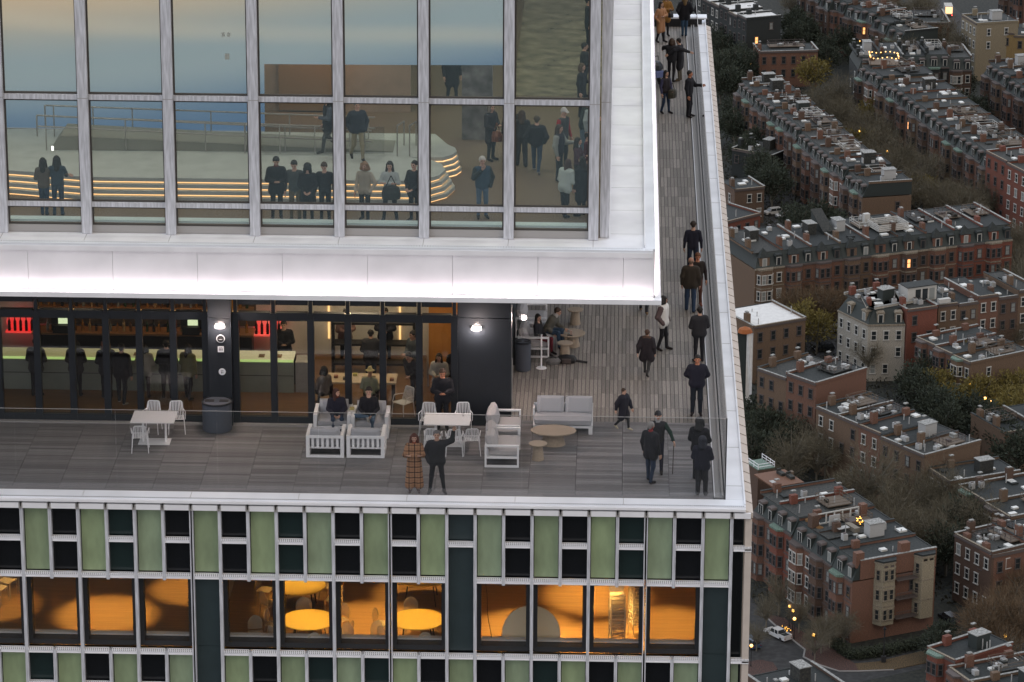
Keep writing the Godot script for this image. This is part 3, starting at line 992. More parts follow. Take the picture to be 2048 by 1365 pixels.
	var b := thing("back_bar", "wooden back bar shelf crowded with bottles", "bar shelf")
	pbox("worktop", Vector3(-17.2, 0.83, -11.6), Vector3(6.6, 0.06, 0.7), mat("bar_wood", 0.34, 0.19, 0.09, 0.5, 0.0, "grain", Vector3(0.3, 1, 1)), b)
	pbox("carcass", Vector3(-17.2, 0.34, -11.6), Vector3(6.5, 0.9, 0.6), M.black, b)
	pbox("backboard", Vector3(-17.2, 2.1, -12.2), Vector3(6.6, 2.5, 0.1), mat("bar_back", 0.09, 0.065, 0.045, 0.6), b)
	for y in [1.45, 2.05, 2.65]:
		pbox("shelf", Vector3(-17.2, y, -12.0), Vector3(6.5, 0.04, 0.34), M.bar_wood, b)
		pbox("shelf_light", Vector3(-17.2, y - 0.03, -11.86), Vector3(6.3, 0.015, 0.02), M.led_warm, b)
	area_lamp(Vector3(-17.2, 2.9, -11.3), Vector2(6.0, 0.3), 1.0, Color(1, 0.72, 0.4))
	var bm := bottle_mesh()
	var cols := [[0.10, 0.05, 0.02], [0.03, 0.06, 0.03], [0.3, 0.22, 0.12], [0.02, 0.02, 0.02], [0.25, 0.12, 0.03], [0.18, 0.2, 0.2]]
	var proto: Array[Node3D] = []
	var q := RandomNumberGenerator.new()
	q.seed = 5
	for row in 4:
		for k in 30:
			var ci := q.randi_range(0, 5)
			var o := part("bottle", bm, mat("glass_bottle%d" % ci, cols[ci][0], cols[ci][1], cols[ci][2], 0.15), self, Vector3(-20.3 + k * 0.212 + q.randf_range(-0.04, 0.04), [0.86, 1.47, 2.07, 2.67][row], -11.5 if row == 0 else -11.98))
			o.scale = Vector3.ONE * q.randf_range(0.9, 1.25)
			tag(o, ["bottle standing on the back bar worktop", "bottle on the lowest back bar shelf", "bottle on the middle back bar shelf", "bottle on the top back bar shelf"][row], "bottle", "bottles at the back bar")
	for k in 2:
		var x: float = [-20.95, -13.55][k]
		var n := thing("bottle_niche", ["red glowing wall niche with bottles at the far left of the bar", "red glowing wall niche with bottles right of the sign column"][k], "niche", Vector3(x, 0.62, -12.2))
		var g := Geo.new()
		g.lathe(Vector3.ZERO, [Vector2(0, 0.02), Vector2(0.45, 0.02), Vector2(0.45, -0.03), Vector2(0, -0.03)], 24, 1.0, 0.62)
		var nm := geo("glow_panel_light", g, lamp_mat("red_glow", Color(1.0, 0.08, 0.09), 0.5), n)
		nm.rotation.x = PI / 2
		nm.position.y = 0.26
		pbox("shelf_light", Vector3(0, 0.0, 0.12), Vector3(0.9, 0.05, 0.22), M.red_glow, n)
		for j in 5:
			tag(part("bottle", bm, M.glass_bottle3, self, Vector3(x - 0.34 + j * 0.17, 0.65, -12.05)), ["dark bottle on the left red lit shelf", "dark bottle on the red lit shelf right of the column"][k], "bottle", "bottles on the red shelves").scale = Vector3(1.2, 1.5, 1.2)
		area_lamp(Vector3(x, 1.0, -11.95), Vector2(0.8, 0.4), 0.10, Color(1, 0.1, 0.1), Vector3(0, 180, 0))
	for k in 2:
		var x: float = [-19.6, -15.75][k]
		var o := thing("till", ["dark till with a pale screen, left end of the back bar", "dark till with a pale screen, right end of the back bar"][k], "till", Vector3(x, 0.86, -11.35))
		pbox("stand", Vector3(0, 0.12, 0), Vector3(0.5, 0.24, 0.3), M.black, o)
		pbox("body", Vector3(0, 0.4, -0.05), Vector3(0.62, 0.5, 0.1), M.black, o)
		pbox("display", Vector3(0.05, 0.36, 0.01), Vector3(0.3, 0.2, 0.02), lamp_mat("till_screen", Color(0.85, 0.92, 0.72), 0.65), o)
	# tables and shelves of the dining part
	var ft := thing("dining_table", "long pale dining table inside the bar with food on it", "table", Vector3(-10.45, d, -8.1))
	pbox("tabletop", Vector3(0, 0.74, 0), Vector3(2.0, 0.05, 0.85), mat("pale_wood", 0.46, 0.37, 0.25, 0.5), ft)
	for x in [-0.9, 0.9]:
		for zz in [-0.35, 0.35]:
			pbox("leg", Vector3(x, 0.36, zz), Vector3(0.06, 0.72, 0.06), M.black, ft)
	for k in 7:
		tag(pbox("snack_bowl", Vector3(-11.2 + k * 0.27, d + 0.8, -8.1 + 0.2 * sin(k * 2.3)), Vector3(0.12, 0.07, 0.12), mat("snack%d" % (k % 3), [0.25, 0.1, 0.4][k % 3], [0.1, 0.08, 0.36][k % 3], 0.05)), "small food bowl on the pale dining table", "bowl", "bowls on the dining table")
	var sh := thing("server_station", "dark framed serving shelf inside the bar", "shelf", Vector3(-10.3, d, -10.9))
	for x in [-1.2, 1.2]:
		pbox("post", Vector3(x, 0.8, 0), Vector3(0.08, 1.6, 0.4), M.black, sh)
	for y in [0.3, 0.9, 1.55]:
		pbox("shelf", Vector3(0, y, 0), Vector3(2.4, 0.06, 0.45), M.black, sh)
	# ceiling lamps of the room
	for p in [[-24, -8.2, 1], [-18.5, -7.6, 1], [-13, -7.6, 2.4], [-10.3, -8.6, 4.4], [-7.5, -8, 2.2], [-11, -11, 6.0]]:
		var l := thing("bar_ceiling_light", "square ceiling light inside the bar", "ceiling light", Vector3(p[0], 4.78, p[1]), 0.0, "bar ceiling lights")
		pbox("diffuser", Vector3.ZERO, Vector3(0.5, 0.05, 0.5), M.ceiling_panel, l)
		pbox("frame", Vector3(0, 0.03, 0), Vector3(0.6, 0.04, 0.6), M.black, l)
		area_lamp(Vector3(p[0], 4.74, p[1]), Vector2(0.5, 0.5), 0.75 * p[2], Color(1, 0.9, 0.74))


# ---------------------------------------------------------------- the office floor below
func office_room() -> void:
	var fy := -4.95
	var r := structure("office_interior", "timber floored function room behind the lit windows")
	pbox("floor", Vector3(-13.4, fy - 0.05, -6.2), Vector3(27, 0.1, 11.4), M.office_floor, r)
	pbox("ceiling", Vector3(-13.4, -1.9, -6.2), Vector3(27, 0.1, 11.4), M.plaster, r)
	pbox("rear_wall", Vector3(-13.4, -3.4, -11.9), Vector3(27, 3.0, 0.1), M.plaster, r)
	pbox("right_wall", Vector3(-0.35, -3.4, -6.2), Vector3(0.1, 3.0, 11.4), M.plaster, r)
	for x in [-7.24, -14.1]:
		pbox("partition", Vector3(x, -3.4, -6.2), Vector3(0.12, 3.0, 11.4), M.plaster, r)
	var spots := [[-17.4, -3.6, 3.2, 1.15], [-15.2, -5.6, 2.0, 1.0], [-20.6, -4.2, 1.4, 1.0], [-11.5, -1.75, 1.3, 1.0], [-12.1, -4.5, 1.0, 1.0], [-8.55, -1.9, 1.3, 1.0], [-9.9, -3.4, 3.4, 1.2], [-5.6, -3.0, 4.2, 1.2], [-3.4, -2.2, 4.4, 1.2], [-1.7, -3.4, 3.0, 1.2], [-3.6, -5.6, 4.0, 1.2], [-8.8, -5.5, 1.6, 1.0], [-18.2, -1.4, 0.9, 0.6], [-15.6, -1.2, 0.8, 0.6]]
	for s in spots:
		var l := thing("downlight", "recessed ceiling downlight inside the function room", "downlight", Vector3(s[0], -1.97, s[1]), 0.0, "function room downlights")
		var g := Geo.new()
		g.lathe(Vector3.ZERO, [Vector2(0, -0.01), Vector2(0.09, -0.01), Vector2(0.09, 0.02)], 12)
		geo("bulb", g, lamp_mat("downlight_glow", Color(1, 0.66, 0.22), 3.0), l)
		var o := SpotLight3D.new()
		o.name = numbered("spot_light")
		o.position = Vector3(s[0], -2.01, s[1])
		o.rotation_degrees.x = -90
		o.light_color = Color(1.0, 0.79, 0.44)
		o.light_energy = 4.0 * s[2]
		o.spot_angle = 26.0 * s[3]
		o.spot_angle_attenuation = 0.55
		o.spot_range = 12.0
		o.spot_attenuation = 2.0
		o.light_size = 0.05
		o.shadow_enabled = true
		add_child(o)
	for x in [-18, -10.8, -4]:
		area_lamp(Vector3(x, -1.96, -4.5), Vector2(3, 1.0), 0.34 if x < -5 else 1.3, Color(1, 0.74, 0.42))  # unseen fill lights added to brighten the function room
	# round banquet tables under yellow light
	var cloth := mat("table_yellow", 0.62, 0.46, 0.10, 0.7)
	var tabs := [[-11.52, -1.75, "round yellow-lit table in the second window right of the dark pier"], [-12.0, -4.25, "round yellow-lit table farther back behind the second window"], [-8.52, -1.9, "round yellow-lit table in the fourth window of the middle bay"], [-8.6, -5.0, "round table at the back of the fourth window, mostly hidden"]]
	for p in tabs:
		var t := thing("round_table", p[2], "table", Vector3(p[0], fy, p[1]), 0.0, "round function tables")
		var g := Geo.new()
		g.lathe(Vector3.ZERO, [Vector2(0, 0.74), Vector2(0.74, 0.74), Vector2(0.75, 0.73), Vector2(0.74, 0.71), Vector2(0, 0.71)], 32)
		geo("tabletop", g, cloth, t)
		for k in 4:
			var l := Geo.new()
			var a := TAU * (k + 0.5) / 4
			l.bar(Vector3(cos(a) * 0.5, 0.71, sin(a) * 0.5), Vector3(cos(a) * 0.62, 0, sin(a) * 0.62), 0.016)
			geo("leg", l, M.black, t)
	# clear plastic chairs
	var ghost := pane_mat("ghost_plastic", Color(0.9, 0.85, 0.75), 0.38)
	var chair: Node3D
	var spots2 := []
	for p in [tabs[0], tabs[2], tabs[1]]:
		for k in 6:
			var a := TAU * (k + 0.3) / 6
			spots2.append([p[0] + cos(a) * 1.05, p[1] + sin(a) * 1.05, -a - PI / 2, "clear plastic chair drawn up to a round function table"])
	spots2.append_array([[-9.5, -1.2, 0.6, "clear plastic chair alone between the two yellow tables"], [-10.5, -1.0, -0.5, "clear plastic chair on bare floor left of the wall seam"], [-12.95, -1.4, 0.2, "clear plastic chair by the dark first window of the middle bay"]])
	for k in 7:
		spots2.append([-21.2 + k * 0.16, -2.2 - k * 0.55, 1.2, "clear plastic chair in the row at the far left window"])
	for k in 12:
		spots2.append([-3.02, -1.7, 0.15, "clear plastic chair in the tall stack of the third right window", 0.11 * k])
		spots2.append([-2.45, -2.6, 0.35, "clear plastic chair in the rear stack of the third right window", 0.11 * k])
	for s in spots2:
		var at := Vector3(s[0], fy + (s[4] if s.size() > 4 else 0.0), s[1])
		if chair == null:
			chair = thing("plastic_chair", s[3], "chair", at, s[2], "clear plastic chairs")
			pbox("seat", Vector3(0, 0.45, 0), Vector3(0.4, 0.02, 0.4), ghost, chair)
			var g := Geo.new()
			for i in 8:
				var a := PI * (i / 8.0)
				var b := PI * ((i + 1) / 8.0)
				var p0 := Vector3(cos(a) * 0.2, 0.62 + sin(a) * 0.26, -0.2 - 0.04 * sin(a))
				var p1 := Vector3(cos(b) * 0.2, 0.62 + sin(b) * 0.26, -0.2 - 0.04 * sin(b))
				g.bar(p0, p1, 0.012)
				g.quad(Vector3(p0.x, 0.5, -0.2), p0, p1, Vector3(p1.x, 0.5, -0.2))
			geo("backrest", g, ghost, chair)
			for x in [-0.18, 0.18]:
				for zz in [-0.18, 0.18]:
					var l := Geo.new()
					l.bar(Vector3(x, 0.45, zz), Vector3(x * 1.15, 0, zz * 1.15), 0.013)
					geo("leg", l, ghost, chair)
		else:
			dup(chair, "plastic_chair", at, s[2], s[3])
	# table top leaning against the window, cable
	var lt := thing("leaning_tabletop", "round tabletop with painted warm light standing on edge against the fifth right-hand window", "tabletop", Vector3(-5.36, fy, -0.75))
	var g := Geo.new()
	g.lathe(Vector3.ZERO, [Vector2(0, 0.02), Vector2(0.8, 0.02), Vector2(0.8, -0.02), Vector2(0, -0.02)], 36)
	var disc := geo("disc", g, mat("warm_lit_board", 0.72, 0.58, 0.38, 0.7), lt)  # warm room light put into the tabletop colour
	disc.rotation.x = PI / 2 - 0.12
	disc.position = Vector3(0, 0.8, -0.1)
	var cb := Geo.new()
	var last := Vector3(-6.62, -2.3, -0.62)
	for k in 10:
		var nx := Vector3(-6.62 + 0.02 * k + 0.02 * sin(k * 0.9), -2.3 - 0.2 * (k + 1), -0.62)
		cb.bar(last, nx, 0.008, 5)
		last = nx
	tag(geo("hanging_cable", cb, M.black), "thin black cable hanging beside the window right of the dark pier", "cable")
	var ch := thing("blind_motor", "small black fitting on the right wall of the last window", "fitting", Vector3(-0.42, -3.2, -1.5))
	pbox("box", Vector3.ZERO, Vector3(0.06, 0.12, 0.1), M.black, ch)
	pbox("plate", Vector3(0.02, 0, 0), Vector3(0.02, 0.16, 0.14), M.gasket, ch)


# ---------------------------------------------------------------- the city far below
const HOUSE := 1.25  # the houses below are drawn in units of 1.25 m
var win_frames := {}


func window_parts(parent: Node3D, at: Vector3, turn: float, w: float, h: float, frame: Material, pane: Material) -> void:
	var key := "%.2f_%.2f" % [w, h]
	if not win_frames.has(key):
		var g := Geo.new()
		g.box(Vector3(-w * 0.5, 0, 0.02), Vector3(0.11, h + 0.1, 0.16))
		g.box(Vector3(w * 0.5, 0, 0.02), Vector3(0.11, h + 0.1, 0.16))
		g.box(Vector3(0, h * 0.5, 0.03), Vector3(w + 0.24, 0.16, 0.2))
		g.box(Vector3(0, -h * 0.5, 0.05), Vector3(w + 0.3, 0.12, 0.26))
		g.box(Vector3(0, 0.02, 0.0), Vector3(w, 0.08, 0.1))
		win_frames[key] = [g.mesh()]
	var f := part("window", win_frames[key][0], frame, parent, at, turn)
	pbox("pane", Vector3(0, 0, 0.012), Vector3(w, h, 0.03), pane, f)


func pick_pane(r: RandomNumberGenerator) -> Material:
	var q := r.randf()
	return M.lit_window if q < 0.012 else M.blind_pane if q < 0.16 else M.house_pane


func rooftop_box(o: Node3D, called: String, p: Vector3, s: Vector3, m: Material) -> void:
	pbox(called, p + Vector3(0, s.y * 0.5, 0), s, m, o)


func half_octagon(w: float, out: float) -> PackedVector2Array:
	return PackedVector2Array([Vector2(-w * 0.5, -0.05), Vector2(-w * 0.5 + out * 0.6, out), Vector2(w * 0.5 - out * 0.6, out), Vector2(w * 0.5, -0.05)])


func house(label: String, group: String, at: Vector3, turn: float, w: float, dep: float, h: float, style: String, wall: Material, r: RandomNumberGenerator, first: bool, last: bool) -> Node3D:
	var o := thing(group_name(style), label, "house", at, turn, "")
	o.scale = Vector3.ONE * HOUSE
	var frame: Material = M.white_frame if r.randf() < (0.06 if "diagonal" in label else 0.24) or style == "cream" else M.dark_frame
	var mans := style in ["mansard", "turret", "cream"]
	var top := h + (2.7 if mans else 0.0)
	var roof_mat: Material = M.white_roof if style == "white" else [M.tar_roof, M.tar_roof, M.tar_roof2, M.tar_roof3][r.randi_range(0, 3)]
	var g := Geo.new()
	g.box(Vector3(w * 0.5, h * 0.5, -dep * 0.5), Vector3(w - 0.02, h, dep))
	geo("wall", g, wall, o)
	var trim: Material = M.stone_trim if style == "turret" and r.randf() < 0.55 else M.dark_frame if style != "cream" else M.stone_trim
	var bayed := style in ["mansard", "turret", "bow"]
	var bw := minf(3.2, w * 0.56)
	var bx := w * 0.34
	var out := 0.9
	if bayed:
		var b := Geo.new()
		var poly := half_octagon(bw, out)
		b.prism(poly, 0.0, h)
		geo("bay", b, wall, o, Vector3(bx, 0, 0))
		var cap := Geo.new()
		cap.prism(half_octagon(bw + 0.24, out + 0.14), h - 0.02, h + 0.28)
		if style == "turret":
			for y in [h - 3.4, h - 6.4]:
				var bd := Geo.new()
				bd.prism(half_octagon(bw + 0.12, out + 0.07), y - 0.1, y + 0.12)
				geo("bay_band", bd, trim, o, Vector3(bx, 0, 0))
		geo("bay_cornice", cap, trim if style == "turret" else M.copper if r.randf() < 0.3 else trim, o, Vector3(bx, 0, 0))
	# windows of the front, storey by storey
	var y := h - 1.75
	while y > 1.4:
		if bayed:
			var mid := bw - out * 1.2
			if mid > 1.5:
				for s in [-0.25, 0.25]:
					window_parts(o, Vector3(bx + s * mid * 1.04, y, out), 0, 0.72, 1.7, frame, pick_pane(r))
			else:
				window_parts(o, Vector3(bx, y, out), 0, 0.8, 1.7, frame, pick_pane(r))
			for s in [-1.0, 1.0]:
				window_parts(o, Vector3(bx + s * (bw * 0.5 - out * 0.3), y, out * 0.5), s * 1.03, 0.6, 1.7, frame, pick_pane(r))
			window_parts(o, Vector3(w * 0.83, y, 0), 0, 0.85, 1.7, frame, pick_pane(r))
			if style == "turret" or style == "mansard":
				pbox("string_course", Vector3(w * 0.5, y - 1.45, 0.02), Vector3(w, 0.16, 0.1), trim, o)
		else:
			var n := maxi(2, int(w / 2.1))
			for k in n:
				if r.randf() < 0.93:
					window_parts(o, Vector3((k + 0.5) * w / n, y, 0), 0, 0.85, 1.65, frame, pick_pane(r))
		y -= 3.0
	pbox("cornice", Vector3(w * 0.5, h + 0.08, 0.04), Vector3(w, 0.3, 0.3), trim, o)
	# end walls of the row
	for side in [0, 1]:
		if side == 0 and first or side == 1 and last:
			var yy := h - 1.9
			while yy > 1.4:
				for k in 2:
					if r.randf() < 0.6:
						window_parts(o, Vector3(w * side + (0.01 if side else -0.01), yy, -dep * (0.3 + 0.42 * k)), PI / 2 if side else -PI / 2, 0.8, 1.6, frame, pick_pane(r))
				yy -= 3.0
	if mans:
		var mg := Geo.new()
		var s := 1.15
		mg.hexa([Vector3(0.02, h + 0.22, 0), Vector3(w - 0.02, h + 0.22, 0), Vector3(w - 0.02, h + 0.22, -dep), Vector3(0.02, h + 0.22, -dep), Vector3(0.02 + (s if first else 0.0), top, -s), Vector3(w - 0.02 - (s if last and style != "mansard" else 0.0), top, -s), Vector3(w - 0.02 - (s if last and style != "mansard" else 0.0), top, -dep), Vector3(0.02 + (s if first else 0.0), top, -dep)])
		geo("mansard_roof", mg, M.mansard, o)
		var n := 2
		for k in n:
			var x := bx if k == 0 else w * 0.82
			var d := Node3D.new()
			d.name = "dormer"
			d.position = Vector3(x, h + 1.2, -0.35)
			o.add_child(d, true)
			var dw := 1.9 if k == 0 and style == "turret" else 1.25
			var dg := Geo.new()
			dg.box(Vector3(0, 0, -0.45), Vector3(dw, 1.95, 1.3))
			geo("body", dg, wall if k == 0 and style == "turret" else (M.stone_trim if style == "cream" else M.mansard), d)
			var cg := Geo.new()
			if k == 0 and style == "turret":
				for i in 4:
					var a := TAU * (i + 0.5) / 4
					var b2 := TAU * (i + 1.5) / 4
					cg.tri(Vector3(cos(a) * dw * 0.85, 0.95, -0.45 - sin(a) * 1.2), Vector3(cos(b2) * dw * 0.85, 0.95, -0.45 - sin(b2) * 1.2), Vector3(0, 2.5, -0.7))
				cg.box(Vector3(0, 0.95, -0.45), Vector3(dw + 0.3, 0.12, 1.6))
			else:
				cg.hexa([Vector3(-dw * 0.6, 0.95, 0.35), Vector3(dw * 0.6, 0.95, 0.35), Vector3(dw * 0.6, 0.95, -1.2), Vector3(-dw * 0.6, 0.95, -1.2), Vector3(-dw * 0.45, 1.2, 0.3), Vector3(dw * 0.45, 1.2, 0.3), Vector3(dw * 0.45, 1.3, -1.2), Vector3(-dw * 0.45, 1.3, -1.2)])
			geo("cap", cg, M.tar_roof2 if style == "turret" else trim, d)
			var wf: Material = M.white_frame if r.randf() < 0.7 else frame
			if k == 0 and style == "mansard":
				for sx in [-0.3, 0.3]:
					pbox("light", Vector3(sx, -0.05, 0.21), Vector3(0.5, 1.4, 0.04), M.house_pane, d)
				pbox("frame", Vector3(0, -0.05, 0.205), Vector3(1.3, 1.6, 0.03), wf, d)
			else:
				pbox("light", Vector3(0, -0.05, 0.225), Vector3(0.66, 1.35, 0.04), pick_pane(r), d)
				pbox("frame", Vector3(0, -0.05, 0.215), Vector3(0.9, 1.6, 0.03), wf, d)
	var rg := Geo.new()
	var inset := 1.15 if mans else 0.0
	rg.box(Vector3(w * 0.5, top + 0.05, -(dep + inset) * 0.5), Vector3(w - 0.06, 0.12, dep - inset))
	geo("roof", rg, roof_mat, o)
	# party walls and rear edge with pale caps
	pbox("party_wall", Vector3(0.0, top + 0.26, -(dep + inset) * 0.5), Vector3(0.3, 0.42, dep - inset - 0.05), wall, o)
	pbox("wall_cap", Vector3(0.0, top + 0.5, -(dep + inset) * 0.5), Vector3(0.4, 0.07, dep - inset), M.pale_cap if r.randf() < 0.45 else M.tar_roof2, o)
	if last:
		pbox("party_wall", Vector3(w, top + 0.26, -(dep + inset) * 0.5), Vector3(0.3, 0.42, dep - inset - 0.05), wall, o)
		pbox("wall_cap", Vector3(w, top + 0.5, -(dep + inset) * 0.5), Vector3(0.4, 0.07, dep - inset), M.pale_cap, o)
	if style in ["flat", "white", "bow"]:
		pbox("parapet", Vector3(w * 0.5, top + 0.2, -0.1), Vector3(w - 0.3, 0.3, 0.22), wall, o)
		pbox("parapet_cap", Vector3(w * 0.5, top + 0.38, -0.1), Vector3(w - 0.3, 0.07, 0.34), M.pale_cap if r.randf() < 0.5 else M.stone_trim, o)
	pbox("rear_edge", Vector3(w * 0.5, top + 0.14, -dep + 0.1), Vector3(w - 0.3, 0.1, 0.2), M.tar_roof2, o)
	# rooftop clutter
	var ry := top + 0.11
	var rz := func() -> float: return -inset - 0.8 - r.randf() * (dep - inset - 1.8)
	for k in r.randi_range(1, 2):
		var z := -dep * (0.22 + 0.5 * k) - r.randf()
		rooftop_box(o, "chimney", Vector3(0.35 + r.randf() * 0.2, ry, z), Vector3(0.75, r.randf_range(1.0, 1.9), 1.1), M.w_redbrick if style == "cream" else wall)
		rooftop_box(o, "chimney_cap", Vector3(0.45, ry + 1.9, z), Vector3(0.5, 0.14, 0.7), M.pale_cap)
	for k in r.randi_range(1, 3) if style != "white" else 0:
		var p := Vector3(r.randf_range(1.2, w - 0.9), ry, rz.call())
		rooftop_box(o, "skylight", p, Vector3(r.randf_range(0.7, 1.5), 0.28, r.randf_range(0.8, 1.3)), M.skylight if r.randf() < 0.8 else M.tar_roof2)
	for k in r.randi_range(0, 3) if style != "white" else 0:
		var p := Vector3(r.randf_range(1.0, w - 0.7), ry, rz.call())
		rooftop_box(o, "air_conditioner", p, Vector3(0.8, r.randf_range(0.5, 1.0), 0.7), M.ac_unit)
		rooftop_box(o, "fan_grille", p + Vector3(0, 1.0, 0), Vector3(0.5, 0.03, 0.5), M.dark_frame)
	for k in r.randi_range(1, 4):
		rooftop_box(o, "vent_pipe", Vector3(r.randf_range(0.6, w - 0.4), ry, rz.call()), Vector3(0.12, r.randf_range(0.5, 1.5), 0.12), M.ac_unit)
	if r.randf() < 0.38 and w > 4.4 and style != "white":
		var dw := w * 0.62
		var dd := minf(4.0, dep * 0.34)
		var c := Vector3(w * 0.52, ry + 0.35, -dep * 0.62)
		pbox("roof_deck", c, Vector3(dw, 0.16, dd), M.deck_wood if r.randf() < 0.7 else M.tar_roof3, o)
		var rail := Geo.new()
		for yy in [0.5, 1.0]:
			for s in [-1.0, 1.0]:
				rail.box(c + Vector3(0, yy, s * dd * 0.5), Vector3(dw, 0.06, 0.06))
				rail.box(c + Vector3(s * dw * 0.5, yy, 0), Vector3(0.06, 0.06, dd))
		for i in 5:
			for s in [-1.0, 1.0]:
				rail.box(c + Vector3((i - 2) * dw * 0.25, 0.5, s * dd * 0.5), Vector3(0.07, 1.06, 0.07))
		geo("deck_railing", rail, [M.white_frame, M.dark_frame, M.deck_wood][r.randi_range(0, 2)], o)
		for k in r.randi_range(2, 5):
			rooftop_box(o, "deck_furniture", c + Vector3(r.randf_range(-0.4, 0.4) * dw, 0.08, r.randf_range(-0.4, 0.4) * dd), Vector3(r.randf_range(0.4, 1.2), r.randf_range(0.3, 0.7), r.randf_range(0.4, 0.8)), [M.ac_unit, M.dark_frame, M.pale_cap, M.soil][r.randi_range(0, 3)])
	elif r.randf() < 0.45 and w > 4.4 and style != "white":
		var p := Vector3(w * 0.6, ry, -dep * 0.6)
		rooftop_box(o, "stair_head", p, Vector3(1.7, 2.0, 2.4), [M.tar_roof3, M.ac_unit, M.mansard][r.randi_range(0, 2)])
		rooftop_box(o, "stair_head_cap", p + Vector3(0, 2.0, 0), Vector3(1.95, 0.1, 2.65), M.pale_cap)
	return o


func group_name(style: String) -> String:
	return {"turret": "turreted_house", "mansard": "mansard_house", "bow": "bow_front_house", "cream": "corner_house", "white": "white_roofed_house"}.get(style, "brick_house")


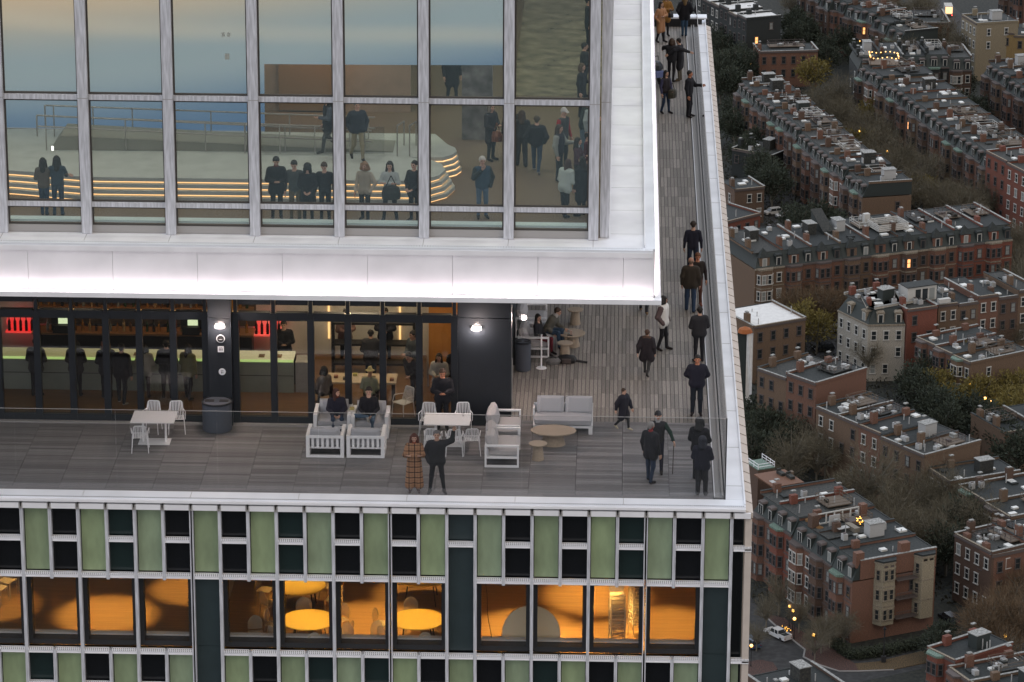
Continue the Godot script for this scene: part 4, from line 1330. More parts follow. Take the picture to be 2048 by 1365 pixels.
func city() -> void:
	var ordinal := ["first", "second", "third", "fourth", "fifth", "sixth", "seventh", "eighth", "ninth", "tenth", "eleventh", "twelfth", "thirteenth", "fourteenth"]
	# x, z of the left front corner, turn, length, depth, height of the eaves, houses, style, walls, description, side counted from
	var rows := [
		[22.7, -537.2, -63.3, 29.1, 13.6, 9.6, 5, "mansard", ["brick", "redbrick", "brick", "darkbrick", "brick"], "red brick mansard house in the row above the white pickup"],
		[25.7, -607.9, -47.3, 13.2, 11.6, 13.0, 2, "flat", ["brown", "brick"], "tall brown brick house with blank side wall, upper courtyard row"],
		[36.8, -590.9, -52.3, 25.5, 11.6, 10.5, 5, "flat", ["brown", "brown", "brick", "brown", "brown"], "brown brick house in the long courtyard row"],
		[57.3, -566.4, -64.6, 6.4, 12.3, 8.0, 1, "flat", ["brown"], "low brown house with curved skylit roof below the long courtyard row"],
		[62.3, -557.8, -62.0, 14.0, 12.0, 7.4, 2, "bow", ["darkbrick", "brown"], "low house with green glazed roof hatches at the right edge"],
		[44.7, -657.2, -59.1, 9.2, 9.9, 10.0, 1, "cream", ["whitewash"], "white painted corner house with black mansard roof and red chimneys"],
		[50.5, -647.3, 6.0, 6.4, 9.0, 10.0, 1, "cream", ["whitewash"], "white painted front wing with three yellow dormers"],
		[58.8, -647.8, 24.9, 5.8, 11.4, 12.5, 1, "flat", ["redbrick"], "bright red house with white rooftop room beside the white corner house"],
		[65.8, -653.7, 25.9, 23, 11.6, 12.0, 5, "flat", ["brown", "brown", "brick", "darkbrick", "brown"], "brown house in the flat-roofed row right of the rooftop room"],
		[60.5, -641.8, -56.7, 14.5, 13.0, 9.0, 3, "bow", ["brick", "brick", "brown"], "bow-fronted brick house with decked roof below the flat-roofed row"],
		[27.6, -682.0, 23.4, 51.8, 15.0, 11.0, 9, "turret", ["brown", "brick", "brick", "brown", "brick", "darkbrick", "brick", "redbrick", "redbrick"], "red house with turret dormers in the long turreted row"],
		[27.9, -844.8, -75.0, 92, 9.8, 10.0, 14, "mansard", ["darkbrick", "brown", "brick"], "dark house in the long left-hand diagonal row"],
		[60.7, -863.4, -74.0, 79.5, 12.5, 10.0, 12, "mansard", ["darkbrick", "brick", "brown"], "dark mansard house in the right-hand diagonal row"],
		[61.7, -873.9, 5.7, 27, 12.0, 9.0, 5, "mansard", ["slate", "darkbrick", "slate"], "dark slate house in the short row below the yellow building"],
		[94.7, -865.0, -72.2, 33, 12.0, 10.0, 5, "mansard", ["darkbrick", "brown", "brick"], "brown house in the row at the upper right edge"],
		[93.5, -919.0, -73.0, 8.8, 10, 13.0, 1, "flat", ["sand"], "tall pale yellow apartment block at the upper right"],
		[100.0, -912.0, -8.0, 13, 12.6, 10.0, 2, "flat", ["yellow"], "ochre yellow house wing beside the pale yellow block"],
		[79.9, -929.7, 2.8, 9.0, 13.0, 9.0, 1, "flat", ["brick"], "dark red brick house with red chimney, top centre"],
		[35.9, -898.0, 8.8, 13.2, 7.5, 8.0, 1, "flat", ["brick"], "low brick building with shop lights before the dark trees"],
		[15.8, -955.3, -67.3, 36, 8.5, 12.0, 7, "white", ["slate"], "white-roofed terrace house at the top beside the deck"],
		[26.2, -644.4, 30.0, 10.4, 10.8, 10.0, 1, "white", ["brown"], "brown house with white flat roof left of the parked cars"],
		[58.7, -525.8, -57.2, 8.6, 10.1, 10.0, 1, "flat", ["darkbrick"], "dark brick house with pale roof edge and tall side wall"],
		[64.5, -516.8, 29.8, 12.4, 8.6, 10.0, 2, "flat", ["brick", "brick"], "red brick house front right of the tall dark side wall"],
		[49.8, -473.2, -52.2, 5.4, 10.4, 10.0, 1, "bow", ["redbrick"], "red bow-fronted house with roof lounge at the bottom edge"],
		[52.9, -467.2, -63.8, 10.7, 11.7, 9.6, 2, "bow", ["brick", "brown"], "house with white air conditioners at the bottom right corner"],
		[24.8, -450.6, 29.1, 9.8, 9.0, 10.0, 1, "flat", ["darkbrick"], "black flat-roofed house at the bottom edge beside the tower"],
		[22.4, -730.7, 42.9, 9.2, 8.6, 8.0, 1, "flat", ["redbrick"], "bright red house with white framed windows beside the parapet"],
		[25.4, -762.7, 22.0, 6.3, 7.7, 7.0, 1, "flat", ["tan"], "small tan shed-roofed house beside the parapet"],
		[25.9, -805.2, -33.9, 9.5, 8.7, 6.0, 1, "flat", ["slate"], "low black house in front of the left diagonal row"],
		[86.4, -767.8, -66.0, 24, 10.6, 14.0, 3, "flat", ["redbrick", "redbrick", "brick"], "tall red apartment house at the right edge"],
		[49.9, -964.9, -71.4, 18.0, 9.3, 9.0, 3, "mansard", ["darkbrick"], "dark house at the top edge right of the white roofs"],
		[68.3, -926.9, -65.8, 14.4, 9.6, 8.0, 2, "mansard", ["darkbrick", "slate"], "dark house between the far trees, top centre"],
		[57.8, -946.0, -60.2, 17.8, 9.1, 9.0, 3, "mansard", ["brick", "darkbrick"], "reddish house in the far row at the top"],
		[110.8, -985.3, -60, 30, 10, 11.0, 5, "bow", ["darkbrick", "brick"], "brick house in the farthest row at the top right"],
		[52.0, -1020.0, -60, 30, 10, 9.0, 5, "mansard", ["darkbrick", "brown"], "dark house in the farthest row at the top"],
		[73.9, -587.8, 27.0, 18, 10, 8.0, 3, "flat", ["brown", "tan", "slate"], "low grey house in the gardens at the right edge"],
	]
	for i in rows.size():
		var q: Array = rows[i]
		var r := RandomNumberGenerator.new()
		r.seed = 100 + i
		var n: int = q[6]
		var turn := deg_to_rad(q[2])
		var w: float = q[3] / n
		for k in n:
			var h: float = q[5] + (r.randf_range(-0.5, 0.5) if n > 1 and q[7] != "turret" else 0.0)
			var p := Vector3(q[0], GROUND, q[1]) + Vector3(cos(turn), 0, -sin(turn)) * w * k * HOUSE
			var label: String = q[9] if n == 1 else "%s from the %s end, %s" % [ordinal[k], "left" if absf(q[2]) < 45.0 else "far", q[9]]
			var walls: Array = q[8]
			house(label, "", p, turn, w, q[4], h, q[7], M["w_" + walls[k % walls.size()]], r, k == 0, k == n - 1)
	special_roofs()


func special_roofs() -> void:
	# cream bays and dark balconies on the end of the corner row
	var turn := deg_to_rad(-63.3)
	var u := Vector3(cos(turn), 0, -sin(turn))
	var b := thing("bay_tower_wall", "brick end wall with two cream bay towers and dark balconies, lower right", "house", Vector3(22.7, GROUND, -537.2) + u * 29.15 * HOUSE, turn + PI / 2)
	# local x now runs along the depth, z outwards
	for k in 2:
		var x: float = [5.2, 11.6][k]
		var bay := Node3D.new()
		bay.name = "bay_tower"
		bay.position = Vector3(x, 0, 0)
		b.add_child(bay, true)
		var g := Geo.new()
		g.prism(half_octagon(3.4, 1.2), 2.4, 11.7)
		geo("wall", g, M.w_cream, bay)
		for mo in [[3.7, 1.35, 11.7, 11.95], [3.5, 1.26, 8.2, 8.36], [3.5, 1.26, 5.2, 5.36]]:
			var c := Geo.new()
			c.prism(half_octagon(mo[0], mo[1]), mo[2], mo[3])
			geo("moulding", c, M.stone_trim, bay)
		var t := Geo.new()
		t.prism(half_octagon(3.7, 1.35), 11.95, 12.2)
		geo("cap", t, M.tar_roof, bay)
		for y in [10.0, 7.0, 4.0]:
			if k == 0:
				for s in [-0.48, 0.48]:
					window_parts(bay, Vector3(s, y, 1.2), 0, 0.62, 1.6, M.stone_trim, M.house_pane)
			window_parts(bay, Vector3(-1.36, y, 0.56), -1.03, 0.62, 1.6, M.stone_trim, M.house_pane)
			if k == 0:
				window_parts(bay, Vector3(1.36, y, 0.56), 1.03, 0.62, 1.6, M.stone_trim, M.blind_pane)
			for s in [-0.5, 0.5]:
				pbox("small_pane", Vector3(s, 11.3, 1.21), Vector3(0.6, 0.3, 0.04), M.dark_frame, bay)
	for y in [3.0, 5.9, 8.8]:
		pbox("balcony", Vector3(8.40, y, 0.56), Vector3(3.4, 0.14, 1.1), M.dark_frame, b)
		var rail := Geo.new()
		for k in 14:
			rail.box(Vector3(6.8 + k * 0.25, y + 0.5, 1.08), Vector3(0.03, 0.95, 0.03))
		rail.box(Vector3(8.4, y + 0.98, 1.08), Vector3(3.4, 0.06, 0.05))
		geo("balcony_rail", rail, M.dark_frame, b)
	pbox("gable", Vector3(7.4, 10.95, -0.12), Vector3(12.4, 2.9, 0.3), M.w_brick, b)
	pbox("gable_cap", Vector3(7.4, 12.44, -0.12), Vector3(12.4, 0.1, 0.42), M.pale_cap, b)
	pbox("chimney", Vector3(1.2, 12.4, -0.6), Vector3(1.3, 2.2, 1.0), M.w_brick, b)
	pbox("chimney", Vector3(8.6, 12.6, -0.7), Vector3(1.5, 2.4, 1.0), M.w_brick, b)
	# brown roof deck with loungers
	var y := GROUND + 12.35 * HOUSE
	var rd := thing("roof_deck", "red-brown roof deck with grey loungers at the upper end of the corner row", "roof deck", Vector3(27.6, y, -544.8), turn)
	pbox("platform", Vector3(0, 0.35, 0), Vector3(6.0, 0.2, 5.2), mat("red_deck", 0.19, 0.085, 0.045, 0.8, 0.0, "grain", Vector3(0.5, 0.5, 0.5)), rd)
	for p in [[-1.2, -1.0], [0.6, -1.6]]:
		pbox("lounger", Vector3(p[0], 0.7, p[1]), Vector3(1.6, 0.4, 0.7), M.tar_roof3, rd)
		pbox("headrest", Vector3(p[0] - 0.7, 0.95, p[1]), Vector3(0.2, 0.5, 0.7), M.tar_roof3, rd)
	pbox("mat", Vector3(1.5, 0.47, 1.6), Vector3(2.0, 0.06, 0.7), M.ac_unit, rd)
	pbox("planter", Vector3(-0.4, 0.75, -2.4), Vector3(0.6, 0.6, 0.4), M.deck_wood, rd)
	# white framed windscreen, patio and rust planters
	var ws := thing("windscreen", "white framed windscreen with five openings on the corner row roof", "screen wall", Vector3(37.5, y, -524.3), deg_to_rad(29))
	pbox("top_rail", Vector3(0, 1.7, 0), Vector3(7.0, 0.16, 0.14), M.white_frame, ws)
	pbox("bottom_rail", Vector3(0, 0.2, 0), Vector3(7.0, 0.16, 0.14), M.white_frame, ws)
	for k in 6:
		pbox("post", Vector3(-3.42 + k * 1.368, 0.9, 0), Vector3(0.18, 1.7, 0.16), M.white_frame, ws)
	pbox("pier", Vector3(4.1, 0.9, 0), Vector3(1.0, 2.4, 1.0), M.w_brick, ws)
	pbox("pier", Vector3(-4.2, 0.9, 0), Vector3(1.2, 1.9, 1.2), M.w_darkbrick, ws)
	var pt := thing("patio", "roof patio with pale table and seats behind rust planters", "roof terrace", Vector3(37.8, y, -519.8), deg_to_rad(29))
	pbox("floor", Vector3(0, 0.08, 0), Vector3(7.0, 0.12, 4.4), M.tar_roof3, pt)
	pbox("pergola_panel", Vector3(-0.7, 1.5, -0.8), Vector3(1.8, 1.6, 0.1), M.ac_unit, pt)
	pbox("table", Vector3(-0.1, 0.7, 0.5), Vector3(1.8, 0.1, 1.0), M.ac_unit, pt)
	pbox("sofa", Vector3(1.5, 0.45, 0.6), Vector3(0.9, 0.7, 2.6), M.tan_sofa if M.has("tan_sofa") else mat("tan_sofa", 0.16, 0.14, 0.11), pt)
	pbox("tub", Vector3(2.6, 0.5, -1.2), Vector3(1.5, 0.8, 1.5), M.dark_frame, pt)
	var lt := Geo.new()
	for k in 16:
		lt.box(Vector3(3.2 + 0.5 * sin(k * 2.1), 0.5 + 0.06 * k, -0.4 + 0.4 * cos(k * 1.7)), Vector3(0.09, 0.09, 0.09))
	geo("string_lights", lt, lamp_mat("string_glow", Color(1, 0.7, 0.15), 2.5), pt)
	for k in 2:
		var g := Geo.new()
		g.lathe(Vector3.ZERO, [Vector2(0, 0), Vector2(0.7, 0.1), Vector2(0.95, 0.9), Vector2(0.7, 1.7), Vector2(0, 2.1)], 9)
		tag(geo("rust_bush", g, mat("rust_leaf", 0.24, 0.12, 0.035, 0.95, 0.0, "mottle", Vector3(1.2, 1.2, 1.2)), self, Vector3([32.3, 34.0][k], y - 1.5, [-524.8, -520.8][k])), ["rust-brown potted bush, upper of two by the white dormers", "rust-brown potted bush, lower of two by the white dormers"][k], "bush")
	# roof terrace with white railing on the turreted row
	var wr := thing("white_railing", "white slatted railing round a roof terrace on the turreted row", "railing", Vector3(58.3, GROUND + 14.0 * HOUSE, -703.8), deg_to_rad(23.4))
	for k in 4:
		var yy := 0.25 + k * 0.33
		pbox("slat", Vector3(0, yy, 2.3), Vector3(6.0, 0.2, 0.08), M.white_frame, wr)
		pbox("slat", Vector3(0, yy, -2.3), Vector3(6.0, 0.2, 0.08), M.white_frame, wr)
		pbox("slat", Vector3(3.0, yy + 0.001, 0), Vector3(0.08, 0.2, 4.6), M.white_frame, wr)
		pbox("slat", Vector3(-3.0, yy + 0.001, 0), Vector3(0.08, 0.2, 4.6), M.white_frame, wr)
	pbox("deck", Vector3(0, 0.1, 0), Vector3(5.9, 0.1, 4.5), M.deck_wood, wr)
	pbox("air_conditioner", Vector3(-2.6, 1.1, -3.6), Vector3(1.1, 1.8, 0.9), M.white_frame, wr)
	# wedge shaped stair house
	var sw := thing("stair_house", "grey wedge-shaped stair house on the left of the turreted row", "stair house", Vector3(43.3, GROUND + 13.8 * HOUSE, -702.2), deg_to_rad(23.4))
	var wg := Geo.new()
	wg.hexa([Vector3(-1.0, 0, 2.6), Vector3(1.0, 0, 2.6), Vector3(1.0, 0, -2.6), Vector3(-1.0, 0, -2.6), Vector3(-1.0, 0.4, 2.6), Vector3(1.0, 0.4, 2.6), Vector3(1.0, 3.2, -2.6), Vector3(-1.0, 3.2, -2.6)])
	geo("body", wg, M.mansard, sw)
	var wr2 := Geo.new()
	wr2.hexa([Vector3(-1.1, 0.42, 2.7), Vector3(1.1, 0.42, 2.7), Vector3(1.1, 3.24, -2.7), Vector3(-1.1, 3.24, -2.7), Vector3(-1.1, 0.54, 2.7), Vector3(1.1, 0.54, 2.7), Vector3(1.1, 3.36, -2.7), Vector3(-1.1, 3.36, -2.7)])
	geo("roof", wr2, M.tar_roof3, sw)
	# white rooftop room with glass doors
	var wp := thing("rooftop_room", "white rooftop room with glass doors on the bright red house", "rooftop room", Vector3(62.3, GROUND + 12.7 * HOUSE, -654.8), deg_to_rad(24.9))
	pbox("wall", Vector3(0, 1.3, -1.2), Vector3(5.6, 2.6, 2.6), M.white_frame, wp)
	pbox("roof", Vector3(0, 2.68, -1.2), Vector3(6.0, 0.14, 3.0), M.tar_roof2, wp)
	for k in 3:
		pbox("glass_door", Vector3(-0.8 + k * 1.35, 1.15, 0.12), Vector3(1.0, 2.0, 0.06), M.house_pane if k < 2 else M.blind_pane, wp)
	pbox("planter", Vector3(3.0, 0.4, 2.4), Vector3(2.2, 0.7, 0.8), M.white_frame, wp)
	# pale sheet hanging on a scaffold beside the parapet
	var sh := thing("draped_sheet", "long pale sheet hanging from a scaffold right beside the parapet", "sheet", Vector3(24.2, GROUND, -629.6))
	var sg := Geo.new()
	for k in 12:
		var y0 := 0.4 + k * 1.05
		for j in 4:
			var x0 := j * 0.26
			var dz := func(xx: float, yv: float) -> float: return 0.16 * sin(xx * 6.0 + yv * 0.5)
			sg.quad(Vector3(x0, y0, dz.call(x0, y0)), Vector3(x0 + 0.26, y0, dz.call(x0 + 0.26, y0)), Vector3(x0 + 0.26, y0 + 1.05, dz.call(x0 + 0.26, y0 + 1.05)), Vector3(x0, y0 + 1.05, dz.call(x0, y0 + 1.05)))
	geo("sheet", sg, M.white_roof, sh)
	pbox("scaffold", Vector3(-0.9, 6.5, -0.8), Vector3(1.8, 13, 1.2), M.mansard, sh)
	var og := Geo.new()
	og.lathe(Vector3(-0.3, 13, -0.5), [Vector2(0, 0), Vector2(1.3, 0.1), Vector2(1.0, 0.7), Vector2(0, 1.1)], 9)
	geo("orange_cover", og, mat("orange_tarp", 0.24, 0.075, 0.02, 0.9), sh)
	# pale green roof with a white railing at the parapet
	var gr := thing("railed_roof", "pale green roof with a white railing peeping past the parapet corner", "roof terrace", Vector3(24.4, GROUND + 15.4, -553.5), deg_to_rad(-63.3))
	pbox("roof", Vector3(0, 0, 0), Vector3(5.0, 0.2, 3.6), M.copper, gr)
	pbox("wall", Vector3(0, -7.7, 0), Vector3(4.9, 15.2, 3.5), M.w_darkbrick, gr)
	for yy in [0.55, 1.1]:
		pbox("rail", Vector3(0, yy, 1.75), Vector3(5.0, 0.07, 0.07), M.white_metal, gr)
		pbox("rail", Vector3(2.46, yy, 0), Vector3(0.07, 0.07, 3.5), M.white_metal, gr)
		pbox("rail", Vector3(0, yy, -1.75), Vector3(5.0, 0.07, 0.07), M.white_metal, gr)
	for xx in [-2.4, -0.8, 0.8, 2.46]:
		pbox("post", Vector3(xx, 0.6, 1.75), Vector3(0.08, 1.2, 0.08), M.white_metal, gr)
		pbox("post", Vector3(xx, 0.6, -1.75), Vector3(0.08, 1.2, 0.08), M.white_metal, gr)
	# fairy-lit roof terrace far up the right diagonal row
	var fl := thing("lit_roof_terrace", "roof terrace strung with amber fairy lights on the right diagonal row", "roof terrace", Vector3(67.8, GROUND + 13.2 * HOUSE, -862.8))
	var fg := Geo.new()
	for k in 26:
		var a := TAU * k / 26
		fg.box(Vector3(clampf(cos(a) * 4.2, -3.0, 3.0), 1.6 + 0.15 * sin(k * 1.3), clampf(sin(a) * 3.6, -2.6, 2.6)), Vector3(0.22, 0.16, 0.22))
	geo("fairy_lights", fg, lamp_mat("fairy_glow", Color(1, 0.72, 0.3), 2.0), fl)
	pbox("floor", Vector3(0, 0.1, 0), Vector3(6.4, 0.2, 5.6), M.deck_wood, fl)
	for x in [-3.0, 3.0]:
		for z in [-2.6, 2.6]:
			pbox("post", Vector3(x, 0.9, z), Vector3(0.12, 1.8, 0.12), M.dark_frame, fl)
	for o in [b, rd, ws, pt, wr, sw, wp, sh, fl]:
		o.scale = Vector3.ONE * HOUSE


# ---------------------------------------------------------------- trees
func crown_mesh(sd: int, leafy: bool, branches: int, per: int, rx: float, ry: float, cy: float) -> Array:
	var r := RandomNumberGenerator.new()
	r.seed = sd
	var wood := Geo.new()
	var twigs := Geo.new()
	wood.bar(Vector3.ZERO, Vector3(0.1, cy * 0.55, 0), 0.2, 6, 0.14)
	for i in branches:
		var a := r.randf() * TAU
		var rad := sqrt(r.randf()) * rx
		var tip := Vector3(cos(a) * rad, cy + r.randf_range(-0.75, 1.0) * ry * sqrt(maxf(0.05, 1.0 - pow(rad / rx, 2.0))), sin(a) * rad)
		var root := Vector3(0.1, cy * r.randf_range(0.35, 0.6), 0)
		var mid := root.lerp(tip, 0.5) + Vector3(0, 0.5, 0)
		wood.bar(root, mid, 0.10, 4, 0.06)
		wood.bar(mid, tip, 0.06, 3, 0.02)
		for j in per:
			var q := Vector3(r.randfn(), r.randfn(), r.randfn())
			var s := mid.lerp(tip, r.randf_range(0.35, 1.1)) + q * 0.42
			var d := (q + (tip - root).normalized() * 0.9 + Vector3(0, 0.3, 0)).normalized()
			var side := d.cross(Vector3(r.randfn(), r.randfn(), r.randfn())).normalized()
			if leafy:
				var l := r.randf_range(0.22, 0.42)
				twigs.tri(s, s + d * l + side * l * 0.35, s + d * l - side * l * 0.35)
				twigs.tri(s + d * l + side * l * 0.35, s + d * l * 1.6, s + d * l - side * l * 0.35)
			else:
				var l := r.randf_range(0.5, 1.2)
				twigs.tri(s - side * 0.022, s + side * 0.022, s + d * l)
	return [wood.mesh(), twigs.mesh()]


func trees() -> void:
	mat("bark", 0.12, 0.108, 0.085, 0.95)
	mat("twig_bare", 0.100, 0.086, 0.056, 0.95)
	mat("twig_olive", 0.125, 0.098, 0.022, 0.95)
	mat("twig_dark", 0.026, 0.034, 0.021, 0.95)
	mat("twig_rust", 0.105, 0.068, 0.036, 0.95)
	var shapes := {
		"bare": [crown_mesh(1, false, 46, 56, 3.6, 3.2, 5.6), crown_mesh(2, false, 42, 60, 3.1, 3.6, 6.0), crown_mesh(3, false, 52, 50, 4.0, 2.8, 5.4)],
		"olive": [crown_mesh(4, true, 40, 46, 3.2, 2.8, 5.0), crown_mesh(5, true, 36, 50, 2.8, 3.0, 5.0)],
		"dark": [crown_mesh(6, true, 44, 48, 3.2, 3.4, 4.6), crown_mesh(7, true, 40, 50, 2.9, 3.0, 4.4)],
		"rust": [crown_mesh(8, false, 54, 60, 3.4, 3.0, 5.0), crown_mesh(9, false, 50, 60, 3.0, 2.8, 4.8)],
	}
	var names := {"bare": "bare_tree", "olive": "yellowing_tree", "dark": "evergreen_tree", "rust": "brown_tree"}
	var groves := [
		["bare", "bare tree between the two long diagonal rows", [[51.7, -850.8], [56.4, -840.8], [61.2, -830.8], [63.8, -811.3], [56.9, -813.4], [60.3, -796.9], [65.3, -787.8], [70.3, -778.9], [73.5, -765.8], [77.4, -761.5], [69.8, -803.4], [56.3, -861.7], [66.0, -827.5], [73.7, -790.5], [65.7, -765.4], [76.7, -774.8], [80.5, -755.3], [50.4, -856.5], [56.2, -845.5], [58.7, -831.7], [65.8, -806.5], [58.5, -817.0], [60.7, -799.5], [63.9, -792.8], [68.3, -772.7], [74.9, -761.4], [79.4, -765.3], [68.5, -801.2], [57.3, -855.5]]],
		["olive", "yellowing tree between the two diagonal rows", [[64.3, -849.2], [58.9, -816.3], [72.8, -778.7]]],
		["olive", "round yellow-green tree in front of the low brick building", [[50.5, -887.8]]],
		["dark", "dark tree left of the left diagonal row", [[27.4, -834.7], [29.3, -810.0], [32.5, -793.7], [35.2, -777.8], [38.5, -756.0], [40.3, -741.3], [45.4, -747.8], [48.7, -741.7], [32.2, -819.9], [26.7, -855.3], [29.8, -840.5], [29.8, -807.2], [32.8, -797.8], [35.2, -782.9], [40.7, -751.0], [40.7, -743.4], [47.4, -746.5], [50.4, -737.0]]],
		["rust", "red-brown tree before the turreted red row", [[36.7, -677.4], [42.3, -679.4], [47.8, -683.3], [44.5, -696.0], [39.7, -688.4], [34.3, -666.7], [49.7, -696.3], [36.7, -677.9], [42.8, -679.8], [46.2, -685.0], [46.3, -700.9], [37.4, -686.5]]],
		["olive", "yellowish shrubby tree in front of the turreted red row", [[40.8, -665.2], [38.5, -670.3]]],
		["bare", "bare tree with forked dark trunk before the white corner house", [[50.8, -647.8]]],
		["dark", "dark evergreen in the courtyard left of the courtyard row", [[26.6, -610.7], [28.7, -601.7], [25.1, -595.5], [29.9, -592.9], [26.7, -586.9], [33.0, -595.9], [24.2, -585.4], [25.6, -609.9], [28.7, -602.8], [27.3, -598.0], [29.6, -595.2], [27.3, -588.7]]],
		["bare", "bare tree in the courtyard left of the courtyard row", [[31.8, -580.8], [34.7, -599.8], [36.9, -583.8], [31.4, -608.7], [37.8, -594.0], [31.2, -578.4], [33.8, -598.9], [38.8, -587.0], [29.6, -610.8]]],
		["olive", "yellow-green tree in gardens right of the white corner house", [[66.9, -639.3], [70.8, -636.2], [75.5, -636.4], [72.4, -625.0], [77.5, -619.0], [79.2, -609.9], [63.9, -627.8], [80.5, -628.5], [66.4, -621.7], [68.0, -637.8], [69.7, -637.4], [74.0, -636.4], [70.2, -622.8]]],
		["dark", "dark tree in gardens right of the white corner house", [[59.2, -627.7], [61.5, -618.3], [65.4, -609.3], [69.5, -609.4], [73.0, -603.5], [75.7, -594.8], [61.9, -635.8], [76.3, -586.2], [63.4, -603.2], [60.7, -623.0], [62.3, -613.8], [63.4, -610.8], [71.3, -606.7], [72.2, -599.3], [75.9, -591.8]]],
		["bare", "large pale bare tree behind the roof with the white screen", [[45.7, -562.0]]],
		["bare", "bare tree between corner house and courtyard row", [[49.9, -552.9], [53.2, -545.3], [56.7, -542.9], [60.3, -548.2], [55.5, -558.4], [64.3, -556.2], [59.8, -558.7], [49.9, -540.0], [42.0, -561.9], [65.3, -545.8], [49.2, -555.0], [53.0, -547.8], [55.9, -539.0], [59.9, -551.7], [53.8, -560.8], [65.5, -557.0], [59.2, -561.5], [51.9, -540.4]]],
		["dark", "dark tree behind the corner house with cream bays", [[55.4, -538.4], [58.5, -537.3], [62.8, -548.9]]],
		["rust", "brown tree at the lower right beside the tall brick side wall", [[63.8, -500.8], [67.4, -506.7], [70.4, -518.4], [61.4, -498.4], [64.9, -494.2], [68.5, -499.9]]],
		["dark", "dark green evergreen right of the cream bays", [[55.0, -499.3], [52.9, -496.6]]],
		["bare", "thin bare street tree at the corner with the pickup", [[24.4, -509.9], [22.4, -500.7], [32.4, -496.6], [33.7, -499.9], [35.3, -502.3], [30.2, -508.9], [37.8, -502.4], [26.9, -517.0]]],
		["dark", "dark tree near the white-roofed terrace house", [[26.9, -922.5], [24.8, -893.4], [29.3, -905.0], [27.6, -879.5], [49.9, -960.7], [52.7, -942.0], [55.5, -926.9], [47.3, -932.5], [61.5, -933.3], [64.3, -918.4], [55.5, -912.0], [27.4, -943.9], [69.3, -918.7], [33.3, -899.4], [30.1, -882.4], [25.3, -929.8], [22.3, -898.3], [30.6, -910.7], [24.8, -879.0], [47.8, -950.5], [50.3, -940.8]]],
		["bare", "bare tree near the far red building at the top", [[66.7, -945.7], [74.3, -909.9], [87.5, -973.5], [81.0, -965.4], [90.3, -934.5], [92.4, -916.7], [64.9, -967.8], [88.4, -965.8], [48.2, -973.5], [72.9, -964.9], [68.4, -946.8], [77.3, -909.8], [85.9, -974.5], [78.0, -966.2], [88.0, -926.7], [94.4, -916.2]]],
		["dark", "dark tree behind the right-hand diagonal row", [[85.8, -807.9], [88.0, -798.5], [87.9, -832.4], [92.5, -855.8], [91.3, -813.0], [87.0, -845.0], [87.0, -868.8], [91.8, -885.4], [83.4, -810.9], [87.0, -802.2], [85.8, -826.3], [91.0, -862.3]]],
		["bare", "bare tree beside the tall red apartment block on the right", [[90.9, -795.9], [84.9, -764.2], [91.7, -734.9], [89.0, -714.8], [82.5, -764.0], [88.7, -699.3], [88.5, -764.3], [93.2, -794.7], [87.7, -765.0], [93.5, -732.7], [90.2, -711.5]]],
		["bare", "bare tree beyond the brown row at the right edge", [[80.8, -669.8], [75.8, -662.5], [83.4, -662.9], [71.8, -665.9]]],
	]
	var r := RandomNumberGenerator.new()
	r.seed = 77
	var made := {}
	var ordinals := ["first", "second", "third", "fourth", "fifth", "sixth", "seventh", "eighth", "ninth", "tenth", "eleventh", "twelfth", "thirteenth", "fourteenth", "fifteenth", "sixteenth", "seventeenth", "eighteenth", "nineteenth", "twentieth", "twenty-first", "twenty-second", "twenty-third", "twenty-fourth", "twenty-fifth", "twenty-sixth", "twenty-seventh", "twenty-eighth", "twenty-ninth"]
	for gq in groves:
		var kind: String = gq[0]
		var n := 0
		var order: Array = gq[2].duplicate()
		order.sort_custom(func(a, b): return a[1] > b[1])
		for p in gq[2]:
			var v := r.randi_range(0, shapes[kind].size() - 1)
			var key := "%s%d" % [kind, v]
			var label: String = gq[1]
			if gq[2].size() > 1:
				label += ", %s nearest the viewer" % ordinals[order.find(p)]
			var o: Node3D
			if made.has(key):
				o = dup(made[key], names[kind], Vector3(p[0], GROUND, p[1]), r.randf() * TAU, label)
			else:
				o = thing(names[kind], label, "tree", Vector3(p[0], GROUND, p[1]), r.randf() * TAU)
				part("trunk", shapes[kind][v][0], M.bark, o)
				stuff(part("crown", shapes[kind][v][1], M["twig_" + kind], o))
				made[key] = o
			o.scale = Vector3.ONE * r.randf_range(1.05, 1.5) * (1.35 if "large" in label else 0.6 if "thin" in label or "evergreen right" in label else 1.0)
			if gq[2].size() > 1:
				o.set_meta("group", gq[1])
			elif o.has_meta("group"):
				o.remove_meta("group")
			n += 1
	# clipped hedge along the lawn
	var hg := Geo.new()
	var base := [Vector2(33.8, -507.8), Vector2(39.0, -497.3), Vector2(45.8, -499.8), Vector2(53.3, -504.3)]
	for k in 5200:
		var sgm := r.randi_range(0, 2)
		var c2: Vector2 = base[sgm].lerp(base[sgm + 1], r.randf())
		var c := Vector3(c2.x, GROUND + r.randf() * 1.7, c2.y) + Vector3(r.randf_range(-1.2, 1.2), 0, r.randf_range(-1.9, 0.3))
		var d := Vector3(r.randfn(), r.randfn(), r.randfn()).normalized()
		var e := d.cross(Vector3.UP).normalized()
		hg.tri(c, c + d * 0.35 + e * 0.14, c + d * 0.35 - e * 0.14)
	tag(stuff(geo("hedge", hg, mat("hedge_leaf", 0.022, 0.028, 0.014, 0.95))), "dark clipped hedge between the corner house and the lawn", "hedge")
	# low scrub covering the yards between the rows
	var sc := Geo.new()
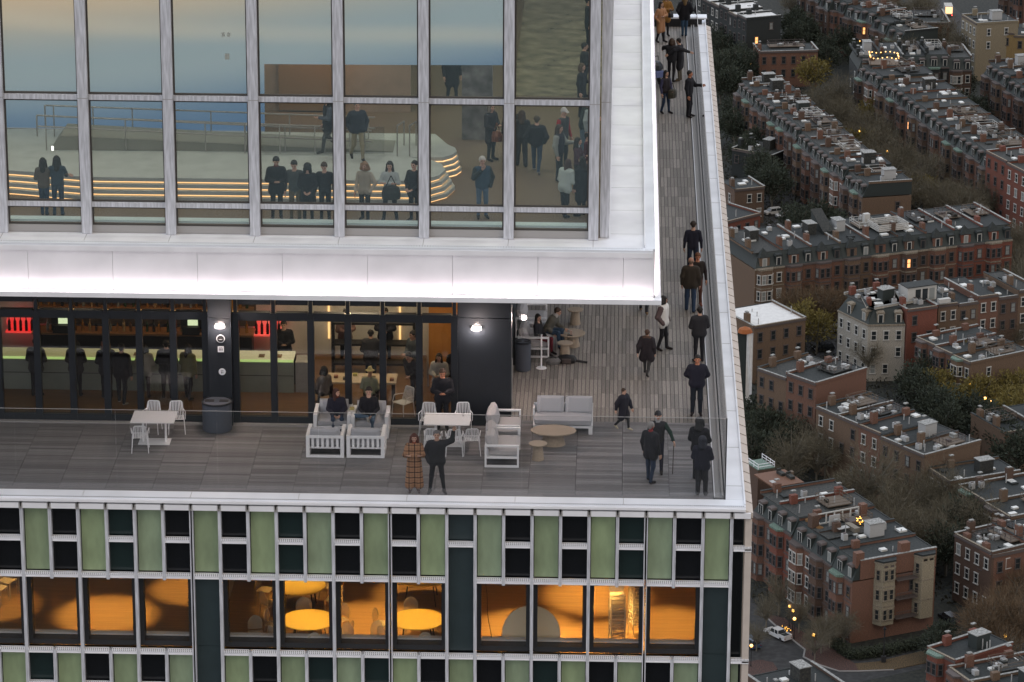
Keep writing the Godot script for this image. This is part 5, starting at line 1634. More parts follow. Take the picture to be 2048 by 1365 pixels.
	for k in 34000:
		var p := Vector2(r.randf_range(18, 88), r.randf_range(-898, -522))
		var d := Vector3(r.randfn(), absf(r.randfn()) + 0.3, r.randfn()).normalized()
		var e := d.cross(Vector3(r.randfn(), r.randfn(), r.randfn())).normalized()
		var c := Vector3(p.x, GROUND + r.randf() * 0.7, p.y)
		var l := r.randf_range(0.4, 1.0)
		sc.tri(c, c + d * l + e * l * 0.3, c + d * l - e * l * 0.3)
	tag(stuff(geo("scrub", sc, mat("scrub_leaf", 0.026, 0.025, 0.015, 0.95))), "dark scrub and fallen leaves in the yards between the rows", "scrub")


# ---------------------------------------------------------------- cars, lamps and other street things
func make_car(label: String, at: Vector3, turn: float, paint: Material, kind := "suv") -> Node3D:
	var o := thing("pickup_truck" if kind == "pickup" else "parked_car", label, "pickup" if kind == "pickup" else "car", at, turn)
	var l := 5.6 if kind == "pickup" else 4.6
	var w := 1.9
	var prof := PackedVector2Array([Vector2(-l / 2, 0.35), Vector2(-l / 2, 0.85), Vector2(-l / 2 + 1.1, 1.0), Vector2(l / 2 - 0.1, 1.0), Vector2(l / 2, 0.8), Vector2(l / 2, 0.35)])
	var g := Geo.new()
	var body := Geo.new()
	body.prism(prof, -w / 2, w / 2)
	g.add(body, Transform3D(Basis(Vector3.RIGHT, -PI / 2), Vector3.ZERO))
	var cab := [-0.9, 2.05] if kind != "pickup" else [-1.0, 1.0]
	var cb := Geo.new()
	cb.hexa([Vector3(cab[0] - 0.5, 1.0, 0.86), Vector3(cab[1] + 0.1, 1.0, 0.86), Vector3(cab[1] + 0.1, 1.0, -0.86), Vector3(cab[0] - 0.5, 1.0, -0.86), Vector3(cab[0] + 0.15, 1.62, 0.72), Vector3(cab[1] - 0.2, 1.62, 0.72), Vector3(cab[1] - 0.2, 1.62, -0.72), Vector3(cab[0] + 0.15, 1.62, -0.72)])
	geo("windows", cb, M.house_pane, o)
	geo("body", g, paint, o)
	var rf := Geo.new()
	rf.box(Vector3((cab[0] + cab[1]) / 2, 1.64, 0), Vector3(cab[1] - cab[0] - 0.35, 0.06, 1.46))
	for x in [cab[0] - 0.1, (cab[0] + cab[1]) * 0.5, cab[1] - 0.08]:
		for s in [-1.0, 1.0]:
			rf.beam(Vector3(x - 0.15 if x < 0 else x + 0.05, 1.0, s * 0.86), Vector3(x + 0.15 if x < 0 else x - 0.1, 1.64, s * 0.73), 0.09, 0.09)
	geo("roof", rf, paint, o)
	if kind == "pickup":
		pbox("bed", Vector3(1.95, 1.01, 0), Vector3(1.5, 0.02, 1.6), M.tar_roof, o)
		for s in [-1.0, 1.0]:
			pbox("bed_side", Vector3(1.95, 1.1, s * 0.88), Vector3(1.6, 0.25, 0.12), paint, o)
		pbox("tailgate", Vector3(2.74, 1.1, 0), Vector3(0.1, 0.25, 1.8), paint, o)
	for x in [-l * 0.31, l * 0.31]:
		for s in [-1.0, 1.0]:
			var t := Geo.new()
			t.bar(Vector3(x, 0.36, s * 0.72), Vector3(x, 0.36, s * 0.97), 0.36, 12)
			geo("wheel", t, M.black, o)
	for s in [-1.0, 1.0]:
		pbox("headlight", Vector3(-l / 2 - 0.005, 0.75, s * 0.7), Vector3(0.03, 0.16, 0.35), M.skylight, o)
		pbox("tail_light", Vector3(l / 2 + 0.005, 0.72, s * 0.75), Vector3(0.03, 0.2, 0.2), mat("tail_red", 0.2, 0.01, 0.01, 0.4), o)
	return o


func street_things() -> void:
	var white := mat("car_white", 0.5, 0.5, 0.5, 0.3)
	var dark := mat("car_dark", 0.02, 0.022, 0.026, 0.25)
	var silver := mat("car_silver", 0.22, 0.23, 0.24, 0.3)
	var blue := mat("car_blue", 0.04, 0.075, 0.12, 0.3)
	make_car("white pickup truck parked at the brick paved street corner", Vector3(26.4, GROUND, -507.2), -0.90, white, "pickup")
	make_car("white car, left of two side by side in the parking lot", Vector3(35.3, GROUND, -773.2), 0.45, white)
	make_car("white car, right of two side by side in the parking lot", Vector3(38.2, GROUND, -770.3), 0.3, white)
	make_car("white car parked left on the street before the white corner house", Vector3(40.2, GROUND, -679.3), 0.35, white)
	make_car("silver car parked right on the street before the white corner house", Vector3(45.2, GROUND, -681.0), 0.35, silver)
	make_car("black car parked nearer the viewer beside the white corner house", Vector3(42.5, GROUND, -667.8), 0.3, dark)
	make_car("dark blue car half hidden by the tower corner", Vector3(21.3, GROUND, -503.1), -1.0, blue)
	make_car("dark grey car in the alley right of the cream bays", Vector3(57.3, GROUND, -515.5), -1.1, dark)
	make_car("white car near the parapet in the yard by the sheds", Vector3(30.7, GROUND, -792.0), 0.4, white)
	var tr := thing("box_truck", "box truck with lit white back on the street at the top", "truck", Vector3(96.0, GROUND, -989.0))
	pbox("cargo_box", Vector3(0, 2.0, 0), Vector3(2.4, 2.6, 5.0), M.white_frame, tr)
	pbox("lit_back_light", Vector3(0, 2.1, 2.53), Vector3(2.1, 2.0, 0.05), lamp_mat("truck_glow", Color(1, 0.72, 0.45), 1.1), tr)
	pbox("chassis", Vector3(0, 0.6, 0), Vector3(2.2, 0.4, 6.0), M.black, tr)
	for s in [-0.9, 0.9]:
		pbox("tail_light", Vector3(s, 0.7, 3.05), Vector3(0.3, 0.3, 0.06), lamp_mat("tail_glow", Color(1, 0.1, 0.02), 2.5), tr)
	# globe street lamps
	var spots := [
		[32.2, 4.0, -498.9, "globe street lamp on the brick corner before the hedge", 1], [21.2, 4.0, -493.7, "globe street lamp close beside the tower corner", 1], [65.7, 4.0, -499.9, "globe street lamp at the lower right behind the roofs", 1],
		[42.2, 7.5, -634.2, "small lamp in the courtyard left of the white corner house", 0], [67.9, 7.5, -846.2, "lamp among the bare trees, topmost between the diagonal rows", 0], [59.4, 7.5, -825.2, "lamp above the middle of the left diagonal row", 0], [44.2, 7.5, -803.2, "lamp in the yard left of the left diagonal row", 0], [65.3, 7.5, -805.7, "bright lamp among the trees at the middle of the diagonal rows", 1],
		[49.0, 4.0, -753.3, "lamp behind the turreted row near the parking lot", 1], [42.3, 4.0, -764.7, "lamp on the parking lot edge", 0], [30.3, 3.0, -596.4, "lamp in the dark courtyard beside the parapet", 1],
		[70.4, 7.0, -626.7, "garden lamp, leftmost of four under the yellow trees", 0], [72.8, 7.0, -617.4, "garden lamp, second of four under the yellow trees", 0], [73.8, 7.0, -615.3, "garden lamp, third of four under the yellow trees", 0], [76.5, 7.0, -612.8, "garden lamp, rightmost of four under the yellow trees", 0],
		[28.6, 4.0, -511.8, "globe lamp, topmost of three before the lit shrub", 0], [29.1, 4.0, -509.8, "globe lamp, middle of three before the lit shrub", 0], [29.2, 4.0, -506.1, "globe lamp, lowest of three before the lit shrub", 0],
		[33.8, 4.0, -908.3, "far lamp, left of three by the low brick building", 0], [38.3, 4.0, -904.7, "far lamp, middle of three by the low brick building", 0], [43.5, 4.0, -902.8, "far lamp, right of three by the low brick building", 0],
		[65.9, 6.0, -929.9, "far lamp between the dark trees at the top", 0], [101.7, 6.0, -960.9, "far lamp on the corner above the yellow building", 0], [76.2, 5.0, -760.5, "lamp behind the right end of the turreted row", 0],
	]
	for s in spots:
		var o := thing("street_lamp", s[3], "street lamp", Vector3(s[0], GROUND, s[2]))
		var g := Geo.new()
		g.bar(Vector3.ZERO, Vector3(0, s[1] - 0.2, 0), 0.09, 6, 0.06)
		g.bar(Vector3.ZERO, Vector3(0, 0.5, 0), 0.17, 6, 0.12)
		geo("post", g, M.black, o)
		var b := Geo.new()
		b.lathe(Vector3(0, s[1], 0), [Vector2(0, -0.3), Vector2(0.21, -0.21), Vector2(0.3, 0), Vector2(0.21, 0.21), Vector2(0, 0.3)], 10)
		geo("globe_bulb", b, M.street_globe, o)
		if s[4]:
			var l := OmniLight3D.new()
			l.name = numbered("lamp_light")
			l.position = Vector3(s[0], GROUND + s[1], s[2])
			l.light_color = Color(1, 0.66, 0.25)
			l.light_energy = 5.0
			l.omni_range = 60
			l.omni_attenuation = 2.0
			l.light_size = 0.2
			l.shadow_enabled = true
			add_child(l)
	# lit shrub at the corner
	var ls := thing("lit_shrub", "shrub strung with amber lights beside the three globe lamps", "shrub", Vector3(27.6, GROUND, -508.9))
	var g1 := Geo.new()
	var g2 := Geo.new()
	var r := RandomNumberGenerator.new()
	r.seed = 3
	for k in 60:
		var d := Vector3(r.randfn(), absf(r.randfn()), r.randfn()).normalized()
		g1.bar(Vector3(0, 0.2, 0), d * 1.5, 0.03, 3, 0.01)
		if k < 34:
			g2.box(d * r.randf_range(0.6, 1.5), Vector3.ONE * 0.09)
	geo("twigs", g1, M.bark, ls)
	geo("string_lights", g2, M.string_glow, ls)
	var hy := thing("hydrant", "small dark hydrant on the brick pavement beside the lamp post", "hydrant", Vector3(31.3, GROUND + 0.14, -502.3))
	var hg := Geo.new()
	hg.lathe(Vector3.ZERO, [Vector2(0.16, 0), Vector2(0.16, 0.6), Vector2(0.2, 0.62), Vector2(0.12, 0.8), Vector2(0, 0.85)], 10)
	hg.bar(Vector3(-0.25, 0.5, 0), Vector3(0.25, 0.5, 0), 0.07)
	geo("barrel", hg, M.dark_frame, hy)
	pbox("cap", Vector3(0, 0.9, 0), Vector3(0.12, 0.1, 0.12), mat("hydrant_cap", 0.35, 0.2, 0.03), hy)
	var po := thing("utility_pole", "black pole with a boxy base on the lawn edge", "pole", Vector3(44.4, GROUND, -496.6))
	pbox("base", Vector3(0, 0.6, 0), Vector3(0.8, 1.2, 0.8), M.black, po)
	pbox("mast", Vector3(0, 3.4, 0), Vector3(0.22, 6.6, 0.22), M.black, po)
	pbox("arm", Vector3(0, 6.3, 0), Vector3(0.5, 0.3, 0.3), M.black, po)


# ---------------------------------------------------------------- furniture of the terrace
func cushion_mesh(s: Vector3, bulge := 0.05) -> ArrayMesh:
	# a soft box: rounded slab with pillowed faces
	var g := Geo.new()
	var n := 8
	var pt := func(u: float, v: float, side: float) -> Vector3:
		var x := (u - 0.5) * 2.0
		var z := (v - 0.5) * 2.0
		var k := (1.0 - pow(absf(x), 4.0)) * (1.0 - pow(absf(z), 4.0))
		return Vector3(x * s.x * 0.5 * (1.0 - 0.03 * absf(z)), side * (s.y * 0.32 + (s.y * 0.18 + bulge) * pow(maxf(k, 0.0), 0.4)), z * s.z * 0.5 * (1.0 - 0.03 * absf(x)))
	for i in n:
		for j in n:
			var u0 := float(i) / n
			var u1 := float(i + 1) / n
			var v0 := float(j) / n
			var v1 := float(j + 1) / n
			g.quad(pt.call(u0, v1, 1.0), pt.call(u1, v1, 1.0), pt.call(u1, v0, 1.0), pt.call(u0, v0, 1.0))
			g.quad(pt.call(u0, v0, -1.0), pt.call(u1, v0, -1.0), pt.call(u1, v1, -1.0), pt.call(u0, v1, -1.0))
		var a0 := float(i) / n
		var a1 := float(i + 1) / n
		for e in [[0.0, 0], [1.0, 0], [0.0, 1], [1.0, 1]]:
			var p0: Vector3 = pt.call(a0, e[0], -1.0) if e[1] == 0 else pt.call(e[0], a0, -1.0)
			var p1: Vector3 = pt.call(a1, e[0], -1.0) if e[1] == 0 else pt.call(e[0], a1, -1.0)
			var q0: Vector3 = pt.call(a0, e[0], 1.0) if e[1] == 0 else pt.call(e[0], a0, 1.0)
			var q1: Vector3 = pt.call(a1, e[0], 1.0) if e[1] == 0 else pt.call(e[0], a1, 1.0)
			if (e[1] == 0) == (e[0] > 0.5):
				g.quad(p0, p1, q1, q0)
			else:
				g.quad(p1, p0, q0, q1)
	return g.mesh()


func white_chair(label: String, at: Vector3, turn: float) -> Node3D:
	var o := thing("terrace_chair", label, "chair", at, turn, "white slatted terrace chairs")
	var seat := Geo.new()
	for k in 9:
		seat.beam(Vector3(-0.18 + k * 0.045, 0.45, 0.2), Vector3(-0.155 + k * 0.039, 0.43, -0.18), 0.028, 0.012)
	for s in [-1.0, 1.0]:
		seat.bar(Vector3(s * 0.205, 0.445, 0.21), Vector3(s * 0.18, 0.43, -0.2), 0.011)
	seat.bar(Vector3(-0.205, 0.445, 0.21), Vector3(0.205, 0.445, 0.21), 0.011)
	geo("seat", seat, M.powder_white, o)
	var back := Geo.new()
	for k in 8:
		var q := (k + 0.5) / 8.0 - 0.5
		back.beam(Vector3(q * 0.40, 0.43, -0.19), Vector3(q * 0.31, 0.82, -0.29), 0.02, 0.012)
	for s in [-1.0, 1.0]:
		back.bar(Vector3(s * 0.215, 0.43, -0.19), Vector3(s * 0.165, 0.79, -0.283), 0.012)
		back.bar(Vector3(s * 0.165, 0.79, -0.283), Vector3(s * 0.13, 0.825, -0.292), 0.012)
	back.bar(Vector3(-0.13, 0.825, -0.292), Vector3(0.13, 0.825, -0.292), 0.012)
	geo("backrest", back, M.powder_white, o)
	var arms := Geo.new()
	for s in [-1.0, 1.0]:
		arms.bar(Vector3(s * 0.2, 0.6, -0.24), Vector3(s * 0.25, 0.63, 0.1), 0.012)
		arms.bar(Vector3(s * 0.25, 0.63, 0.1), Vector3(s * 0.24, 0.44, 0.19), 0.012)
	geo("armrest", arms, M.powder_white, o)
	for x in [-1.0, 1.0]:
		for z in [-1.0, 1.0]:
			var l := Geo.new()
			l.bar(Vector3(x * 0.205, 0.44, 0.2 * z), Vector3(x * 0.235, 0, 0.24 * z), 0.012)
			geo("leg", l, M.powder_white, o)
	return o


func dining_table(label: String, at: Vector3, w: float, d: float) -> Node3D:
	var o := thing("terrace_table", label, "table", at, 0.0)
	var g := Geo.new()
	g.box(Vector3(0, 0.735, 0), Vector3(w, 0.022, d))
	g.box(Vector3(0, 0.715, 0), Vector3(w * 0.8, 0.02, d * 0.5))
	geo("tabletop", g, M.powder_white, o)
	for s in [-1.0, 1.0]:
		var p := Geo.new()
		p.bar(Vector3(s * w * 0.26, 0.02, 0), Vector3(s * w * 0.26, 0.71, 0), 0.032, 10)
		geo("post", p, M.powder_white, o)
	pbox("base_plate", Vector3(0, 0.01, 0), Vector3(w * 0.72, 0.018, 0.5), M.powder_white, o)
	return o


func slab_armchair(label: String, at: Vector3, turn: float) -> Node3D:
	var o := thing("armchair", label, "armchair", at, turn, "white slab-sided armchairs")
	var w := 1.05
	var d := 0.98
	for s in [-1.0, 1.0]:
		pbox("side_panel", Vector3(s * (w * 0.5 - 0.05), 0.32, 0), Vector3(0.1, 0.64, d), M.powder_white, o)
	pbox("back_rail", Vector3(0, 0.60, -d * 0.5 + 0.035), Vector3(w - 0.2, 0.07, 0.06), M.powder_white, o)
	pbox("bottom_rail", Vector3(0, 0.03, -d * 0.5 + 0.04), Vector3(w - 0.2, 0.06, 0.07), M.powder_white, o)
	pbox("front_rail", Vector3(0, 0.26, d * 0.5 - 0.06), Vector3(w - 0.2, 0.08, 0.06), M.powder_white, o)
	for k in 6:
		pbox("slat", Vector3(-0.34 + k * 0.136, 0.42, -d * 0.5 + 0.05), Vector3(0.07, 0.3, 0.02), M.powder_white, o)
	pbox("seat_base", Vector3(0, 0.26, 0), Vector3(w - 0.2, 0.05, d - 0.16), M.powder_white, o)
	part("seat_cushion", cushion_mesh(Vector3(0.84, 0.17, 0.86), 0.015), M.cushion, o, Vector3(0, 0.38, 0.04))
	var b := part("back_cushion", cushion_mesh(Vector3(0.83, 0.16, 0.42), 0.03), M.cushion, o, Vector3(0, 0.62, -0.33))
	b.rotation.x = PI / 2 - 0.22
	return o


func lounge_sofa(label: String, at: Vector3, turn: float, w: float, pillows: int) -> Node3D:
	# open box frames at both sides, seat facing local +z
	var o := thing("lounge_seat", label, "lounge seat", at, turn, "white framed lounge seats")
	var d := 0.94
	for s in [-1.0, 1.0]:
		var g := Geo.new()
		var x: float = s * (w * 0.5 - 0.03)
		g.box(Vector3(x, 0.62, 0), Vector3(0.07, 0.05, d))
		g.box(Vector3(x, 0.025, 0), Vector3(0.07, 0.05, d))
		g.box(Vector3(x, 0.28, 0), Vector3(0.06, 0.05, d - 0.1))
		for z in [-1.0, 1.0]:
			g.box(Vector3(x, 0.322, z * (d * 0.5 - 0.025)), Vector3(0.07, 0.545, 0.05))
		geo("side_frame", g, M.powder_white, o)
	pbox("back_rail", Vector3(0, 0.6, -d * 0.5 + 0.03), Vector3(w - 0.14, 0.07, 0.05), M.powder_white, o)
	pbox("seat_base", Vector3(0, 0.27, 0), Vector3(w - 0.14, 0.06, d - 0.06), M.powder_white, o)
	part("seat_cushion", cushion_mesh(Vector3(w - 0.16, 0.16, d - 0.08), 0.02), M.pale_cushion, o, Vector3(0, 0.39, 0.05))
	for k in pillows:
		var x := (k + 0.5) / pillows * (w - 0.2) - (w - 0.2) * 0.5
		var b := part("back_cushion", cushion_mesh(Vector3((w - 0.2) / pillows, 0.17, 0.46), 0.06), M.pale_cushion, o, Vector3(x, 0.66, -0.30))
		b.rotation = Vector3(PI / 2 - 0.25, 0.12 * (k - 0.5), 0)
	return o


func stone_table(label: String, at: Vector3, rx: float, rz: float, h: float, rb: float) -> Node3D:
	var o := thing("stone_table", label, "table", at, 0.0)
	var g := Geo.new()
	var kz := rz / rx
	g.lathe(Vector3.ZERO, [Vector2(0, h), Vector2(rx - 0.02, h), Vector2(rx, h - 0.012), Vector2(rx - 0.015, h - 0.04), Vector2(0, h - 0.04)], 32, 1.0, kz)
	geo("tabletop", g, M.stone_table, o)
	var b := Geo.new()
	b.lathe(Vector3.ZERO, [Vector2(rb * 0.62, h - 0.04), Vector2(rb * 0.78, h * 0.7), Vector2(rb * 0.98, 0.03), Vector2(rb, 0.0), Vector2(0, 0)], 24, 1.0, lerpf(1.0, kz, 0.6))
	geo("pedestal", b, M.stone_table, o)
	return o


func litter_bin(label: String, at: Vector3, r: float, h: float) -> Node3D:
	var o := thing("litter_bin", label, "bin", at)
	var g := Geo.new()
	g.lathe(Vector3.ZERO, [Vector2(0, h), Vector2(r - 0.05, h), Vector2(r - 0.02, h - 0.02), Vector2(r, h - 0.04), Vector2(r, 0.03), Vector2(r - 0.03, 0), Vector2(0, 0)], 28)
	geo("body", g, M.bin_blue, o)
	var k := Geo.new()
	k.lathe(Vector3.ZERO, [Vector2(r - 0.02, h + 0.012), Vector2(r + 0.012, h + 0.006), Vector2(r + 0.012, h - 0.05), Vector2(r, h - 0.055)], 28)
	geo("lid_ring", k, M.navy_metal, o)
	for s in [-1.0, 1.0]:
		pbox("opening", Vector3(s * r * 0.48, h + 0.003, 0.0), Vector3(r * 0.6, 0.012, r * 0.42), M.black, o)
	return o


func furniture() -> void:
	var d := DECK
	dining_table("white rectangular table standing alone before the bar windows on the left", Vector3(-16.02, d, -4.58), 1.22, 0.98)
	var c := white_chair("white slatted chair facing the bar at the front of the left table", Vector3(-16.33, d, -3.86), PI + 0.1)
	dup(c, "terrace_chair", Vector3(-16.2, d, -5.42), -0.12, "white slatted chair behind the left end of the left table")
	dup(c, "terrace_chair", Vector3(-15.5, d, -5.42), 0.14, "white slatted chair behind the right end of the left table, nearest the big bin")
	dining_table("white rectangular table behind the waving man", Vector3(-7.83, d, -4.75), 1.28, 0.98)
	dup(c, "terrace_chair", Vector3(-8.42, d, -5.6), -0.05, "white slatted chair behind the left end of the table with five chairs")
	dup(c, "terrace_chair", Vector3(-7.42, d, -5.65), 0.08, "white slatted chair behind the right end of the table with five chairs")
	dup(c, "terrace_chair", Vector3(-8.2, d, -3.98), PI - 0.06, "white slatted chair in front, left of three at the table with five chairs")
	dup(c, "terrace_chair", Vector3(-7.6, d, -3.95), PI + 0.04, "white slatted chair in front, middle of three at the table with five chairs")
	dup(c, "terrace_chair", Vector3(-7.12, d, -4.02), PI + 0.1, "white slatted chair in front, right of three at the table with five chairs")
	dup(c, "terrace_chair", Vector3(-9.2, d, -7.0), -0.7, "grey chair inside the bar behind the right armchair")
	var b := litter_bin("large round dark blue bin at the foot of the column with signs", Vector3(-14.38, d, -5.68), 0.42, 0.86)
	var a := slab_armchair("white slab armchair seen from behind, left of the two front ones", Vector3(-11.16, d, -4.0), PI)
	dup(a, "armchair", Vector3(-10.04, d, -4.02), PI, "white slab armchair seen from behind, right of the two front ones")
	dup(a, "armchair", Vector3(-11.1, d, -5.72), 0.0, "white slab armchair facing the viewer in which the woman sits")
	dup(a, "armchair", Vector3(-10.03, d, -5.62), 0.0, "white slab armchair facing the viewer in which the man sits")
	var box := thing("snack_tray", "small snack tray on the arm between the seated couple", "tray", Vector3(-10.58, d + 0.645, -5.62))
	pbox("tray", Vector3(0, 0.02, 0), Vector3(0.2, 0.03, 0.3), M.sill, box)
	pbox("food", Vector3(0.02, 0.06, 0), Vector3(0.12, 0.06, 0.16), mat("snack_yellow", 0.35, 0.3, 0.12), box)
	lounge_sofa("white framed lounge seat with pale cushions facing right, front one of two", Vector3(-6.25, d, -3.68), PI / 2, 1.5, 2)
	lounge_sofa("white framed lounge seat facing right, rear one of two behind the pale cushions", Vector3(-6.28, d, -5.25), PI / 2, 1.4, 1)
	lounge_sofa("white framed lounge seat on which the couple behind the dark column sits", Vector3(-5.62, d, -13.15), PI / 2, 1.5, 2)
	lounge_sofa("white framed lounge seat farthest back under the canopy by the dark column", Vector3(-5.75, d, -15.0), PI / 2, 1.5, 1)
	# grey two-seat sofa facing the viewer
	var so := thing("sofa", "grey two-seat sofa with two cushions facing the viewer", "sofa", Vector3(-4.62, d, -6.1))
	pbox("frame", Vector3(0, 0.22, 0), Vector3(1.68, 0.07, 0.82), M.powder_white, so)
	for k in 4:
		pbox("leg", Vector3([-0.78, 0.78, -0.78, 0.78][k], 0.1, [0.36, 0.36, -0.36, -0.36][k]), Vector3(0.11, 0.2, 0.09), M.powder_white, so)
	pbox("back_frame", Vector3(0, 0.45, -0.42), Vector3(1.68, 0.4, 0.05), M.powder_white, so)
	pbox("side_frame", Vector3(-0.83, 0.42, -0.25), Vector3(0.05, 0.34, 0.35), M.powder_white, so)
	part("seat_cushion", cushion_mesh(Vector3(1.64, 0.2, 0.86), 0.015), M.cushion, so, Vector3(0, 0.36, 0.02))
	for k in 2:
		var p := part("back_cushion", cushion_mesh(Vector3(0.78, 0.2, 0.5), 0.03), M.cushion, so, Vector3(-0.36 + k * 0.8, 0.66, -0.26))
		p.rotation.x = PI / 2 - 0.3
	stone_table("large oval beige stone coffee table before the grey sofa", Vector3(-4.87, d, -4.88), 0.64, 0.46, 0.42, 0.34)
	stone_table("small round beige stone table in front of the oval one", Vector3(-5.27, d, -3.62), 0.255, 0.255, 0.48, 0.17)
	stone_table("round beige stone table beside the couple behind the dark column", Vector3(-4.5, d, -13.6), 0.42, 0.42, 0.42, 0.26)
	stone_table("small beige stone stool in front of the couple's round table", Vector3(-4.68, d, -12.45), 0.245, 0.245, 0.48, 0.17)
	stone_table("small beige stone stool farthest back under the canopy", Vector3(-4.42, d, -15.72), 0.25, 0.25, 0.48, 0.17)
	litter_bin("round grey bin beside the dark column and the white post", Vector3(-5.9, d, -11.25), 0.23, 0.9)
	var st := thing("sign_stand", "white post on a round foot by the lounge seat", "stand", Vector3(-5.36, d, -11.45))
	var g := Geo.new()
	g.lathe(Vector3.ZERO, [Vector2(0, 0.035), Vector2(0.14, 0.025), Vector2(0.16, 0), Vector2(0, 0)], 20)
	geo("foot", g, M.powder_white, st)
	var pole := Geo.new()
	pole.bar(Vector3.ZERO, Vector3(0, 1.05, 0), 0.024, 10)
	geo("post", pole, M.powder_white, st)
	pbox("clear_panel", Vector3(-0.3, 0.62, 0.0), Vector3(0.58, 0.9, 0.012), M.rail_glass, st)
	var bg := thing("backpack", "dark backpack with a strap lying under the stone stool", "backpack", Vector3(-4.62, d, -12.0))
	var bm := Geo.new()
	bm.lathe(Vector3.ZERO, [Vector2(0.2, 0), Vector2(0.24, 0.1), Vector2(0.2, 0.2), Vector2(0, 0.26)], 10, 1.3, 0.8)
	bm.bar(Vector3(0.2, 0.08, 0), Vector3(0.62, 0.03, 0.05), 0.035)
	geo("body", bm, M.black, bg)
	pbox("pocket", Vector3(0, 0.1, 0.18), Vector3(0.26, 0.13, 0.06), M.dark_frame, bg)
	var b2 := thing("patterned_bag", "grey patterned bag on the planks by the couple's feet", "bag", Vector3(-5.02, d, -11.85))
	var b2g := Geo.new()
	b2g.lathe(Vector3.ZERO, [Vector2(0.16, 0), Vector2(0.2, 0.1), Vector2(0.13, 0.2), Vector2(0, 0.22)], 10, 1.2, 0.7)
	geo("body", b2g, mat("bag_pattern", 0.3, 0.3, 0.3, 0.9, 0.0, "mottle", Vector3(6, 6, 6)), b2)
	pbox("flap", Vector3(0, 0.2, 0.02), Vector3(0.2, 0.03, 0.1), M.black, b2)
	for k in 3:
		tag(pbox("drink_can", Vector3(-4.66 + k * 0.075, d + 0.48, -13.5 + k * 0.05), Vector3(0.06, 0.13, 0.06), mat("can%d" % k, [0.4, 0.3, 0.5][k], [0.42, 0.36, 0.34][k], [0.4, 0.36, 0.28][k], 0.4)), ["tall silver can on the couple's table", "pale blue-green can in the middle on the couple's table", "pinkish cup at the right on the couple's table"][k], "can")
	tag(pbox("phone", Vector3(-4.55, d + 0.428, -13.3), Vector3(0.16, 0.012, 0.08), M.black), "black phone lying at the front edge of the couple's table", "phone")
	var bot := thing("drinking_glass", "small clear glass near the right end of the table behind the waving man", "glass", Vector3(-7.4, d + 0.746, -5.0))
	pbox("tumbler", Vector3(0, 0.05, 0), Vector3(0.06, 0.1, 0.06), M.rail_glass, bot)
	# pushchair beside the hugging couple
	var pc := thing("pushchair", "black pushchair with a blue seat beside the hugging couple", "pushchair", Vector3(-1.72, d, -45.4), 0.4)
	for p in [[-0.25, -0.35], [0.25, -0.35], [0.0, 0.4]]:
		var w := Geo.new()
		w.bar(Vector3(p[0] - 0.025, 0.13, p[1]), Vector3(p[0] + 0.025, 0.13, p[1]), 0.13, 12)
		geo("wheel", w, M.black, pc)
	var fr := Geo.new()
	for s in [-0.22, 0.22]:
		fr.bar(Vector3(s, 0.15, -0.35), Vector3(s, 0.6, 0.2), 0.015)
		fr.bar(Vector3(s * 0.4, 0.15, 0.4), Vector3(s, 1.05, -0.4), 0.015)
	fr.bar(Vector3(-0.22, 1.05, -0.4), Vector3(0.22, 1.05, -0.4), 0.018)
	geo("frame", fr, M.black, pc)
	var hood := Geo.new()
	hood.lathe(Vector3(0, 0.65, -0.1), [Vector2(0.28, 0), Vector2(0.26, 0.15), Vector2(0.16, 0.27), Vector2(0, 0.31)], 12, 1.0, 1.1)
	geo("hood", hood, M.navy_metal, pc)
	pbox("seat", Vector3(0, 0.5, 0.1), Vector3(0.36, 0.22, 0.5), mat("pram_blue", 0.12, 0.15, 0.3, 0.9), pc)


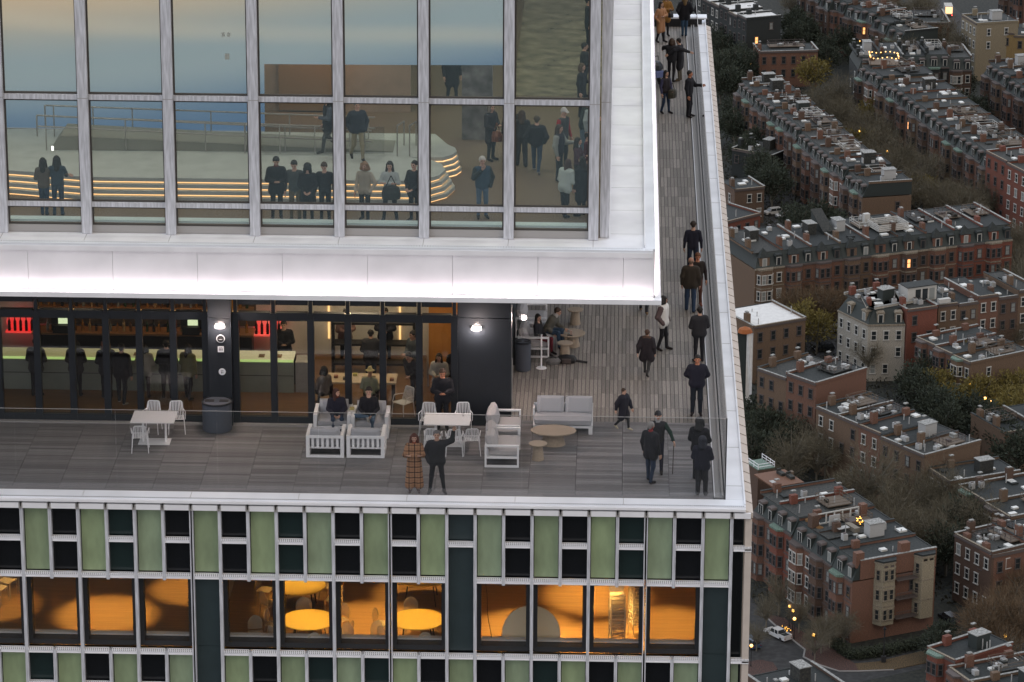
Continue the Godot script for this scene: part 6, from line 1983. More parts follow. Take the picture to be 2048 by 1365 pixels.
# ---------------------------------------------------------------- people
# A body is a set of tapered capsules joined by a smooth minimum and meshed by surface nets.
func field_mesh(bones: Array, h: float, k: float) -> Dictionary:
	var lo := Vector3.ONE * 1e9
	var hi := -lo
	for b in bones:
		var m := maxf(b[2], b[3]) + h * 2.5
		lo = lo.min((b[0] as Vector3).min(b[1]) - Vector3.ONE * m)
		hi = hi.max((b[0] as Vector3).max(b[1]) + Vector3.ONE * m)
	var nx := int((hi.x - lo.x) / h) + 2
	var ny := int((hi.y - lo.y) / h) + 2
	var nz := int((hi.z - lo.z) / h) + 2
	var sx := 1
	var sy := nx
	var sz := nx * ny
	var f := PackedFloat32Array()
	f.resize(nx * ny * nz)
	f.fill(0.4)
	var best := PackedFloat32Array()
	best.resize(f.size())
	best.fill(9.0)
	var who := PackedByteArray()
	who.resize(f.size())
	var ik := 1.0 / k
	for b in bones:
		var a: Vector3 = b[0]
		var e: Vector3 = b[1]
		var ra: float = b[2]
		var rb: float = b[3]
		var flat: float = b[5] if b.size() > 5 else 1.0
		var inv := 1.0 / flat
		var ci: int = b[4]
		var m := maxf(ra, rb) + maxf(k, h * 2.2)
		var p0 := ((a.min(e) - Vector3.ONE * m - lo) / h).floor().max(Vector3.ZERO)
		var p1 := ((a.max(e) + Vector3.ONE * m - lo) / h).ceil()
		var d := e - a
		d.z *= inv
		var dd := maxf(d.length_squared(), 1e-8)
		var idd := 1.0 / dd
		var x1 := mini(int(p1.x), nx - 1)
		var y1 := mini(int(p1.y), ny - 1)
		var z1 := mini(int(p1.z), nz - 1)
		var dr := rb - ra
		for z in range(int(p0.z), z1 + 1):
			var pz := (lo.z + z * h - a.z) * inv
			for y in range(int(p0.y), y1 + 1):
				var py := lo.y + y * h - a.y
				var at := z * sz + y * sy
				for x in range(int(p0.x), x1 + 1):
					var px := lo.x + x * h - a.x
					var t := clampf((px * d.x + py * d.y + pz * d.z) * idd, 0.0, 1.0)
					var qx := px - d.x * t
					var qy := py - d.y * t
					var qz := pz - d.z * t
					var s := sqrt(qx * qx + qy * qy + qz * qz) - ra - dr * t
					var i := at + x
					if s < best[i]:
						best[i] = s
						who[i] = ci
					var o := f[i]
					var u := k - absf(o - s)
					f[i] = minf(o, s) - (u * u * ik * 0.25 if u > 0.0 else 0.0)
	# surface nets
	var ids := {}
	var v := PackedVector3Array()
	var n := PackedVector3Array()
	var c := PackedByteArray()
	var index := PackedInt32Array()
	var off := [0, sx, sy, sx + sy, sz, sx + sz, sy + sz, sx + sy + sz]
	var lim := h * 1.8
	for z in nz - 1:
		for y in ny - 1:
			var at := z * sz + y * sy
			for x in nx - 1:
				var i := at + x
				if absf(f[i]) > lim:
					continue
				var mask := 0
				for q in 8:
					if f[i + off[q]] < 0.0:
						mask |= 1 << q
				if mask == 0 or mask == 255:
					continue
				var sum := Vector3.ZERO
				var cnt := 0
				for e in EDGES:
					var m0: int = mask >> e[0] & 1
					if m0 == mask >> e[1] & 1:
						continue
					var g0 := f[i + off[e[0]]]
					var t := g0 / (g0 - f[i + off[e[1]]])
					sum += CORNER[e[0]].lerp(CORNER[e[1]], t)
					cnt += 1
				var f0 := f[i]
				var f1 := f[i + off[1]]
				var f2 := f[i + off[2]]
				var f3 := f[i + off[3]]
				var f4 := f[i + off[4]]
				var f5 := f[i + off[5]]
				var f6 := f[i + off[6]]
				var f7 := f[i + off[7]]
				n.append(Vector3(f1 + f3 + f5 + f7 - f0 - f2 - f4 - f6, f2 + f3 + f6 + f7 - f0 - f1 - f4 - f5, f4 + f5 + f6 + f7 - f0 - f1 - f2 - f3).normalized())
				var bi := i
				for q in 8:
					if best[i + off[q]] < best[bi]:
						bi = i + off[q]
				c.append(who[bi])
				ids[i] = v.size()
				v.append(lo + (Vector3(x, y, z) + sum / cnt) * h)
	for i in ids:
		var a: int = ids[i]
		for ax in 3:
			var st: int = [sx, sy, sz][ax]
			var s1: int = [sy, sz, sx][ax]
			var s2: int = [sz, sx, sy][ax]
			if (f[i] < 0.0) == (f[i + st] < 0.0):
				continue
			if not (ids.has(i - s1) and ids.has(i - s2) and ids.has(i - s1 - s2)):
				continue
			var b2: int = ids[i - s1]
			var d2: int = ids[i - s1 - s2]
			var e2: int = ids[i - s2]
			if f[i] < 0.0:
				index.append_array([a, d2, b2, a, e2, d2])
			else:
				index.append_array([a, b2, d2, a, d2, e2])
	return {"v": v, "n": n, "c": c, "i": index}


const EDGES := [[0, 1], [2, 3], [4, 5], [6, 7], [0, 2], [1, 3], [4, 6], [5, 7], [0, 4], [1, 5], [2, 6], [3, 7]]
const CORNER: Array[Vector3] = [Vector3(0, 0, 0), Vector3(1, 0, 0), Vector3(0, 1, 0), Vector3(1, 1, 0), Vector3(0, 0, 1), Vector3(1, 0, 1), Vector3(0, 1, 1), Vector3(1, 1, 1)]
# colour slots: 0 skin, 1 top, 2 bottom, 3 shoes, 4 neck, 5 coat, 6 eyes, 7 lips, 8 sleeves
var head_shape := {}
var hand_shape := {}
var hair_shapes := {}
var hair_mats := {}


func V(x: float, y: float, z: float) -> Vector3:
	return Vector3(x, y, z)


func people_shapes() -> void:
	head_shape = field_mesh([
		[V(0, 0.035, -0.018), V(0, 0.03, 0.02), 0.082, 0.07, 0], [V(0, -0.03, 0.03), V(0, -0.07, 0.05), 0.058, 0.036, 0],
		[V(-0.035, -0.02, 0.04), V(0.035, -0.02, 0.04), 0.036, 0.036, 0], [V(0, 0.012, 0.085), V(0, -0.022, 0.104), 0.010, 0.015, 0],
		[V(-0.084, 0.0, 0.0), V(-0.084, -0.03, 0.005), 0.014, 0.01, 0], [V(0.084, 0.0, 0.0), V(0.084, -0.03, 0.005), 0.014, 0.01, 0],
		[V(-0.04, 0.038, 0.072), V(0.04, 0.038, 0.072), 0.014, 0.014, 0], [V(-0.034, 0.014, 0.078), V(-0.028, 0.014, 0.08), 0.010, 0.010, 6], [V(0.028, 0.014, 0.08), V(0.034, 0.014, 0.078), 0.010, 0.010, 6],
		[V(-0.02, -0.052, 0.078), V(0.02, -0.052, 0.078), 0.009, 0.009, 7], [V(0, -0.05, 0), V(0, -0.15, -0.02), 0.055, 0.056, 4],
	], 0.009, 0.016)
	# right hand hanging along -y, palm facing +x
	hand_shape = field_mesh([
		[V(0, 0.02, 0), V(0, -0.02, 0), 0.026, 0.028, 0], [V(0, -0.04, -0.022), V(0, -0.075, -0.028), 0.022, 0.02, 0], [V(0, -0.04, 0.022), V(0, -0.075, 0.026), 0.022, 0.02, 0],
		[V(0, -0.08, -0.033), V(0.008, -0.118, -0.036), 0.0095, 0.009, 0], [V(0.008, -0.118, -0.036), V(0.026, -0.138, -0.036), 0.009, 0.008, 0],
		[V(0, -0.085, -0.011), V(0.008, -0.13, -0.012), 0.010, 0.009, 0], [V(0.008, -0.13, -0.012), V(0.03, -0.155, -0.012), 0.009, 0.008, 0],
		[V(0, -0.085, 0.011), V(0.008, -0.134, 0.012), 0.010, 0.009, 0], [V(0.008, -0.134, 0.012), V(0.03, -0.16, 0.012), 0.009, 0.008, 0],
		[V(0, -0.08, 0.033), V(0.008, -0.124, 0.036), 0.010, 0.009, 0], [V(0.008, -0.124, 0.036), V(0.028, -0.146, 0.036), 0.009, 0.008, 0],
		[V(0.004, -0.02, 0.026), V(0.018, -0.06, 0.056), 0.013, 0.011, 0], [V(0.018, -0.06, 0.056), V(0.034, -0.09, 0.058), 0.010, 0.009, 0],
	], 0.008, 0.006)
	var cap := [[V(0, 0.05, -0.026), V(0, 0.045, 0.012), 0.088, 0.076, 0], [V(0, -0.0, -0.045), V(0, -0.03, -0.05), 0.072, 0.055, 0], [V(-0.07, 0.03, -0.01), V(0.07, 0.03, -0.01), 0.03, 0.03, 0]]
	var long := cap + [[V(-0.07, 0.02, -0.01), V(-0.095, -0.2, 0.0), 0.035, 0.045, 0], [V(0.07, 0.02, -0.01), V(0.095, -0.2, 0.0), 0.035, 0.045, 0], [V(0, 0, -0.06), V(0, -0.24, -0.085), 0.075, 0.08, 0]]
	var bob := cap + [[V(-0.08, 0.02, -0.02), V(-0.1, -0.1, 0.005), 0.045, 0.05, 0], [V(0.08, 0.02, -0.02), V(0.1, -0.1, 0.005), 0.045, 0.05, 0], [V(0, 0, -0.06), V(0, -0.1, -0.07), 0.075, 0.075, 0]]
	var curly := cap.duplicate()
	for k in 14:
		var a := TAU * k / 14.0
		curly.append([V(cos(a) * 0.1, -0.01 + 0.07 * sin(k * 1.9), sin(a) * 0.08 - 0.03), V(cos(a) * 0.115, -0.09, sin(a) * 0.07 - 0.04), 0.04, 0.045, 0])
	var hood := [[V(0, 0.04, -0.04), V(0, 0.03, 0.0), 0.118, 0.105, 0], [V(0, -0.06, -0.07), V(0, -0.16, -0.07), 0.1, 0.12, 0], [V(-0.085, 0.0, 0.02), V(-0.085, -0.11, 0.04), 0.04, 0.045, 0], [V(0.085, 0.0, 0.02), V(0.085, -0.11, 0.04), 0.04, 0.045, 0]]
	var collar := cap + [[V(-0.1, -0.17, -0.05), V(0.1, -0.17, -0.05), 0.07, 0.07, 0], [V(-0.12, -0.18, 0.02), V(-0.1, -0.18, -0.06), 0.05, 0.05, 0], [V(0.12, -0.18, 0.02), V(0.1, -0.18, -0.06), 0.05, 0.05, 0]]
	var hat := [[V(0, 0.055, -0.01), V(0, 0.095, -0.01), 0.088, 0.07, 0]]
	for k in 16:
		var a := TAU * k / 16.0
		hat.append([V(cos(a) * 0.09, 0.045, sin(a) * 0.1 - 0.01), V(cos(a) * 0.15, 0.035, sin(a) * 0.16 - 0.01), 0.014, 0.01, 0])
	var peak := cap + [[V(-0.05, 0.055, 0.08), V(-0.04, 0.045, 0.14), 0.014, 0.012, 0], [V(0.05, 0.055, 0.08), V(0.04, 0.045, 0.14), 0.014, 0.012, 0], [V(0, 0.06, 0.09), V(0, 0.048, 0.15), 0.016, 0.012, 0]]
	var bun := cap + [[V(0, 0.1, -0.08), V(0, 0.105, -0.085), 0.045, 0.045, 0]]
	var rim := [[V(0, -0.01, -0.05), V(0, -0.035, -0.055), 0.068, 0.055, 0], [V(-0.08, 0.0, -0.02), V(-0.06, -0.01, -0.06), 0.022, 0.03, 0], [V(0.08, 0.0, -0.02), V(0.06, -0.01, -0.06), 0.022, 0.03, 0]]
	for q in [["short", cap], ["long", long], ["bob", bob], ["curly", curly], ["hood", hood], ["fur", collar], ["hat", hat], ["cap", peak], ["bun", bun], ["bald", rim]]:
		var m := field_mesh(q[1], 0.013, 0.03)
		hair_shapes[q[0]] = to_mesh(m, [])


func to_mesh(m: Dictionary, cols: Array) -> ArrayMesh:
	var a := []
	a.resize(Mesh.ARRAY_MAX)
	a[Mesh.ARRAY_VERTEX] = m.v
	a[Mesh.ARRAY_NORMAL] = m.n
	a[Mesh.ARRAY_INDEX] = m.i
	if cols:
		var c := PackedColorArray()
		for k in m.c:
			c.append(cols[k])
		a[Mesh.ARRAY_COLOR] = c
	var am := ArrayMesh.new()
	am.add_surface_from_arrays(Mesh.PRIMITIVE_TRIANGLES, a)
	return am


func merge(into: Dictionary, o: Dictionary, t: Transform3D, flip := false) -> void:
	var base: int = into.v.size()
	for i in o.v.size():
		into.v.append(t * o.v[i])
		into.n.append((t.basis * o.n[i]).normalized())
	into.c.append_array(o.c)
	for k in range(0, o.i.size(), 3):
		if flip:
			into.i.append_array([base + o.i[k], base + o.i[k + 2], base + o.i[k + 1]])
		else:
			into.i.append_array([base + o.i[k], base + o.i[k + 1], base + o.i[k + 2]])


func C3(a: Array) -> Color:
	return Color(a[0], a[1], a[2])


const LEGS := {  # hip, knee, ankle, toe of the left and right leg, and the height of the hips
	"stand": [[0.09, 0.92, 0], [0.10, 0.49, 0.02], [0.11, 0.06, -0.01], [0.14, 0.035, 0.16], [-0.09, 0.92, 0], [-0.10, 0.49, 0.02], [-0.11, 0.06, -0.01], [-0.14, 0.035, 0.16]],
	"wide": [[0.09, 0.91, 0], [0.14, 0.49, 0.02], [0.19, 0.06, -0.01], [0.24, 0.035, 0.15], [-0.09, 0.91, 0], [-0.14, 0.49, 0.02], [-0.18, 0.06, -0.01], [-0.23, 0.035, 0.15]],
	"tight": [[0.08, 0.92, 0], [0.075, 0.49, 0.02], [0.065, 0.06, 0.0], [0.08, 0.035, 0.16], [-0.08, 0.92, 0], [-0.075, 0.49, 0.02], [-0.065, 0.06, -0.02], [-0.08, 0.035, 0.13]],
	"walk": [[0.09, 0.90, 0], [0.10, 0.49, 0.14], [0.10, 0.08, 0.20], [0.11, 0.05, 0.37], [-0.09, 0.90, 0], [-0.09, 0.47, -0.04], [-0.09, 0.13, -0.33], [-0.10, 0.035, -0.20]],
	"step": [[0.09, 0.91, 0], [0.11, 0.49, 0.05], [0.12, 0.06, 0.08], [0.15, 0.035, 0.24], [-0.09, 0.91, 0], [-0.10, 0.49, 0.0], [-0.11, 0.06, -0.12], [-0.15, 0.035, 0.03]],
	"sit": [[0.10, 0.52, -0.02], [0.13, 0.53, 0.42], [0.13, 0.09, 0.44], [0.14, 0.035, 0.6], [-0.10, 0.52, -0.02], [-0.13, 0.53, 0.42], [-0.13, 0.09, 0.46], [-0.14, 0.035, 0.62]],
	"cross": [[0.10, 0.52, -0.02], [0.12, 0.53, 0.42], [0.12, 0.09, 0.42], [0.13, 0.035, 0.58], [-0.10, 0.52, -0.02], [-0.36, 0.60, 0.30], [-0.02, 0.62, 0.47], [0.02, 0.54, 0.56]],
}
const ARMS := {  # elbow and wrist of the left arm, standing
	"down": [[0.25, 1.14, -0.03], [0.27, 0.88, 0.05]],
	"back": [[0.29, 1.15, -0.12], [0.10, 0.98, -0.17]],
	"pocket": [[0.30, 1.14, -0.07], [0.21, 0.92, 0.10]],
	"phone": [[0.25, 1.13, 0.04], [0.06, 1.13, 0.27]],
	"face": [[0.27, 1.20, 0.14], [0.09, 1.44, 0.30]],
	"wave": [[0.40, 1.50, 0.04], [0.44, 1.76, 0.10]],
	"cane": [[0.33, 1.19, 0.02], [0.44, 1.00, 0.17]],
	"lap": [[0.25, 1.13, 0.03], [0.10, 1.00, 0.24]],
	"fold": [[0.27, 1.15, 0.08], [-0.06, 1.17, 0.22]],
	"reach": [[0.44, 1.32, 0.06], [0.68, 1.24, 0.12]],
	"hug": [[0.36, 1.33, 0.10], [0.46, 1.22, 0.30]],
	"ahead": [[0.24, 1.16, 0.14], [0.20, 1.20, 0.40]],
	"swing": [[0.27, 1.15, 0.08], [0.25, 0.93, 0.22]],
	"trail": [[0.28, 1.16, -0.12], [0.30, 0.92, -0.14]],
}


func person(label: String, at: Vector3, turn: float, height: float, legs: String, left: String, right: String, hair: String, look: Dictionary) -> Node3D:
	var L := func(a: Array) -> Vector3: return Vector3(a[0], a[1], a[2])
	var lg: Array = LEGS[legs]
	var drop: float = 0.92 - lg[0][1]
	var puff: float = look.get("puff", 0.0) * 1.25 + 0.006
	var lean: float = look.get("lean", 0.0)
	var wide: float = look.get("wide", 1.0)
	var hem: float = look.get("hem", 0.86)
	var sit := legs in ["sit", "cross"]
	var hip := Vector3(0, 0.92, 0)
	var turn_spine := Basis(Vector3.RIGHT, lean)
	var S := func(p: Vector3) -> Vector3:
		var q := hip + turn_spine * (p - hip)
		q.y -= drop
		return q
	var bones := []
	for s in 2:
		var h0: Vector3 = L.call(lg[s * 4])
		var k: Vector3 = L.call(lg[s * 4 + 1])
		var an: Vector3 = L.call(lg[s * 4 + 2])
		var toe: Vector3 = L.call(lg[s * 4 + 3])
		var slack: float = look.get("slack", 0.0)
		bones.append([h0, k, 0.088, 0.064 + slack, 2])
		bones.append([k, an + V(0, 0.03, 0), 0.062 + slack, 0.046 + slack, 2])
		bones.append([an, toe, 0.046, 0.036, 3])
	var hy: float = lg[0][1]
	bones.append([V(-0.055, hy + 0.02, 0), V(0.055, hy + 0.02, 0), 0.118 + puff * 0.3, 0.118 + puff * 0.3, 1 if hem < 0.9 else 2, 0.85])
	var top := 5 if look.has("coat") else 1
	for s in [-1.0, 1.0]:
		bones.append([S.call(V(s * 0.05 * wide, 0.98, 0.0)), S.call(V(s * 0.075 * wide, 1.33, 0.0)), 0.115 + puff, 0.118 + puff, top, 0.82])
		bones.append([S.call(V(0, 1.40, -0.01)), S.call(V(s * 0.155 * wide, 1.40, -0.01)), 0.075 + puff * 0.5, 0.068 + puff * 0.5, top])
	if hem < 0.86 and not sit:
		var mid0: Vector3 = (L.call(lg[1]) + L.call(lg[5])) * 0.5
		for s in [-1.0, 1.0]:
			var fl: float = look.get("flare", 0.10)
			bones.append([V(s * 0.06, hy + 0.03, 0), V(s * fl + mid0.x, hem + 0.1, mid0.z * 0.5), 0.125 + puff * 0.6, 0.12 + puff * 0.5, top, 0.85])
	bones.append([S.call(V(0, 1.43, -0.01)), S.call(V(0, 1.54, 0.0)), 0.062, 0.054, 4])
	for s in 2:
		var mir := 1.0 if s == 0 else -1.0
		var ar: Array = ARMS[left if s == 0 else right]
		var sh: Vector3 = S.call(V(mir * 0.185 * wide, 1.385, -0.01))
		var el: Vector3 = S.call(V(mir * ar[0][0] * (1.0 if wide > 0.97 else 0.96), ar[0][1], ar[0][2]))
		var wr: Vector3 = S.call(V(mir * ar[1][0], ar[1][1], ar[1][2]))
		var sl := 8 if look.has("sleeve") else top
		bones.append([sh, el, 0.063 + puff * 0.7, 0.052 + puff * 0.6, sl])
		bones.append([el, wr, 0.050 + puff * 0.6, 0.040 + puff * 0.3, sl])
	var m := field_mesh(bones, look.get("cell", 0.024), 0.035)
	# head and hands
	var yaw: float = look.get("yaw", 0.0)
	var nod: float = look.get("nod", 0.0)
	var ht := Transform3D(Basis(Vector3.UP, yaw) * Basis(Vector3.RIGHT, nod + lean * 0.4), S.call(V(0, 1.635, 0.012)) + Vector3(0, 0, sin(nod) * 0.03))
	merge(m, head_shape, ht)
	for s in 2:
		var mir := 1.0 if s == 0 else -1.0
		var mode: String = left if s == 0 else right
		if mode == "pocket":
			continue
		var ar: Array = ARMS[mode]
		var el: Vector3 = S.call(V(mir * ar[0][0], ar[0][1], ar[0][2]))
		var wr: Vector3 = S.call(V(mir * ar[1][0], ar[1][1], ar[1][2]))
		var d := (wr - el).normalized()
		var y := -d
		var xx := Vector3(-mir, 0, 0.15)
		if mode in ["phone", "face", "lap", "fold"]:
			xx = Vector3(0, 0.8, -0.3)
		if mode == "wave":
			xx = Vector3(0.2, 0, 1)
		var z := xx.cross(y).normalized()
		xx = y.cross(z).normalized()
		# hand_shape is a right hand (palm +x); the left one is its mirror image
		var b := Basis(xx * (-mir if mode in [] else 1.0), y, z)
		if b.determinant() < 0:
			b.z = -b.z
		merge(m, hand_shape, Transform3D(b, wr + d * 0.03))
	var skin: Array = look.get("skin", [0.50, 0.31, 0.23])
	var tops: Array = look.get("top", [0.012, 0.013, 0.016])
	var cols := [C3(skin), C3(tops), C3(look.get("bottom", [0.012, 0.014, 0.018])), C3(look.get("shoe", [0.012, 0.011, 0.011])), C3(look.get("neck", skin)), C3(look.get("coat", tops)), Color(0.02, 0.015, 0.012), C3([skin[0] * 0.8, skin[1] * 0.55, skin[2] * 0.55]), C3(look.get("sleeve", tops))]
	var o := thing("person", label, "person", at, turn)
	var sc := height / 1.755
	var body := part("body", to_mesh(m, cols), M.cloth, o)
	body.scale = Vector3.ONE * sc
	if hair:
		var hc: Array = look.get("hair", [0.012, 0.009, 0.007])
		var key := "hair_%.3f_%.3f_%.3f" % [hc[0], hc[1], hc[2]]
		var hp := part("hood" if hair == "hood" else "hat" if hair in ["hat", "cap"] else "hair", hair_shapes[hair], mat(key, hc[0], hc[1], hc[2], 0.7), o)
		hp.transform = Transform3D(ht.basis * sc, ht.origin * sc)
	if look.has("plaid"):
		var cb := []
		for b in bones:
			if b[4] == 5:
				cb.append([b[0], b[1], b[2] + 0.012, b[3] + 0.012, 0, b[5] if b.size() > 5 else 1.0])
		var cm := part("plaid_coat", to_mesh(field_mesh(cb, 0.022, 0.035), []), look.plaid, o)
		cm.scale = Vector3.ONE * sc
	return o


func bag_geo(s: Vector3) -> ArrayMesh:
	var g := Geo.new()
	g.lathe(Vector3.ZERO, [Vector2(0, 0), Vector2(0.5, 0.05), Vector2(0.52, 0.5), Vector2(0.42, 0.9), Vector2(0, 1.0)], 10)
	var o := Geo.new()
	o.add(g, Transform3D(Basis.from_scale(s), Vector3.ZERO))
	o.bar(Vector3(-s.x * 0.3, s.y * 0.9, 0), Vector3(0, s.y * 1.7, 0), 0.012, 4)
	o.bar(Vector3(s.x * 0.3, s.y * 0.9, 0), Vector3(0, s.y * 1.7, 0), 0.012, 4)
	return o.mesh()


func held_phone(label: String, at: Vector3, turn: float, lit := false) -> void:
	var p := thing("phone", label, "phone", at, turn)
	pbox("case", Vector3.ZERO, Vector3(0.075, 0.15, 0.012), M.black, p)
	pbox("display", Vector3(0, 0, 0.008), Vector3(0.066, 0.135, 0.006), lamp_mat("phone_screen", Color(0.95, 0.95, 0.9), 1.3) if lit else M.house_pane, p)


func people() -> void:
	people_shapes()
	var d := DECK
	var blk := [0.010, 0.010, 0.012]
	var navy := [0.012, 0.015, 0.026]
	var char_ := [0.022, 0.023, 0.026]
	var jeans := [0.022, 0.042, 0.080]
	var pale_jeans := [0.085, 0.14, 0.21]
	var grey := [0.10, 0.10, 0.10]
	var dark_hair := [0.012, 0.009, 0.007]
	var brown_hair := [0.045, 0.024, 0.013]
	var red_hair := [0.075, 0.016, 0.008]
	var tan_ := [0.48, 0.30, 0.22]
	var warm := [0.50, 0.22, 0.13]
	# plaid cloth for the long coat
	var img := Image.create(64, 64, false, Image.FORMAT_RGB8)
	for y in 64:
		for x in 64:
			var c := Color(0.62, 0.47, 0.36)
			if x < 9 or y < 9:
				c = Color(0.13, 0.10, 0.09)
			elif x > 35 and x < 39 or y > 35 and y < 39:
				c = Color(0.52, 0.38, 0.28)
			img.set_pixel(x, y, c)
	var plaid := mat("plaid", 1, 1, 1, 0.95)
	plaid.albedo_texture = ImageTexture.create_from_image(img)
	plaid.uv1_triplanar = true
	plaid.uv1_scale = Vector3(6.2, 6.2, 6.2)
	# ---- on the terrace, front
	person("red-haired woman in a long brown plaid coat by the glass rail", V(-8.54, d, -0.95), 0.05, 1.66, "stand", "fold", "fold", "bob", {"coat": [0.16, 0.085, 0.045], "plaid": plaid, "hem": 0.12, "flare": 0.13, "hair": red_hair, "neck": [0.3, 0.06, 0.03], "bottom": [0.03, 0.02, 0.02], "shoe": [0.05, 0.02, 0.02], "wide": 0.95, "puff": 0.01})
	person("man in a dark puffer jacket waving one raised arm by the glass rail", V(-7.93, d, -0.90), 0.05, 1.79, "wide", "wave", "pocket", "short", {"top": char_, "puff": 0.03, "hem": 0.80, "bottom": [0.016, 0.018, 0.022], "hair": [0.12, 0.11, 0.11], "nod": -0.12})
	person("person in a dark hooded jacket with their back turned at the front glass corner", V(-0.80, d, -0.98), PI - 0.15, 1.70, "stand", "phone", "phone", "hood", {"top": navy, "puff": 0.025, "hair": navy, "hem": 0.78, "bottom": char_, "slack": 0.015})
	person("second hooded person partly hidden behind the one at the front glass corner", V(-0.86, d, -2.2), PI - 0.3, 1.80, "stand", "phone", "phone", "hood", {"top": blk, "puff": 0.025, "hair": blk, "hem": 0.78})
	person("grey-haired man in a long dark coat facing away toward the cane holder", V(-2.18, d, -1.95), PI - 0.65, 1.76, "step", "down", "down", "short", {"top": [0.014, 0.014, 0.018], "hem": 0.68, "puff": 0.02, "bottom": [0.016, 0.028, 0.055], "hair": [0.22, 0.21, 0.20], "neck": [0.2, 0.03, 0.03]})
	person("person in a dark cap and green-sleeved jacket leaning on a cane", V(-1.98, d, -2.75), -0.12, 1.78, "step", "cane", "down", "cap", {"top": char_, "sleeve": [0.012, 0.035, 0.024], "hair": blk, "bottom": navy, "neck": [0.3, 0.3, 0.3], "yaw": 0.25})
	var cn := thing("walking_cane", "thin dark cane planted on the planks beside the capped person", "cane", V(-1.56, d, -2.62))
	var cg := Geo.new()
	cg.bar(V(0, 0, 0), V(0.02, 0.98, 0.0), 0.012)
	geo("shaft", cg, M.dark_frame, cn)
	var cg2 := Geo.new()
	cg2.bar(V(-0.07, 0.98, 0), V(0.05, 0.99, 0), 0.016)
	geo("handle", cg2, M.black, cn)
	person("man in navy jacket standing with hands behind his back, facing the viewer", V(-0.83, d, -7.5), 0.0, 1.80, "stand", "back", "back", "short", {"top": navy, "puff": 0.03, "hem": 0.84, "bottom": [0.010, 0.013, 0.022], "slack": 0.012, "skin": warm, "wide": 1.05})
	person("person in a dark grey fleece partly hidden behind the navy jacket man", V(-0.68, d, -12.2), PI + 0.2, 1.74, "stand", "phone", "phone", "short", {"top": [0.022, 0.020, 0.024], "puff": 0.03, "hem": 0.82})
	person("child in a dark navy hooded coat and pale shoes walking right", V(-2.92, d, -6.15), 0.9, 1.25, "walk", "swing", "trail", "short", {"top": [0.012, 0.012, 0.020], "hem": 0.46, "flare": 0.16, "puff": 0.05, "hair": brown_hair, "bottom": char_, "shoe": [0.45, 0.40, 0.28]})
	person("woman in a white padded vest and dark trousers near the canopy corner", V(-1.74, d, -13.3), 1.15, 1.72, "step", "pocket", "pocket", "curly", {"top": [0.62, 0.60, 0.57], "sleeve": [0.09, 0.06, 0.06], "hem": 0.78, "puff": 0.03, "hair": dark_hair, "bottom": blk})
	person("child in a dark parka with brown fur collar walking away", V(-2.24, d, -10.9), PI - 0.2, 1.45, "walk", "trail", "down", "fur", {"top": [0.016, 0.014, 0.016], "hem": 0.55, "flare": 0.14, "puff": 0.045, "hair": [0.06, 0.03, 0.018], "bottom": [0.035, 0.035, 0.035]})
	person("person walking away under the canopy with only the legs in view", V(-2.3, d, -16.9), PI, 1.72, "walk", "down", "down", "short", {"shoe": [0.3, 0.2, 0.12]})
	person("balding man in a brown jacket and jeans walking away along the terrace", V(-0.86, d, -17.1), PI - 0.1, 1.78, "step", "down", "down", "bald", {"top": [0.034, 0.025, 0.016], "hem": 0.76, "puff": 0.03, "bottom": jeans, "hair": [0.15, 0.09, 0.06], "slack": 0.012, "skin": [0.40, 0.22, 0.16]})
	person("ginger-haired person in rust clothes hidden in front of the balding man", V(-0.64, d, -17.75), 0.1, 1.72, "stand", "down", "lap", "short", {"top": [0.03, 0.022, 0.018], "sleeve": [0.02, 0.015, 0.012], "bottom": [0.09, 0.035, 0.022], "hair": [0.13, 0.05, 0.02], "skin": warm, "nod": 0.25, "shoe": [0.2, 0.07, 0.04]})
	person("man in a navy jumper and jeans walking away with arms spread slightly", V(-0.73, d, -21.0), PI, 1.80, "step", "down", "down", "short", {"top": navy, "bottom": [0.014, 0.02, 0.04], "hair": [0.03, 0.02, 0.014], "wide": 1.05})
	person("man in black holding a phone to the glass on the far terrace", V(-0.55, d, -40.7), 1.2, 1.78, "stand", "ahead", "down", "short", {"top": blk, "bottom": blk, "puff": 0.02, "slack": 0.015, "skin": warm})
	person("woman with long dark hair, dark jacket and a large shoulder bag", V(-1.42, d, -41.2), 0.75, 1.66, "step", "lap", "down", "long", {"top": [0.02, 0.016, 0.02], "sleeve": [0.04, 0.04, 0.09], "bottom": jeans, "hem": 0.85, "hair": dark_hair})
	tag(part("shoulder_bag", bag_geo(V(0.42, 0.36, 0.2)), mat("bag_olive", 0.05, 0.045, 0.03, 0.8), self, V(-1.18, d + 0.62, -41.05), 0.8), "large dark olive bag hanging from the long-haired woman's arm", "bag")
	person("person in a dark grey puffer with one arm stretched left, half of the hugging couple", V(-1.15, d, -46.0), PI - 0.3, 1.72, "step", "hug", "reach", "bob", {"top": char_, "puff": 0.03, "hair": brown_hair, "nod": 0.2})
	person("person in a long black coat leaning in, other half of the hugging couple", V(-0.82, d, -46.1), -1.9, 1.70, "stand", "hug", "hug", "short", {"top": blk, "hem": 0.5, "puff": 0.03, "bottom": [0.10, 0.085, 0.06], "shoe": [0.14, 0.10, 0.06], "lean": 0.1})
	person("woman in a long camel coat near the far end of the terrace", V(-1.52, d, -52.4), 0.8, 1.68, "step", "fold", "pocket", "long", {"top": [0.34, 0.17, 0.085], "hem": 0.42, "puff": 0.01, "hair": dark_hair, "bottom": blk})
	person("person in a tan coat behind the camel coat woman, head cut off at the top", V(-1.32, d, -53.5), 0.2, 1.70, "stand", "fold", "fold", "long", {"top": [0.24, 0.12, 0.03], "hem": 0.6, "puff": 0.02, "hair": [0.2, 0.12, 0.04]})
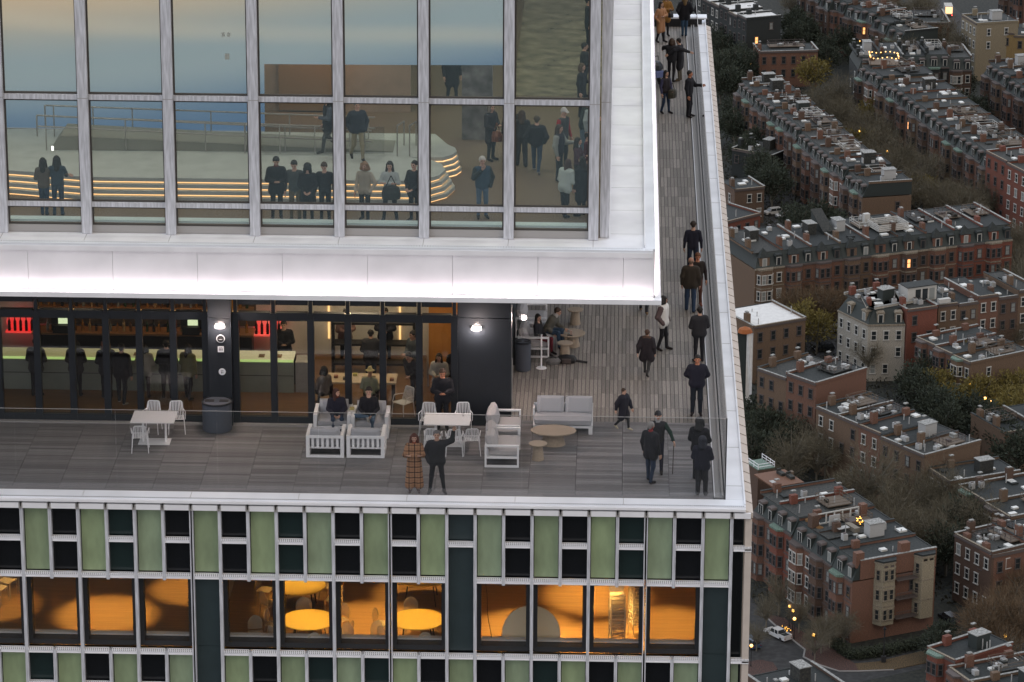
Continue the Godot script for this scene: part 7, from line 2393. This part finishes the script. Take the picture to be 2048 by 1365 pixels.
	tag(part("black_handbag", bag_geo(V(0.22, 0.2, 0.12)), M.black, self, V(-1.12, d + 0.9, -52.9)), "small black handbag carried by the person in the tan coat", "handbag")
	person("person in a black coat and blue jeans at the far glass rail", V(-0.55, d, -53.4), PI + 0.1, 1.72, "tight", "pocket", "pocket", "long", {"top": blk, "hem": 0.72, "puff": 0.03, "bottom": [0.03, 0.065, 0.11], "hair": [0.16, 0.10, 0.04]})
	person("man in black reading his phone in the doorway behind the table", V(-8.02, d, -5.95), 0.05, 1.82, "stand", "phone", "phone", "short", {"top": blk, "bottom": blk, "puff": 0.03, "hem": 0.8, "hair": brown_hair, "nod": 0.3, "skin": warm})
	person("woman with long red-brown hair seated in the left white armchair", V(-11.0, d - 0.02, -5.72), 0.12, 1.66, "sit", "lap", "lap", "long", {"top": [0.012, 0.015, 0.024], "bottom": jeans, "hair": [0.05, 0.016, 0.01], "yaw": 0.8, "puff": 0.02, "neck": [0.1, 0.02, 0.01]})
	person("man in black jumper seated with one leg crossed in the right armchair", V(-10.08, d - 0.02, -5.62), 0.0, 1.78, "cross", "lap", "lap", "short", {"top": [0.010, 0.010, 0.013], "bottom": [0.05, 0.09, 0.14], "shoe": [0.25, 0.24, 0.22], "nod": 0.1, "wide": 1.05})
	person("dark-haired woman in a black jacket and red trousers on the rear lounge seat", V(-5.5, d - 0.02, -12.85), 1.15, 1.62, "sit", "lap", "lap", "long", {"top": blk, "bottom": [0.12, 0.012, 0.02], "yaw": -0.4})
	person("man in a grey tweed jacket leaning forward beside the dark-haired woman", V(-5.25, d - 0.02, -13.5), 1.2, 1.80, "sit", "ahead", "lap", "short", {"top": [0.085, 0.08, 0.065], "bottom": [0.02, 0.045, 0.08], "lean": 0.5, "puff": 0.02, "neck": [0.5, 0.48, 0.46], "hair": brown_hair})
	# ---- inside the pavilion
	var f := 6.4
	person("woman with dark hair and brown fleece at the far left pavilion window", V(-18.9, f, -4.75), PI - 0.05, 1.66, "tight", "lap", "reach", "long", {"top": [0.10, 0.085, 0.07], "bottom": jeans, "hair": dark_hair, "wide": 0.95})
	person("person in a patterned blue jacket beside the fleece woman, photographing", V(-18.52, f, -4.75), PI + 0.05, 1.72, "stand", "ahead", "ahead", "long", {"top": [0.03, 0.05, 0.07], "bottom": [0.03, 0.05, 0.085], "hair": dark_hair})
	held_phone("bright phone screen held up by the two at the far left window", V(-18.66, f + 1.86, -5.0), 0.0, true)
	person("man in a black jacket looking at his hands, leftmost of the window four", V(-12.50, f, -4.72), 0.15, 1.78, "stand", "phone", "phone", "short", {"top": blk, "nod": 0.4, "neck": [0.12, 0.02, 0.02], "hem": 0.72, "puff": 0.02})
	person("person in an open grey jacket and khaki trousers, second of the window four", V(-11.98, f, -4.62), -0.1, 1.74, "stand", "down", "down", "short", {"top": [0.05, 0.055, 0.055], "sleeve": char_, "bottom": [0.11, 0.095, 0.06], "nod": 0.3, "lean": 0.12})
	person("person with a dark hood looking down, third of the window four", V(-11.62, f, -4.55), 0.0, 1.66, "stand", "lap", "lap", "hood", {"top": blk, "hair": blk, "nod": 0.35, "hem": 0.5, "puff": 0.02, "lean": 0.12})
	person("young man in a black jacket, rightmost of the window four", V(-11.16, f, -4.6), -0.1, 1.70, "stand", "down", "down", "short", {"top": [0.013, 0.014, 0.017], "nod": 0.3, "lean": 0.12, "hair": brown_hair})
	person("curly blonde woman in a cream cardigan over black at the window", V(-10.08, f, -4.7), -0.3, 1.68, "step", "pocket", "down", "curly", {"top": [0.015, 0.014, 0.016], "sleeve": [0.42, 0.38, 0.30], "coat": [0.30, 0.27, 0.21], "hem": 0.80, "hair": [0.22, 0.12, 0.06], "neck": [0.3, 0.27, 0.2]})
	person("dark-haired woman in a pale jumper with a coat over her arm", V(-9.39, f, -4.7), -0.1, 1.70, "wide", "fold", "fold", "long", {"top": [0.40, 0.44, 0.42], "bottom": blk, "hair": dark_hair, "nod": 0.1})
	tag(part("folded_coat", bag_geo(V(0.5, 0.4, 0.25)), mat("coat_olive", 0.018, 0.019, 0.017, 0.9), self, V(-9.34, f + 0.68, -4.45)), "dark coat hanging over the arm of the woman in the pale jumper", "coat")
	person("man in a dark coat half hidden by the mullion beside the pale jumper woman", V(-8.72, f, -4.7), -0.5, 1.72, "stand", "lap", "lap", "short", {"top": [0.02, 0.02, 0.024], "hem": 0.7})
	person("white-haired man in a blue shirt and dark jacket close to the glass", V(-6.88, f, -5.1), 0.25, 1.75, "stand", "pocket", "face", "short", {"top": [0.035, 0.07, 0.11], "sleeve": [0.018, 0.024, 0.03], "coat": [0.03, 0.06, 0.095], "puff": 0.02, "hair": [0.5, 0.48, 0.44], "bottom": pale_jeans, "skin": tan_})
	person("woman in a dark coat holding a phone, with a tan bag at her hip", V(-6.86, f, -11.0), 0.95, 1.70, "stand", "phone", "lap", "bob", {"top": [0.02, 0.017, 0.02], "hem": 0.55, "puff": 0.025, "hair": [0.14, 0.12, 0.1]})
	tag(part("tan_bag", bag_geo(V(0.3, 0.34, 0.14)), mat("bag_tan", 0.14, 0.045, 0.018, 0.6), self, V(-6.68, f + 0.62, -10.75)), "tan shoulder bag at the hip of the dark coat woman", "bag")
	person("man in a dark jacket and khaki trousers striding on the stage", V(-10.55, 7.04, -8.5), 0.35, 1.76, "walk", "pocket", "pocket", "short", {"top": [0.018, 0.022, 0.034], "bottom": [0.22, 0.19, 0.115], "hem": 0.84, "puff": 0.02, "hair": [0.2, 0.19, 0.18]})
	person("person in a dark coat with papers behind the striding man", V(-11.45, 7.04, -9.3), -1.2, 1.68, "walk", "phone", "down", "long", {"top": blk, "sleeve": [0.06, 0.07, 0.09], "hem": 0.6, "puff": 0.02})
	person("woman with long brown hair walking away, left of the strolling pair", V(-5.95, f, -10.4), PI + 0.1, 1.68, "step", "down", "down", "long", {"top": char_, "bottom": char_, "hair": [0.045, 0.026, 0.016], "hem": 0.72, "slack": 0.02})
	person("person in a black jacket and blue jeans, right of the strolling pair", V(-5.5, f, -9.7), PI - 0.1, 1.72, "walk", "pocket", "pocket", "short", {"top": blk, "bottom": [0.03, 0.05, 0.085], "puff": 0.025, "hair": [0.05, 0.035, 0.02], "shoe": [0.3, 0.3, 0.3]})
	person("dark figure at the left edge of the last pane, behind the strolling pair", V(-6.25, f, -10.9), PI, 1.72, "step", "down", "down", "short", {"top": char_, "bottom": char_})
	person("woman in a black padded vest with pale sleeves holding out a phone", V(-4.85, f, -8.9), 1.2, 1.66, "stand", "ahead", "down", "long", {"top": navy, "sleeve": [0.25, 0.27, 0.25], "puff": 0.03, "bottom": [0.02, 0.028, 0.036], "hair": [0.035, 0.022, 0.015]})
	person("man in a red-sleeved jacket and white cap near the right glass", V(-4.75, f, -10.4), 0.9, 1.76, "stand", "down", "down", "cap", {"top": [0.04, 0.045, 0.05], "sleeve": [0.30, 0.015, 0.02], "hair": [0.45, 0.43, 0.42], "nod": 0.3, "bottom": char_})
	person("person in a green jacket with white sleeves leaning to the right glass", V(-4.2, f, -11.4), 1.8, 1.80, "stand", "ahead", "down", "short", {"top": [0.012, 0.026, 0.030], "sleeve": [0.28, 0.32, 0.32], "puff": 0.03, "bottom": [0.10, 0.15, 0.2], "lean": 0.25})
	person("dark-haired woman in a burgundy top and white collar by the right glass", V(-4.3, f, -7.6), 1.3, 1.64, "stand", "fold", "fold", "long", {"top": [0.05, 0.018, 0.028], "neck": [0.5, 0.5, 0.5], "bottom": blk})
	person("child in a burgundy coat close to the right glass", V(-4.05, f, -8.8), 1.4, 1.45, "stand", "down", "down", "short", {"top": [0.06, 0.012, 0.022], "bottom": blk, "hem": 0.6})
	person("woman in a white padded jacket bending forward at the corner window", V(-4.62, f, -5.3), PI - 0.7, 1.64, "step", "phone", "phone", "long", {"top": [0.40, 0.46, 0.43], "puff": 0.035, "hem": 0.78, "bottom": blk, "hair": [0.05, 0.025, 0.02], "lean": 0.2})
	person("person in a long black coat in the very corner of the pavilion", V(-4.15, f, -5.4), PI + 0.9, 1.70, "stand", "down", "down", "long", {"top": blk, "hem": 0.45, "puff": 0.035})
	person("person in black by the right glass seen through the upper pane", V(-4.25, f, -18.3), 1.5, 1.76, "stand", "phone", "phone", "short", {"top": [0.012, 0.014, 0.015], "hem": 0.75, "puff": 0.03})
	person("brown-haired person in black beside the upper pane figure", V(-4.3, f, -16.0), 1.2, 1.68, "stand", "phone", "down", "bob", {"top": blk, "hair": [0.07, 0.04, 0.02], "hem": 0.6})
	person("dark figure farthest back along the right glass", V(-4.2, f, -24.5), 1.5, 1.76, "stand", "down", "down", "short", {"top": blk, "hem": 0.7})
	person("person in a dark coat, only legs showing under the hanging glow wall", V(-8.3, f, -17.6), 0.4, 1.76, "step", "down", "down", "short", {"top": blk, "hem": 0.5, "puff": 0.02})
	# ---- inside the bar
	var bar := [
		["person in a black coat leaning on the counter at the far left of the bar", -19.9, -8.25, PI - 0.2, 1.76, "stand", "short", char_, blk],
		["stout person in a dark coat seated at the counter, second from the left", -18.75, -8.3, PI, 1.72, "stand", "bob", [0.02, 0.018, 0.018], blk],
		["person in dark clothes with red-brown hair standing at the counter", -17.85, -8.2, PI + 0.2, 1.74, "stand", "curly", [0.016, 0.018, 0.022], blk],
		["man in dark jeans and white-soled shoes standing back from the counter", -17.35, -7.7, PI - 0.3, 1.84, "step", "short", blk, [0.012, 0.016, 0.026]],
		["woman in a pale blouse with a dark bob at the counter", -16.75, -8.25, PI, 1.62, "stand", "bob", [0.34, 0.32, 0.27], [0.05, 0.03, 0.03]],
		["man in a dark coat at the counter behind the terrace table", -16.1, -8.2, PI + 0.15, 1.78, "stand", "short", blk, blk],
		["woman in a mustard top with a shoulder bag at the counter", -15.5, -8.2, PI - 0.5, 1.68, "step", "long", [0.16, 0.15, 0.07], blk],
		["woman in bright blue trousers and black top near the column", -14.75, -8.1, PI, 1.70, "stand", "long", [0.012, 0.014, 0.012], [0.02, 0.10, 0.17]],
		["person in a beige skirt at the right end of the counter group", -14.3, -8.3, PI + 0.3, 1.70, "stand", "bun", [0.02, 0.02, 0.02], [0.12, 0.11, 0.09]],
		["bartender in black behind the counter, seen above the menu cards", -12.9, -10.3, 0.1, 1.76, "stand", "short", blk, blk],
		["standing man in a grey shirt with phone by the pale bar wall", -9.0, -9.3, -0.9, 1.84, "stand", "short", [0.05, 0.06, 0.07], blk],
		["man in a dark jacket bending down beside the dining table", -8.9, -8.1, -0.5, 1.80, "step", "short", [0.022, 0.02, 0.024], [0.02, 0.022, 0.028]],
		["person in a dark hooded top at the serving shelf", -10.3, -9.6, PI, 1.72, "stand", "short", [0.035, 0.033, 0.036], [0.02, 0.03, 0.045]],
		["person in dark blue behind the serving shelf", -10.0, -11.6, 0.0, 1.78, "stand", "short", [0.016, 0.018, 0.024], blk],
		["person in a pink top behind the serving shelf near the lamp strip", -11.2, -11.6, 0.4, 1.70, "stand", "bun", [0.2, 0.12, 0.1], blk],
		["woman in a white top behind the man reading his phone", -8.2, -7.8, -0.2, 1.66, "stand", "long", [0.42, 0.40, 0.36], [0.2, 0.19, 0.18]],
		["person in black at the amber wall behind the phone reader", -7.8, -8.4, 0.6, 1.72, "stand", "long", blk, blk],
	]
	for b in bar:
		person(b[0], V(b[1], d, b[2]), b[3], b[4], b[5], "phone", "phone" if b[5] == "stand" else "down", b[6], {"top": b[7], "bottom": b[8], "hem": 0.76, "puff": 0.03, "cell": 0.03, "hair": [0.09, 0.03, 0.012] if b[6] == "curly" else dark_hair, "lean": 0.55 if "bending" in b[0] else 0.08, "shoe": [0.4, 0.39, 0.36] if "white-soled" in b[0] else [0.015, 0.012, 0.012]})
	person("person in a yellow straw hat and pale green shirt seated at the dining table", V(-10.2, d, -7.4), PI - 0.2, 1.68, "sit", "lap", "lap", "hat", {"top": [0.30, 0.33, 0.24], "hair": [0.5, 0.45, 0.2], "cell": 0.03, "lean": 0.15})
	person("person in a grey top seated at the left end of the dining table", V(-11.5, d, -7.5), PI + 0.7, 1.70, "sit", "lap", "lap", "bob", {"top": [0.16, 0.14, 0.13], "cell": 0.03})
